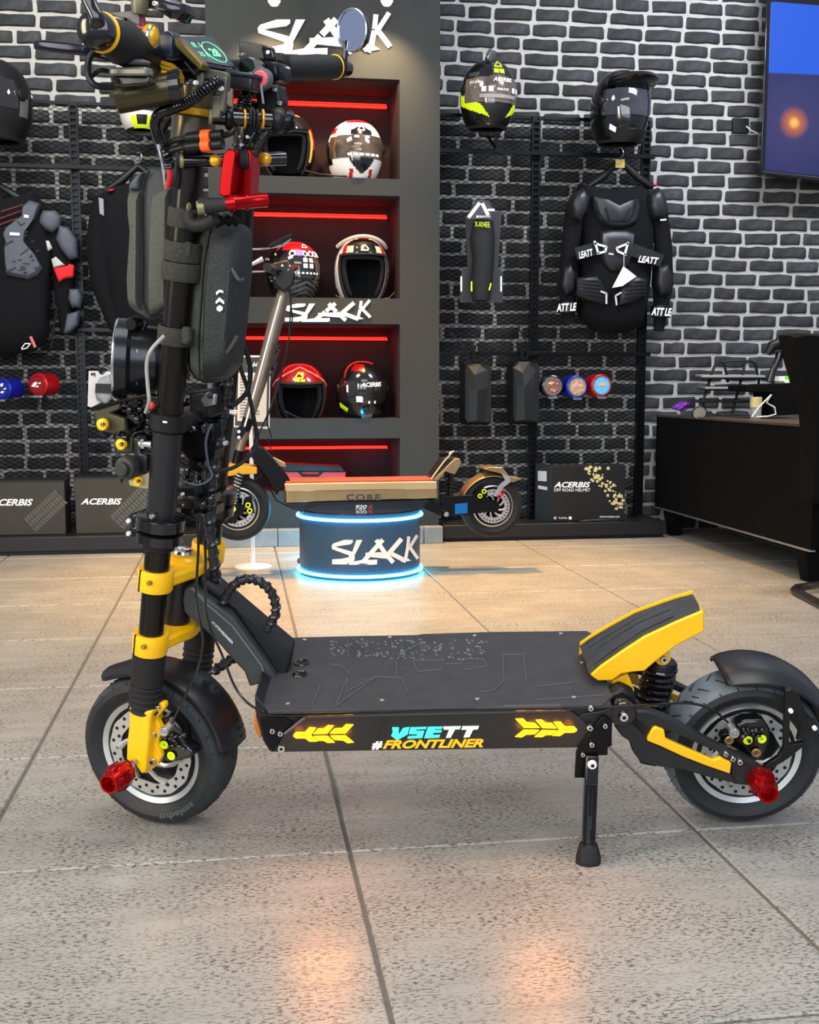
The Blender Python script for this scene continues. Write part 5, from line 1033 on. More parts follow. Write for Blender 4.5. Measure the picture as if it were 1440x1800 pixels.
build('amber_reflector', G().pp(SF, [(447, 1252), (456, 1250), (461, 1256), (461, 1296), (456, 1298), (447, 1284)], -.1, .18), mat('amber_plastic', (196, 110, 20), .2, coat=.5, noise=.08), T_, bevel=.003)
for x, y, r in ((86, 443, 5.2), (116, 453, 5.2), (120, 510, 7)): q = k4([(x, y)])[0]; bolt(SF, q[0], q[1], -.134, r, CHROME)
build('corner_plate', G().pp(SF, [(456, 1262), (500, 1262), (516, 1270), (494, 1300), (480, 1322), (466, 1304)], -.136, .004), BLK_M, T_, bevel=.001)
build('corner_rail', G().tube([S(500, 1290, -.141), S(537, 1260, -.141)], .0025, 6), GREYP, T_)
# kickstand
kk = K(960, 1130, 4.5)
build('rear_side_plate', G().pp(SF, kk([(260, 590), (300, 560), (430, 545), (520, 520), (520, 800), (480, 822), (240, 822), (270, 700)]), -.137, .004), BLK_S, T_, bevel=.001)
ks = build('kickstand_bracket', G().pp(SF, kk([(440, 590), (470, 590), (522, 625), (522, 818), (490, 826), (488, 888), (410, 894), (310, 1010), (300, 1070), (228, 1068), (240, 862)]), -.146, .008), BLK_M, T_, bevel=.001)
for x, y, r in ((346, 665, 5.5), (465, 650, 4.6), (360, 797, 5), (290, 876, 4.2), (352, 512, 4.8)): q = kk([(x, y)])[0]; bolt(SF, q[0], q[1], -.147, r, CHROME)
a = S(1040, 1340, -.15); b_ = S(1034, 1494, -.197); ax = nrm(b_-a)
KF = Frame(a, nrm(SF.a-ax*(SF.a@ax)), np.cross(ax, nrm(SF.a-ax*(SF.a@ax)))*-1, -ax); Lk = np.linalg.norm(b_-a)
if KF.b@FW < 0: KF.b = -KF.b
g = G().box(KF, -.011, .011, -.008, .008, -Lk, .012); lg = build('kickstand_leg', g, BLK_G, T_, bevel=.003)
g = G().box(KF, -.010, -.006, -.012, -.007, -Lk, -.035).box(KF, .004, .008, -.012, -.007, -Lk*.95, -.035).box(KF, -.002, .001, -.011, -.007, -Lk*.6, -.035).box(KF, .002, .008, -.014, -.008, -Lk*.88, -Lk*.75); build('leg_ribs', g, BLK_M, lg, kind='stuff')
fp = b_.copy(); q = lambda da, dn, z: np.array([fp[0], fp[1], 0])+uv*da+fwv*dn+np.array([0, 0, z])
V = [q(cos(t)*.021, sin(t)*.017-.004, z) for z in (0, .012) for t in np.linspace(0, 2*pi, 8, endpoint=False)]+[q(cos(t)*.015, sin(t)*.012, .034) for t in np.linspace(0, 2*pi, 8, endpoint=False)]
build('kickstand_foot', G().add(V, [tuple(range(7, -1, -1)), tuple(range(16, 24))]+[(k*8+i, k*8+(i+1) % 8, k*8+8+(i+1) % 8, k*8+8+i) for k in (0, 1) for i in range(8)]), BLK_R, T_, bevel=.001)
bolt(SF, 1041, 1343, -.160, 8, WHT, name='kickstand_bolt', h=.006)
# ---- yellow footrest over the rear ----------------------------------------
hw = .062
near = SF.pts(k5([(232, 500), (290, 452), (400, 375), (520, 297), (680, 222), (822, 163)]), -hw)
sh = SF.pts(k5([(235, 502), (275, 532), (350, 530), (400, 495), (460, 485), (520, 480), (590, 420), (690, 345), (835, 268), (835, 170), (822, 163), (680, 222), (520, 297), (400, 375), (290, 452)]), -hw)
def taper(a): a0, a1 = near[0][0], near[-1][0]; return hw*(1-.42*max(0, min(1, (a-a0)/(a1-a0))))
g = G(); n = len(sh); cen = lambda i: sh[i]
off = lambda a: taper(a)
V = [SF.P(a, -hw, c) for a, c in sh]+[SF.P(a, -hw+2*off(a), c+.004*((a-sh[0][0])/.2)) for a, c in sh]
g.add(V, [tuple(range(n-1, -1, -1)), tuple(range(n, 2*n))]+[(i, (i+1) % n, (i+1) % n+n, i+n) for i in range(n)])
fr_ = build('footrest', g, YEL, T_, bevel=.005, label='yellow footrest')
def padrow(i, lift, m=13):
    a, c = near[i]; W2 = 2*off(a); out = []
    for j in range(m+1):
        t = j/m; e = 1-abs(2*t-1)**6; rib = .0055 if (j % 3 == 1 and 2 < j < m-1 and 0 < i < len(near)-1) else 0
        out.append(SF.P(a-.002, -hw+.004+(W2-.010)*t, c+lift*e+.0005+rib+.004*t*((a-near[0][0])/.2)))
    return out
LP = []
for a_, c_ in near: LP.append((a_, -hw+2*taper(a_)-.006, c_+.004*((a_-near[0][0])/.2)))
build('footrest_far_lip', G().grid([[SF.P(a_, b_, c_-.004), SF.P(a_, b_, c_+.006), SF.P(a_, b_+.006, c_+.006), SF.P(a_, b_+.007, c_-.02)] for a_, b_, c_ in LP]), YEL, fr_)
NP = []
for i in range(len(near)-1):
    for q_ in (0, .5): NP.append((near[i][0]*(1-q_)+near[i+1][0]*q_, near[i][1]*(1-q_)+near[i+1][1]*q_))
NP.append(near[-1]); near = NP
build('footrest_grip', G().grid([padrow(i, .0045) for i in range(len(near))]), RUB, T_, sharp=60, label='ribbed black grip pad')
0 and build('footrest_tip', G().prism(SF, SF.pts(k5([(205, 350), (262, 318), (300, 452), (235, 500), (212, 400)]), -hw+.004), -hw+.004, hw*.55), RUB, T_, bevel=.004)
for k_ in range(5):
    build('grip_rib', G().tube([SF.P(a_-.001, -hw+.014+(2*taper(a_)-.034)*(k_/4), c_+.0062+.004*((a_-near[0][0])/.2)*(k_/4)) for a_, c_ in near[1:-2]], .0024, 6), RUB, fr_)
build('footrest_strut', G().pp(SF, k5([(348, 530), (432, 490), (468, 580), (462, 626), (352, 622)]), -.045, .09), YEL, T_, bevel=.004)
build('shock_eye', G().lathe(S(1166, 1158, -.03), SF.b, [(.012, 0), (.014, .003), (.014, .06), (.012, .063)], 28), YEL, T_); bolt(SF, 1167, 1158, -.031, 7, CHROME)
# shock absorber
A = S(1162, 1172, 0); B_ = S(1145, 1242, 0); ax = nrm(B_-A); LL = np.linalg.norm(B_-A); e1 = nrm(np.cross(ax, SF.b)); e2 = np.cross(ax, e1)
build('shock_spring', G().tube([A+ax*LL*t/110+(e1*cos(t*.36)+e2*sin(t*.36))*.0255 for t in range(111)], .0048, 8), BLK_G, T_)
build('shock_body', G().lathe(A-ax*.01, ax, [(.024, -.004), (.027, 0), (.027, .014), (.016, .018), (.015, LL), (.026, LL+.004), (.026, LL+.016), (.02, LL+.02)], 28), BLK, T_)
# ---- neck, head tube --------------------------------------------------------
k2 = K(130, 880, 3.6); NV = -.034
NK = SF.pts(k2([(700, 560), (740, 548), (1000, 735), (1205, 1010), (1320, 1190), (1215, 1152), (1112, 1180), (1080, 1090), (1000, 1005), (900, 888), (700, 712), (690, 640)]), NV)
GREYM = mat('graphite_neck_paint', (56, 60, 60), .5, noise=.06, scale=60, bump=.05)
nk = build('neck', G().prism(SF, NK, NV, -NV*.9), GREYM, T_, bevel=.004, seg=2)
build('neck_top_cover', G().pp(SF, k2([(800, 470), (900, 545), (1385, 955), (1370, 1050), (1322, 1180), (1230, 1020), (1010, 700), (790, 540)]), -.012, .055), mat('matt_black_cover', (24, 25, 28), .6, noise=.08), T_, bevel=.006)
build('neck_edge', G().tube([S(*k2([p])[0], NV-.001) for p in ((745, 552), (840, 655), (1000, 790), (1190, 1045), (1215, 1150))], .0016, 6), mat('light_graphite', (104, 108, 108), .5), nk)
dn = nrm(np.array([1010-875, 905-765.])); nn_ = np.array([-dn[1], dn[0]])
build('serial_lettering', G().text('V11P7ZV90230400A', lambda x, y, t: S(*(np.array([130+868/3.6, 880+772/3.6])+dn*x+nn_*y), NV-.001-t), 0, 0, 53, -4.6, .0008, bold=.02), WHTP, nk)
h0 = FF.at(316, 1012, 0)[1]; h1 = FF.at(302, 1090, 0)[1]
build('head_tube', G().cyl(FF.P(.0, 0, h1-.01), FF.P(.0, 0, h0+.01), .0265, n=36), BLK_S, T_)
build('neck_gusset', G().prism(SF, SF.pts(k2([(690, 560), (740, 548), (760, 700), (700, 712)]), -.03), -.022, .022), GREYM, T_, bevel=.005)
# ---- fork tubes and crowns ---------------------------------------------------
TB = .086
def fz(y, l=-TB, x=270): return FF.at(x, y, l)[1]
prof = [(262, 1135), (273, 1000), (287, 860), (300, 745), (308, 640), (321, 480), (332, 300), (338, 200)]
pf = [FF.at(x, y, -TB) for x, y in prof]; print('tube f', [round(p[0], 3) for p in pf])
sl = np.polyfit([p[1] for p in pf], [p[0] for p in pf], 1); tf = lambda h: sl[0]*h+sl[1]
hA, hB = pf[0][1], pf[-1][1]
TUBE = mat('satin_black_tube', (44, 41, 38), .25, metal=.8, noise=.06, scale=50)
build('stem_tube', G().cyl(FF.P(tf(hA), -TB, hA), FF.P(tf(hB), -TB, hB), .0205, .022, n=36), TUBE, T_)
build('stem_tube', G().cyl(FF.P(tf(hA), TB, hA), FF.P(tf(hB), TB, hB), .0205, .021, n=36), TUBE, T_)
axT = nrm(FF.P(tf(1), 0, 1)-FF.P(tf(0), 0, 0))
def tubepoint(h, l=-TB): return FF.P(tf(h), l, h)
def collar(y0, y1, x, r, m, nm, l=-TB, ribs=0, parent=None, lab=None, n=36, ext=()):
    z0, z1 = FF.at(x, y1, l)[1], FF.at(x, y0, l)[1]
    pr = [(r-.003, 0), (r, .002)]
    for k in range(ribs): t = (k+.5)/ribs*(z1-z0); pr += [(r, t-.0025), (r+.003, t), (r, t+.0025)]
    pr += [(r, z1-z0-.002), (r-.003, z1-z0)]
    return build(nm, G().lathe(tubepoint(z0, l), axT, pr, n), m, parent or T_, label=lab)
for l, dx, dy in ((-TB, 0, 0), (TB, 92, -62)):
    collar(1146+dy, 1200+dy, 257+dx, .0275, BLK_R, 'fork_boot', l); collar(1198+dy, 1250+dy, 256+dx, .0255, BLK_R, 'ribbed_boot', l, ribs=5)
def crown(yc, hgt, xr, bolt_=False):
    z = FF.at(xr, yc, -TB)[1]; z0 = z-hgt/2; z1 = z+hgt/2; f_ = tf(z)
    for l in (-TB, TB):
        build('crown_clamp', G().lathe(FF.P(f_, l, z0), axT, [(.0215, .001), (.0285, 0), (.0295, .003), (.0295, hgt-.003), (.0285, hgt), (.0215, hgt-.001)], 40), YEL, T_)
        build('clamp_split', G().prism(FF, [(f_-.015, z0-.001), (f_-.012, z0-.001), (f_-.012, z1+.001), (f_-.015, z1+.001)], l-.027, l-.0262) if l < 0 else G().prism(FF, [(f_-.03, z0), (f_-.0285, z0), (f_-.0285, z1), (f_-.03, z1)], l-.005, l+.005), SMK, T_)
    s_ = 1
    pts = [(f_-.018, -TB), (f_+.010, -TB-.02), (f_+.024, -TB+.01), (.036, -.036), (.042, -.01), (.042, .01), (.036, .036), (f_+.024, TB-.01), (f_+.010, TB+.02), (f_-.018, TB), (-.024, .04), (-.030, 0), (-.024, -.04)]
    build('crown_plate', G().prism(FH, pts, z0+.004, z0+.004+hgt*.62), YEL, T_, bevel=.005, seg=3)
    return z0, z1, f_
z0, z1, f_ = crown(1016, .036, 272)
build('crown_boss', G().lathe(FF.P(.002, 0, z0+.015), FF.c, [(.034, 0), (.036, .004), (.033, .018), (.028, .022)], 36), YEL, T_)
build('steering_bolt', G().lathe(FF.P(.002, 0, z0+.037), FF.c, [(.017, 0), (.019, .003), (.017, .007), (.010, .008), (.009, .005), (.001, .005)], 24), CHROME, T_)
g = G(); g.ell(FF.P(.002, 0, z0+.0455), FF.a*.010, FF.b*.003, FF.c*.002); g.ell(FF.P(.002, 0, z0+.0455), FF.a*.003, FF.b*.010, FF.c*.002); build('bolt_emblem', g, WHT, T_)
crown(1127, .036, 260)
for y, x in ((1024, 264), (1136, 254)): bolt(FF, x, y, -TB-.029, 4.6, mat('brass_bolt', (180, 150, 60), .3, metal=.8), soc=False)
# big folding collars
for l, dx, dy in ((-TB, 0, 0), (TB, 100, -48)):
    for a_, b2, r in ((903, 926, .040), (930, 950, .038)):
        collar(a_+dy, b2+dy, 272+dx, r, BLK_G, 'folding_collar', l)
    collar(948+dy, 962+dy, 270+dx, .027, BLK, 'collar_neck', l)
for y in (915, 937): build('collar_ear', G().pp(FF, [(224, y-10), (246, y-12), (250, y+8), (228, y+10)], -TB-.02, .03), BLK_G, T_, bevel=.003); bolt(FF, 228, y, -TB-.022, 4, WHT, soc=False)
bolt(FF, 269, 907, -TB-.03, 5, CHROME, soc=False)
build('lower_sleeve', G().cyl(tubepoint(FF.at(270, 905, -TB)[1]), tubepoint(FF.at(301, 760, -TB)[1]), .0235, n=36), BLK_S, T_)
collar(725, 756, 300, .030, BLK, 'cross_clamp')
zc = FF.at(300, 740, -TB)[1]; fcx = tf(zc)
build('cross_plate', G().prism(FH, [(fcx-.014, -TB), (fcx+.018, -TB), (fcx+.018, TB), (fcx-.014, TB)], zc-.012, zc+.010), BLK_S, T_, bevel=.003)
for x in (273, 283): build('clamp_screw', G().cyl(F(x, 727, -TB-.018), F(x-1, 756, -TB-.018), .004, n=10), BLK_G, T_)
build('slot_mark', G().pp(FF, [(286, 740), (293, 741), (293, 744), (286, 743)], -TB-.031, .002), WHTP, T_)
# ---- near fork leg bottom ------------------------------------------------------
kf = K(130, 1130, 4.11)
fl = build('fork_leg', G().pp(FF, kf([(398, 455), (470, 492), (562, 492), (548, 560), (540, 700), (520, 900), (512, 942), (484, 952), (440, 880), (375, 852), (380, 720), (394, 600)]), -.108, .045), YEL, T_, bevel=.005, seg=3, label='yellow fork leg')
build('caliper_bracket', G().pp(FF, kf([(536, 560), (552, 510), (560, 490), (618, 430), (650, 432), (658, 470), (592, 548), (640, 640), (612, 690), (598, 740), (632, 820), (604, 882), (520, 948), (500, 940)]), -.088, .014), YEL, T_, bevel=.003)
build('fork_leg', G().prism(FF, FF.pts(kf([(398, 455), (470, 492), (562, 492), (548, 560), (540, 700), (520, 900), (512, 942), (484, 952), (440, 880), (375, 852), (380, 720), (394, 600)]), -.108), .07, .10), YEL, T_, bevel=.005)
for x, y, r in ((572, 663, 7.5), (570, 855, 7.5), (615, 462, 4), (583, 515, 4)): bolt(FF, 130+x/4.11, 1130+y/4.11, -.090, r, CHROME)
caliper(FF, kf([(600, 560), (690, 530), (770, 620), (800, 740), (860, 790), (850, 830), (740, 860), (660, 860), (620, 780), (590, 700)]), -.074, [(130+652/4.11, 1130+738/4.11, 8), (130+702/4.11, 1130+818/4.11, 8)], [])
build('cable_end', G().tube([F(303, 1270, -.09), F(289, 1285, -.09)], [.006, .007], 10).ring(F(288, 1286, -.095), FF.b, .006, .003, 16, 6), STEEL, T_)
bolt(FF, 237, 1337, -.11, 5, STEEL, soc=False)
# front mudguard
P = []
for a in np.linspace(R(136), R(18), 30):
    tt = (R(136)-a)/R(118); e = min(1, tt*6)**.5; k = .030+.010*e; row = []
    for v, r in ((-k-.003, 1.02), (-k-.001, 1.07), (-k*.7, 1.11), (0, 1.125), (k*.7, 1.11), (k+.001, 1.07), (k+.003, 1.02)):
        row.append(FWc+FF.b*v+(FF.a*cos(a)+FF.c*sin(a))*(.1405*r*(1+.05*(1-e))))
    P.append(row)
build('front_mudguard', G().grid(P), BLK_S, T_, sol=.003)
g = G()
for k in range(9):
    a = R(62-k*5); g.tube([FWc+FF.b*v+(FF.a*cos(a)+FF.c*sin(a))*(.1405*r) for v, r in ((.01, 1.13), (.036, 1.09), (.042, 1.03))], .0022, 6)
build('mudguard_ribs', g, BLK, T_, kind='stuff')
# ---- cables -----------------------------------------------------------------
def smooth(P, n=6):
    P = [np.asarray(p) for p in P]; out = []
    for i in range(len(P)-1):
        p0, p1, p2, p3 = P[max(i-1, 0)], P[i], P[i+1], P[min(i+2, len(P)-1)]
        for j in range(n):
            t = j/n; out.append(.5*((2*p1)+(p2-p0)*t+(2*p0-5*p1+4*p2-p3)*t*t+(3*p1-p0-3*p2+p3)*t**3))
    return out+[P[-1]]
def cable(pts, r, m=BLK_G, nm='cable', fr=SF, par=None): return build(nm, G().tube(smooth([fr.W(x, y, b) for x, y, b in pts]), r, 8), m, par or T_)
cable([(345, 905, -.1), (349, 960, -.11), (345, 1040, -.12), (351, 1090, -.12), (357, 1130, -.12), (345, 1180, -.12), (322, 1230, -.12), (303, 1270, -.11)], .0022, nm='brake_cable')
cable([(352, 905, -.1), (361, 970, -.11), (361, 1050, -.12), (366, 1095, -.12), (390, 1150, -.12), (412, 1205, -.13), (435, 1235, -.14), (462, 1250, -.145), (500, 1257, -.146), (760, 1250, -.147), (1000, 1246, -.147), (1090, 1243, -.14), (1160, 1238, -.135), (1210, 1236, -.13), (1250, 1246, -.12), (1280, 1270, -.1)], .0021, nm='brake_cable')
def braid(pts, r, nm='spiral_wrapped_cable', fr=SF, pitch=.012):
    P = smooth([fr.W(x, y, b) for x, y, b in pts], 8); g = G().tube(P, r*.82, 10)
    d = [0]
    for i in range(1, len(P)): d.append(d[-1]+np.linalg.norm(P[i]-P[i-1]))
    n = int(d[-1]/pitch*10); H = []; up = np.array([.3, .2, 1.])
    for k in range(n+1):
        s_ = d[-1]*k/n; i = min(max(1, int(np.searchsorted(d, s_))), len(P)-1); q = P[i-1]+(P[i]-P[i-1])*((s_-d[i-1])/(d[i]-d[i-1]+1e-9)); t = nrm(P[i]-P[i-1])
        e1 = nrm(np.cross(t, up+np.array([1e-3, 0, 0]))); e2 = np.cross(t, e1); a = 2*pi*s_/pitch; H.append(q+(e1*cos(a)+e2*sin(a))*r*.72)
    g.tube(H, r*.42, 6); return build(nm, g, mat('spiral_wrap', (28, 29, 33), .3, coat=.3, noise=.1), T_)
braid([(392, 1060, -.02), (402, 1040, -.02), (420, 1022, -.02), (445, 1018, -.02), (470, 1032, -.02), (483, 1055, -.02), (484, 1080, -.02), (470, 1106, -.02)], .0085, pitch=.013)
braid([(376, 1180, .0), (392, 1168, .0), (412, 1156, .0)], .009, pitch=.013)
braid([(400, 650, .02), (396, 700, .02), (388, 745, .02), (378, 800, .0), (372, 850, .0), (366, 900, .0), (372, 950, .0), (377, 1000, .0), (379, 1040, .02)], .0105, pitch=.02)
cable([(418, 592, .02), (432, 615, .02), (440, 650, .02), (436, 685, .02), (420, 705, .02), (405, 716, .0)], .0042, BLK)
cable([(417, 620, .02), (424, 650, .02), (437, 690, .02), (447, 740, .02), (452, 775, .02), (440, 800, .0), (410, 822, -.02), (372, 828, -.04), (350, 815, -.05)], .0035, BLK)
cable([(372, 745, -.06), (362, 775, -.06), (366, 815, -.05), (372, 838, -.05), (350, 852, -.06), (320, 845, -.06), (300, 830, -.06)], .002, GREYP)
cable([(289, 590, -.13), (266, 615, -.14), (258, 640, -.14), (260, 680, -.14), (262, 705, -.14), (256, 725, -.13)], .003, mat('pale_grey_wire', (150, 150, 144), .3), fr=FF)
# ---- hinge plates with yellow washers (left of the near tube) ------------------
OLV = mat('olive_anodised', (80, 78, 58), .35, metal=.5, noise=.1)
def washer(x, y, r, b, nm='yellow_washer', par=None):
    mm = FF.m(b, x, y)*r
    o = build(nm, G().lathe(F(x, y, b), FF.b, [(mm*.45, -.004), (mm*.95, -.003), (mm, 0), (mm, .004)], 28), YEL, par or T_)
    build('washer_bolt', G().lathe(F(x, y, b-.006), FF.b, [(mm*.3, -.002), (mm*.42, 0), (mm*.42, .004)], 16), CHROME, o)
ko = K(140, 500, 4.235)
hp = build('hinge_plate', G().pp(FF, ko([(105, 935), (300, 880), (290, 930), (225, 960), (330, 1000), (340, 1085), (250, 1110), (130, 1090)]), -.10, .01), OLV, T_, bevel=.002, label='olive hinge plate')
build('hinge_frame', G().pp(FF, ko([(100, 905), (480, 815), (560, 840), (300, 880), (105, 940)]), -.105, .02), BLK_M, T_, bevel=.002)
build('hinge_frame', G().pp(FF, ko([(110, 960), (140, 960), (150, 1080), (200, 1140), (160, 1130), (108, 1040)]), -.095, .02), BLK, T_, bevel=.002)
washer(180, 746, 10.5, -.112); 
build('hinge_plate', G().pp(FF, ko([(265, 1125), (390, 1140), (390, 1250), (270, 1250)]), -.085, .01), OLV, T_, bevel=.002); washer(213, 781, 9.8, -.098)
build('hinge_plate', G().pp(FF, ko([(360, 1460), (530, 1395), (530, 1530), (370, 1500)]), -.085, .01), mat('pale_olive', (190, 180, 140), .35, metal=.3), T_, bevel=.002, label='pale olive hinge plate'); washer(242, 846, 8.5, -.096)
build('hinge_arm', G().pp(FF, ko([(395, 1140), (440, 1145), (450, 1260), (500, 1270), (500, 1400), (330, 1450), (300, 1490), (290, 1440), (400, 1400), (400, 1260)]), -.088, .014), BLK_S, T_, bevel=.003)
mm = FF.m(-.1, 221, 822)
kn = build('round_knob', G().lathe(F(221, 823, -.105), FF.b, [(mm*10, -.016), (mm*12.5, -.014), (mm*13, -.006), (mm*19, -.005), (mm*21.5, 0), (mm*21.5, .012), (mm*18, .018)], 40), mat('dark_grey_knob', (46, 47, 43), .5), T_)
build('threaded_stud', G().cyl(F(247, 780, -.1), F(268, 781, -.1), .006, n=12).cyl(F(250, 780, -.1), F(256, 780, -.1), .0085, n=6), CHROME, T_)
g = G(); rs = random.Random(12)
for k in range(34):
    x, y = rs.uniform(212, 262), rs.uniform(704, 775)
    if rs.random() < .5: g.ell(F(x, y, rs.uniform(-.1, -.05)), FF.a*rs.uniform(.003, .009), FF.b*.008, FF.c*rs.uniform(.003, .008), 8, 6)
    else: g.box(Frame(F(x, y, -.07), FF.a, FF.b, FF.c), -.007, .006, -.01, .02, -.006, .005)
build('cable_connectors', g, BLK_G, T_, kind='stuff')
g = G()
for k in range(30):
    x, y = rs.uniform(318, 378), rs.uniform(690, 900)
    if rs.random() < .5: g.ell(F(x, y, rs.uniform(-.03, .04)), FF.a*rs.uniform(.004, .012), FF.b*.008, FF.c*rs.uniform(.004, .012), 8, 6)
    else: g.box(Frame(F(x, y, rs.uniform(-.02, .05)), FF.a, FF.b, FF.c), -.01, .01, -.01, .02, -.008, .008)
build('cable_connectors', g, BLK_G, T_, kind='stuff')
for x, y, r, m in ((323, 704, 4, CHROME), (233, 727, 3, CHROME), (310, 830, 5, STEEL), (322, 868, 3, WHT), (321, 887, 3, CHROME), (398, 778, 4.5, STEEL), (216, 719, 4, CHROME), (226, 754, 3, CHROME), (340, 752, 4, CHROME)): bolt(FF, x, y, -.05, r, m, soc=False, name='stud')
build('red_button', G().ell(F(266, 713, -.11), FF.a*.006, FF.b*.006, FF.c*.006), mat('red_plastic', (230, 60, 40), .4), T_)
build('side_stud', G().cyl(S(404, 724, 0), S(416, 727, 0), .0055, n=10), CHROME, T_)
build('bundle_box', G().pp(FF, [(312, 745), (375, 742), (378, 770), (368, 810), (330, 812), (312, 790)], 0., .05), BLK_M, T_, bevel=.005)
build('bundle_box', G().pp(FF, [(330, 690), (368, 686), (372, 735), (334, 738)], -.02, .05), BLK, T_, bevel=.005)
build('silver_emblem_box', G().pp(FF, [(352, 702), (362, 690), (378, 694), (376, 712), (358, 716)], -.03, .01), STEEL, T_, bevel=.002)
for y0 in (858, 880): build('terminal_block', G().pp(FF, [(306, y0), (345, y0+1), (345, y0+15), (306, y0+14)], -.03, .03), BLK, T_, bevel=.002)
# ---- horn ----------------------------------------------------------------------
hc = F(222, 633, -.05); hx = nrm(-RT-.14*FW+np.array([0, 0, .05]))
hn = build('horn', G().lathe(hc, hx, [(.02, -.066), (.034, -.062), (.056, -.05), (.060, -.012), (.066, -.006), (.066, 0), (.066, .012), (.060, .016), (.052, .010), (.03, .004), (.001, .004)], 56, FF.c), mat('horn_black', (44, 46, 48), .22, metal=.7, noise=.06), T_, label='round black horn')
build('horn_rim', G().ring(hc+hx*.014, hx, .0635, .0025, 56, 8), CHROME, hn)
g = G()
for k in range(7): a = 2*pi*k/7; u_ = nrm(np.cross(hx, FF.c)); v_ = np.cross(hx, u_); d = u_*cos(a)+v_*sin(a); g.tube([hc-hx*.02+d*.058, hc-hx*.05+d*.02], .004, 6)
build('horn_fins', g, STEEL, hn)
build('horn_mount', G().lathe(F(230, 570, -.08), FF.b, [(.009, 0), (.011, .003), (.011, .02), (.008, .024)], 20).tube([F(232, 578, -.07), F(242, 590, -.06), F(255, 565, -.05)], .007, 8), BLK_M, T_)
# ---- bags: things of their own ---------------------------------------------------
kb = K(0, 300, 3)
BAGO = mat('olive_grey_bag_cloth', (74, 74, 66), .75, noise=.12, scale=220, bump=.5, bscale=420); BAGD = mat('zip_tape', (52, 54, 54), .7, noise=.1, scale=90, bump=.2); BAGB = mat('carbon_bag_shell', (27, 31, 33), .42, noise=.12, scale=300, bump=.6, bscale=500)
b1 = thing('stem_bag', 'tall grey hard bag strapped on the left of the scooter stem', 'bag', F(262, 558, -.06))
g = G(); pillow(g, FF, kb([(690, 70), (720, 25), (800, -10), (860, 5), (905, 60), (905, 700), (880, 770), (800, 795), (740, 760), (690, 715), (684, 600), (700, 300)]), -.06, .01, .05, ((1, 0), (.985, .6), (.93, 1))); build('shell', g, BAGD, b1, bevel=.006)
g = G(); pillow(g, FF, kb([(692, 110), (745, 110), (742, 400), (738, 700), (742, 735), (692, 712), (687, 600), (706, 300), (694, 200)]), -.071, .012, .01, ((1, 0), (.96, .6), (.85, 1))); build('side_panel', g, BAGO, b1)
g = G(); pillow(g, FF, kb([(818, 130), (890, 85), (900, 95), (890, 715), (870, 730), (800, 770), (800, 600), (806, 300)]), -.071, .012, .01, ((1, 0), (.96, .6), (.85, 1))); build('side_panel', g, BAGO, b1)
g = G(); pillow(g, FF, kb([(694, 80), (722, 35), (765, 10), (748, 60), (745, 100), (694, 105)]), -.071, .01, .01); build('corner_panel', g, mat('blue_grey_bag_cloth', (66, 76, 84), .6, noise=.1, scale=200, bump=.4), b1)
build('zip', G().tube(smooth([F(*p, -.074) for p in kb([(790, 0), (758, 60), (750, 200), (752, 500), (750, 690), (790, 770)])]), .0016, 6), SMK, b1)
b2 = thing('stem_bag', 'tall black hard bag with white chevrons hanging right of the scooter stem', 'bag', F(395, 672, -.03))
out = kb([(1052, 330), (1075, 295), (1160, 255), (1290, 290), (1310, 325), (1306, 450), (1296, 560), (1280, 700), (1268, 870), (1252, 1030), (1215, 1085), (1150, 1115), (1095, 1122), (1045, 1105), (1010, 1060), (1008, 900), (1030, 600)])
g = G(); pillow(g, FF, out, -.05, .02, .012, ((1, 0), (.98, .5), (.92, 1))); build('shell', g, BAGB, b2, bevel=.005)
g = G(); pillow(g, FF, kb([(1150, 300), (1180, 285), (1285, 305), (1300, 340), (1296, 560), (1268, 860), (1250, 1020), (1200, 1085), (1102, 1110), (1112, 850), (1118, 650), (1138, 440)]), -.062, .035, .02, ((1, 0), (.97, .4), (.88, .8), (.7, 1))); build('bulged_front', g, BAGB, b2)
g = G(); pillow(g, FF, kb([(1052, 340), (1080, 300), (1160, 268), (1140, 310), (1125, 440), (1100, 650), (1094, 850), (1090, 1112), (1045, 1098), (1014, 1056), (1012, 900), (1034, 600)]), -.064, .012, .01, ((1, 0), (.96, .6), (.85, 1))); build('zip_panel', g, BAGO, b2)
build('zip', G().tube(smooth([F(*p, -.077) for p in kb([(1112, 300), (1080, 480), (1062, 700), (1050, 900), (1052, 1095)])]), .0015, 6), SMK, b2)
build('piping', G().tube(smooth([F(*p, -.092) for p in kb([(1140, 425), (1170, 435), (1200, 475), (1235, 540), (1262, 578)])]+[F(*kb([(1284, 572)])[0], -.08)]), .0028, 6), GREYM, b2); build('piping', G().tube(smooth([F(*p, -.09) for p in kb([(1098, 1018), (1150, 1000), (1210, 940), (1252, 872)])]), .0028, 6), GREYM, b2)
MBG = FM(FF, -.0985)
for L in ([(1142, 640), (1160, 627), (1178, 632), (1180, 645), (1162, 640), (1144, 656)], [(1140, 690), (1160, 668), (1184, 688), (1184, 704), (1161, 688), (1142, 702)], [(1146, 720), (1160, 708), (1176, 718), (1176, 734), (1161, 744), (1147, 735)]):
    build('white_chevron', G().poly(MBG, kb(L), .002), WHTP, b2)
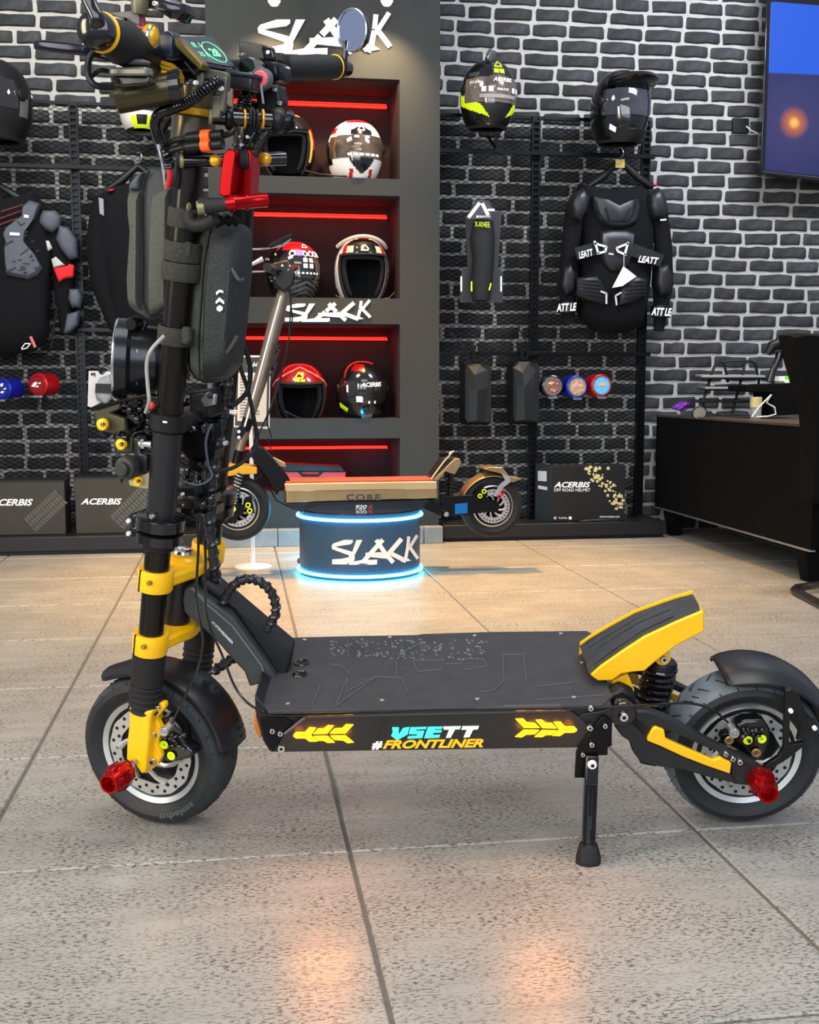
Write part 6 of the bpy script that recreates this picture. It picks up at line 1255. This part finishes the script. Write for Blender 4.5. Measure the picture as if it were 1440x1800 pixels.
# velcro straps on the near tube
STRAP = mat('grey_velcro', (52, 52, 46), .95, noise=.25, scale=200, bump=.6)
for y0, y1, x, r in ((363, 397, 311, .0255), (422, 457, 312, .0275), (458, 490, 308, .0285), (572, 604, 305, .027)):
    z0, z1 = FF.at(x, y1, -TB)[1], FF.at(x, y0, -TB)[1]; q = G().lathe(tubepoint(z0), axT, [(r, 0), (r+.001, .002), (r+.001, z1-z0-.002), (r, z1-z0), (r-.003, z1-z0), (r-.003, 0), (r, 0)], 32)
    s_ = build('strap', q, STRAP, T_, label='grey fabric strap')
build('strap_tail', G().pp(FF, [(318, 574), (332, 576), (334, 600), (328, 607), (316, 604)], -TB-.026, .012), STRAP, T_, bevel=.004); build('strap_tail', G().pp(FF, [(322, 424), (335, 427), (333, 452), (322, 458)], -TB-.022, .012), STRAP, T_, bevel=.004)
# ---- red bracket and cross tubes ---------------------------------------------------
k6 = K(140, 100, 3.79)
CB = -.10
OLC = mat('olive_end_cap', (128, 120, 84), .45, metal=.3, noise=.08)
def xtube(x0, y0, x1, y1, r0, b=CB, b1=None):
    o = build('cross_tube', G().tube([F(x0, y0, b), F(x1, y1, b if b1 is None else b1)], r0, 24), BLK_G, T_)
    q_ = F(x1, y1, b if b1 is None else b1)-F(x0, y0, b); build('end_cap', G().lathe(F(x0, y0, b)-nrm(q_)*.003, q_, [(.001, 0), (r0*.95, 0), (r0*1.03, .001), (r0*1.03, .004)], 28), OLC, o); return o
mmc = FF.m(CB, 340, 300)
xtube(320, 283, 502, 279, mmc*12, -.115, -.02); xtube(371, 206, 516, 214, mmc*12.5, -.125, -.06)
for x, y in ((377, 282), (465, 279)): build('gold_bolt', G().lathe(F(x, y, -.112 if x < 400 else -.06), FF.b, [(.004, -.004), (.0075, -.002), (.009, .0), (.009, .006)], 8), YELD, T_)
for L in ([(925, 915), (935, 790), (955, 650), (985, 612), (1015, 612), (1034, 645), (1022, 780), (1008, 925), (960, 935)], [(1085, 660), (1105, 612), (1130, 618), (1142, 650), (1140, 780), (1128, 925), (1088, 930), (1090, 790)]):
    bx = -.125 if L[0][0] < 1000 else -.10
    build('red_bracket_plate', G().pp(FF, k6(L), bx, .03), RED, T_, bevel=.002, label='red anodised bracket plate')
build('red_bracket_web', G().pp(FF, k6([(1010, 760), (1095, 760), (1090, 930), (1000, 930)]), -.085, .008), RED, T_)
for x in (1042, 1060, 1078, 1095): build('rubber_ring', G().lathe(F(140+x/3.79, 280, -.10), nrm(F(502, 279, -.02)-F(320, 283, -.115)), [(mmc*12, 0), (mmc*17, .001), (mmc*17, .004), (mmc*12, .005)], 28), BLK_R, T_)
rt = build('red_tube', G().tube([F(402, 358, -.13), F(408, 357, -.13), F(430, 355, -.11), F(452, 353, -.1), F(469, 352, -.09)], mmc*12, 28), RED, T_, label='red anodised tube')
for x, y in ((405, 358), (430, 355)): build('tube_flange', G().lathe(F(x, y, -.128+.0008*(x-405)), nrm(F(469, 352, -.09)-F(402, 358, -.13)), [(mmc*12, 0), (mmc*14.5, .001), (mmc*14.5, .004), (mmc*12, .005)], 28), RED, rt)
build('black_clamp', G().tube([F(352, 362, -.14), F(376, 361, -.135), F(400, 359, -.13)], [mmc*15, mmc*13, mmc*12], 20), BLK_R, T_); build('end_cap', G().lathe(F(347, 366, -.145), F(376, 361, -.135)-F(347, 366, -.145), [(.001, 0), (mmc*11, 0), (mmc*12, .001), (mmc*12, .01)], 28), OLC, T_); build('end_cap', G().ell(F(332, 364, -.14), FF.a*mmc*3, FF.b*.006, FF.c*mmc*8), OLC, T_)
build('rubber_hook', G().tube(smooth([F(x, y, -.13) for x, y in ((336, 372), (334, 388), (345, 396), (365, 392), (378, 382))]), .010, 10), BLK_R, T_)
g = G()
for x in (378, 392, 404): g.tube([F(x, 380, -.09), F(x+14, 392, -.08)], .007, 8)
build('clamp_fingers', g, BLK_M, T_, kind='stuff')
for x, m_ in ((430, YELD), (462, YELD)): build('gold_ring', G().ring(F(x, 209, -.1), nrm(F(516, 214, -.06)-F(371, 206, -.125)), mmc*14.5, mmc*2, 28, 8), YELD, T_)
for x in (440, 446, 452): build('rubber_ring', G().ring(F(x, 209, -.098), nrm(F(516, 214, -.06)-F(371, 206, -.125)), mmc*14, mmc*2, 28, 8), BLK_R, T_)
build('tube_clamp', G().ring(F(403, 208, -.118), nrm(F(516, 214, -.06)-F(371, 206, -.125)), mmc*16, mmc*4, 28, 8, 1.5), BLK_M, T_); build('tube_clamp', G().ring(F(489, 212, -.07), nrm(F(516, 214, -.06)-F(371, 206, -.125)), mmc*17, mmc*5, 28, 8, 2.2), BLK, T_); build('tube_clamp', G().ring(F(508, 213, -.06), nrm(F(516, 214, -.06)-F(371, 206, -.125)), mmc*13, mmc*6, 28, 8, 1.5), BLK_M, T_)
for L in ([(440, 232), (452, 228), (424, 286), (410, 280)], [(460, 226), (472, 232), (440, 290), (430, 284)]): build('linkage_arm', G().pp(FF, [(x, y) for x, y in L], -.09, .014), BLK_G, T_, bevel=.003)
for x, y in ((414, 255), (427, 255), (424, 240), (438, 241), (420, 222)): bolt(FF, x, y, -.105, 3.4, CHROME, soc=False, name='stud')
for y in (240, 256):
    o = build('cable_plug', G().tube(smooth([F(x, yy_, -.13) for x, yy_ in ((288, y+14), (310, y+6), (340, y+1), (372, y-1), (392, y-3))]), [.004]*10+[.0075]*15, 10), BLK, T_)
    build('orange_label', G().tube([F(356, y, -.132), F(371, y-1, -.132)], .0092, 12), mat('orange_tape', (250, 92, 26), .5), o)
cable([(391, 238, -.13), (404, 235, -.12), (414, 225, -.12)], .004, BLK, fr=FF)
# upper collar area
collar(188, 203, 335, .0335, YELD, 'gold_collar', ribs=0, lab='golden yellow stem collar'); collar(150, 190, 340, .030, mat('bronze_sleeve', (92, 84, 56), .3, metal=.6), 'bronze_sleeve'); collar(203, 262, 335, .0315, mat('dark_bronze_sleeve', (86, 80, 62), .28, metal=.6), 'wide_stem_sleeve')
# coiled lead
def coil(pts, R0, r, n, nm='coiled_lead'):
    P = smooth([F(*p) for p in pts], 20); g = G(); m = len(P); H = []
    for k in range(n*12+1):
        s_ = k/(n*12)*(m-1); i = min(int(s_), m-2); q = P[i]+(P[i+1]-P[i])*(s_-i); t = nrm(P[i+1]-P[i]); e1 = nrm(np.cross(t, FF.b)); e2 = np.cross(t, e1); a = 2*pi*k/12; H.append(q+(e1*cos(a)+e2*sin(a))*R0)
    return build(nm, g.tube(H, r, 6), BLK_G, T_)
coil([(388, 140, -.15), (360, 158, -.16), (330, 180, -.16), (300, 192, -.16), (280, 200, -.16), (273, 222, -.15), (282, 250, -.14)], .0062, .0022, 40)
coil([(290, 262, -.13), (294, 275, -.13), (297, 292, -.12)], .006, .0022, 8); cable([(297, 292, -.12), (299, 310, -.12), (295, 330, -.12)], .0045, REDP, fr=FF)
coil([(440, 160, -.05), (430, 172, -.05), (424, 192, -.05)], .007, .002, 9)
cable([(285, 205, -.05), (272, 230, -.05), (285, 270, -.05), (300, 290, -.05)], .006, BLK, fr=FF); cable([(300, 205, -.03), (283, 240, -.03), (292, 290, -.04)], .006, BLK, fr=FF); cable([(278, 252, -.12), (286, 285, -.12), (292, 330, -.1)], .003, CHROME, fr=FF)
# ---- bars, grips ---------------------------------------------------------------------
bl = F(179, 57, -.30); bm = F(262, 92, -.16); bc_ = F(370, 120, -.01); br = F(470, 118, .12); be = F(604, 120, .30)
build('handlebar', G().tube(smooth([F(215, 72, -.25), bm, F(320, 112, -.08), bc_, br, F(560, 119, .25)]), .0125, 20), BLK_M, T_)
axn = nrm(bl-F(240, 78, -.2)); g1 = F(224, 80, -.215)
gl = build('grip', G().tube([bl, bl*.7+g1*.3, bl*.35+g1*.65, g1], [.0205, .0235, .027, .028], 32), BLK_R, T_, label='tapered black rubber grip')
build('grip_flange', G().lathe(bl, axn, [(.018, -.004), (.0235, -.003), (.025, 0), (.024, .003), (.018, .004)], 36), YEL, gl, label='yellow grip flange')
build('bar_end_mount', G().lathe(bl+axn*.006, axn, [(.023, 0), (.024, .008), (.021, .02), (.012, .026)], 32), BLK_G, T_)
build('mirror_stalk', G().tube(smooth([bl+axn*.02, F(172, 36, -.33), F(160, 10, -.33), F(148, -20, -.33), F(140, -40, -.33)]), .0075, 14, flat=1.2), BLK_G, T_)
g = G(); pillow(g, FF, [(58, 72), (75, 70), (120, 74), (150, 78), (168, 84), (158, 98), (130, 96), (90, 91), (60, 86)], -.26, .008, .006); lv = build('brake_lever', g, mat('gunmetal_lever', (30, 33, 48), .25, metal=.7), T_)
build('lever_perch', G().pp(FF, [(148, 70), (178, 78), (200, 92), (190, 108), (160, 100), (150, 92)], -.25, .03), BLK_M, T_, bevel=.004); bolt(FF, 154, 82, -.256, 7, STEEL)
build('throttle_box', G().pp(FF, [(191, 118), (255, 117), (258, 133), (192, 133)], -.24, .02), mat('grey_lid_metal', (112, 112, 104), .4, metal=.4), T_, bevel=.003, label='grey lidded switch box')
build('throttle_box_base', G().pp(FF, [(192, 134), (260, 134), (262, 148), (215, 152), (194, 146)], -.238, .02), BLK_G, T_, bevel=.003)
build('grip_clamp', G().pp(FF, [(192, 96), (212, 102), (252, 104), (252, 113), (194, 112)], -.235, .02), mat('grey_cast', (84, 84, 82), .5), T_, bevel=.003)
cable([(176, 86, -.26), (158, 100, -.27), (155, 130, -.27), (168, 150, -.27), (200, 152, -.25)], .0045, BLK, fr=FF); cable([(190, 125, -.25), (175, 124, -.26), (162, 134, -.26)], .003, BLK, fr=FF)
build('flag_wrap', G().tube([F(244, 20, -.18), F(246, 34, -.18), F(250, 52, -.18)], [.007, .0075, .006], 12), mat('striped_tape', (200, 60, 90), .35, noise=.9, scale=70), T_, label='red and blue striped wrap')
build('bell', G().ell(F(264, 64, -.19), FF.a*.013, FF.b*.012, FF.c*.016), YELD, T_); build('bell_rim', G().ring(F(268, 66, -.19), FF.a, .013, .003, 24, 8), CHROME, T_)
build('grip_sleeve', G().tube([F(232, 84, -.21), F(260, 98, -.17), F(274, 116, -.14)], [.024, .02, .016], 20), BLK, T_)
build('upper_plate', G().pp(FF, [(190, 22), (245, 18), (246, 46), (236, 42), (205, 30)], -.19, .006), mat('grey_cast', (84, 84, 82), .5), T_, bevel=.002); bolt(FF, 221, 34, -.192, 3, BLK_M, soc=False)
g = G(); pillow(g, FF, [(234, 0), (290, -6), (326, 8), (330, 24), (318, 36), (300, 32), (282, 18), (250, 14), (238, 8)], -.17, .015, .02); build('right_brake_body', g, BLK_G, T_)
build('lever_hook', G().tube([F(300, 26, -.15), F(326, 37, -.15), F(331, 38, -.15), F(336, 26, -.15)], .0035, 8), BLK_M, T_); bolt(FF, 275, 7, -.192, 4, WHT)
build('perch_knob', G().lathe(F(246, 8, -.19), FF.c, [(.010, -.012), (.012, 0), (.010, .012)], 20), mat('olive_cap', (96, 92, 66), .4, metal=.3), T_)
# torch
ta, tb_ = F(203, 172, -.20), F(300, 154, -.17)
tc = build('torch', G().tube([ta, ta*.97+tb_*.03, tb_*.2+ta*.8, tb_*.8+ta*.2, tb_], [.019, .0215, .0215, .0215, .020], 32), mat('dark_olive_torch', (72, 66, 44), .25, metal=.6, noise=.1), T_, label='cylindrical black torch')
build('torch_rib', G().tube([ta*.95+tb_*.05+FF.c*.0-FF.b*.0205, tb_*.85+ta*.15-FF.b*.0205], .003, 6), OLV, tc); build('torch_head', G().tube([tb_, F(318, 152, -.165)], [.0225, .0235], 28), BLK_G, T_)
# orange finned bracket
g = G()
for i in range(4): g.pp(FF, [(278+i*2, 104+i*9), (300+i*3, 112+i*8), (312+i*1.6, 124+i*7), (300+i*4, 118+i*7), (282+i*2, 112+i*9)], -.165, .012)
g.pp(FF, [(281, 106), (298, 110), (312, 122), (318, 136), (316, 146), (304, 134), (286, 134), (280, 130), (290, 120)], -.16, .01); build('finned_bracket', g, YELD, T_, label='orange yellow finned bracket')
# display
dp = [F(308, 62, -.12), F(372, 62, -.02), F(424, 126, -.05), F(352, 112, -.15)]; nD = nrm(np.cross(dp[1]-dp[0], dp[3]-dp[0])); nD = nD if nD@FW < 0 else -nD
g = G().add([p for p in dp]+[p-nD*.018 for p in dp], [(0, 1, 2, 3), (7, 6, 5, 4)]+[(i, i+4, (i+1) % 4+4, (i+1) % 4) for i in range(4)]); ds_ = build('display', g, BLK_G, T_, bevel=.003, label='tilted display')
cD = sum(dp)/4; sc_ = lambda k: [cD+(p-cD)*k+nD*.0012 for p in dp]
build('display_glass', G().add(sc_(.84)+[p-nD*.002 for p in sc_(.84)], [(0, 1, 2, 3), (7, 6, 5, 4)]+[(i, i+4, (i+1) % 4+4, (i+1) % 4) for i in range(4)]), mat('display_face', (14, 26, 26), .12, coat=.5, emit=.3), ds_)
DDM = lambda x, y, t: dp[0]*(1-x)*(1-y)+dp[1]*x*(1-y)+dp[2]*x*y+dp[3]*(1-x)*y+nD*(.0018+t)
DSPL = mat('display_glow', (120, 200, 160), .4, emit=.45)
g = G(); g.tube([DDM(.62+.24*cos(a), .55+.3*sin(a), .0005) for a in np.linspace(0, 2*pi, 28)], .0009, 4); build('dial_ring', g, DSPL, ds_)
build('display_digits', G().text('28', DDM, .52, .68, .74, .44, .0006, bold=.03).text('25 P', DDM, .16, .74, .42, .6, .0006).text('8.1', DDM, .18, .44, .4, .28, .0006), DSPL, ds_)
build('display_side', G().pp(FF, [(305, 64), (312, 66), (356, 112), (352, 124), (308, 82)], -.155, .02), mat('gold_edge', (120, 100, 54), .35, metal=.6, noise=.2), T_, bevel=.002); build('display_side', G().pp(FF, [(276, 58), (296, 52), (304, 64), (302, 100), (280, 104)], -.15, .03), mat('blue_black_case', (34, 38, 56), .35, coat=.3), T_, bevel=.004)
build('display_bracket', G().pp(FF, [(352, 118), (396, 126), (400, 132), (398, 160), (386, 158), (384, 140), (358, 138), (352, 130)], -.13, .012), mat('olive_grey_plate', (84, 82, 70), .45, metal=.3), T_, bevel=.002)
for L, x, y in (([(372, 168), (392, 170), (386, 208), (372, 208)], 0, 0), ([(388, 134), (398, 136), (394, 196), (382, 196)], 390, 156), ([(346, 128), (357, 126), (356, 154), (344, 152)], 346, 146)):
    build('mount_arm', G().pp(FF, L, -.14, .008), mat('olive_grey_plate', (84, 82, 70), .45, metal=.3), T_, bevel=.002)
    if x: bolt(FF, x, y, -.142, 4.4, WHT, soc=False)
build('control_box', G().pp(FF, [(397, 126), (444, 132), (442, 160), (398, 154)], -.09, .05), BLK_S, T_, bevel=.004); build('control_box_lid', G().pp(FF, [(394, 122), (446, 129), (444, 136), (396, 130)], -.095, .06), mat('blue_black_case', (34, 38, 56), .35), T_, bevel=.002)
build('phone_plate', G().pp(FF, [(418, 70), (458, 76), (466, 90), (466, 106), (420, 104)], 0., .012), mat('dark_olive_plate', (46, 46, 42), .4), T_, bevel=.003); sw = build('switch_pad', G().pp(FF, [(459, 78), (478, 82), (484, 104), (478, 108), (464, 104), (458, 88)], -.015, .012), BLK_G, T_, bevel=.004); build('white_mark', G().ell(F(471, 92, -.018), FF.a*.003, FF.b*.002, FF.c*.003), WHTP, sw)
build('clamp_body', G().pp(FF, [(416, 100), (440, 98), (462, 108), (464, 140), (450, 150), (430, 140), (418, 120)], -.03, .06), BLK_G, T_, bevel=.006); build('clamp_body', G().pp(FF, [(462, 104), (486, 108), (490, 132), (484, 144), (466, 136)], -.02, .05), BLK_M, T_, bevel=.006)
bt = build('round_button_housing', G().lathe(F(457, 138, -.06), FF.b, [(.013, -.002), (.0155, 0), (.0155, .012)], 28), mat('grey_cast', (84, 84, 82), .5), T_); build('red_button', G().lathe(F(457, 138, -.064), FF.b, [(.009, -.002), (.0115, .0), (.0115, .004)], 28), mat('pink_red_button', (222, 96, 108), .4, noise=.2, scale=60), bt)
build('lever_strap', G().pp(FF, [(444, 104), (452, 104), (460, 124), (452, 130)], -.05, .01), mat('grey_cast', (84, 84, 82), .5), T_); build('black_bracket', G().pp(FF, [(446, 150), (488, 148), (494, 180), (480, 200), (452, 196)], -.03, .03), BLK, T_, bevel=.004)
build('antenna_wire', G().tube([F(459, 150, -.07), F(463, 182, -.07)], .0018, 6), STEEL, T_)
for x, y in ((468, 155), (484, 158), (493, 181)): bolt(FF, x, y, -.04, 3.5, CHROME, soc=False, name='stud')
for x, y in ((422, 97), (429, 96)): bolt(FF, x, y, -.034, 3, CHROME, soc=False, name='stud')
g = G(); rs = random.Random(21)
for k in range(46):
    x, y = rs.uniform(310, 470), rs.uniform(128, 205)
    b = rs.uniform(-.07, .02)
    if rs.random() < .45: g.ell(F(x, y, b), FF.a*rs.uniform(.004, .012), FF.b*.01, FF.c*rs.uniform(.004, .010), 8, 6)
    else:
        dx, dy = rs.uniform(-18, 18), rs.uniform(-12, 12); g.tube([F(x-dx, y-dy, b), F(x, y+4, b-.01), F(x+dx, y+dy, b)], .0035, 6)
build('wiring_bundle', g, BLK_G, T_, kind='stuff')
# right grip and mirror
build('inner_grip_collar', G().tube([F(484, 118, .14), F(494, 118, .155)], .022, 28), BLK_M, T_)
gr = build('grip', G().tube([F(494, 119, .15), F(520, 119, .18), F(560, 118, .235), F(596, 118, .285)], [.0175, .0195, .0205, .0185], 32), BLK_R, T_, label='ribbed black rubber grip')
gx = nrm(F(596, 118, .285)-F(494, 119, .15))
for k in range(6): build('grip_rib', G().ring(F(497+k*5, 118, .155+.0066*k), gx, .0185, .0016, 24, 6), BLK_R, gr)
build('grip_flange', G().lathe(F(588, 118, .275), gx, [(.016, -.003), (.0205, 0), (.0205, .002), (.017, .004)], 32), YEL, gr, label='yellow grip flange')
build('bar_end_mount', G().tube([F(598, 119, .29), F(612, 121, .31)], [.016, .012], 24), BLK_G, T_); bolt(FF, 612, 116, .30, 5.5, STEEL)
build('mirror_stalk', G().tube([F(604, 112, .29), F(607, 92, .29), F(608, 72, .29)], [.007, .0045, .006], 12), BLK_G, T_)
mc = F(619, 53, .285); mz = nrm(FW*-.72+RT*-.55+np.array([0, 0, -.12])); my = nrm(UP*1.0+RT*-.42-mz*((UP-RT*.42)@mz)); mxv = np.cross(my, mz)
pm = FF.m(.285, 619, 53)
def oval(r, h, n=40): return [mc+mxv*cos(2*pi*i/n)*r*pm*33+my*sin(2*pi*i/n)*r*pm*37+mz*h for i in range(n)]
g = G(); rows = [oval(.96, .001), oval(1, .001), oval(1.02, -.004), oval(.9, -.014), oval(.4, -.02)]; g.grid(rows, True); g.f.append(tuple(4*40+i for i in range(40))); mi = build('mirror_housing', g, BLK_G, T_)
g = G(); g.v = [tuple(p) for p in oval(.955, .0)+oval(.955, -.003)]; g.f = [tuple(range(40)), tuple(range(79, 39, -1))]+[(i, i+40, (i+1) % 40+40, (i+1) % 40) for i in range(40)]; build('mirror_glass', g, mat('mirror_silvering', (196, 204, 226), .03, metal=1), mi); build('mirror_rim', G().tube(oval(.985, .001)+[oval(.985, .001)[0]], .0016, 6), CHROME, mi)
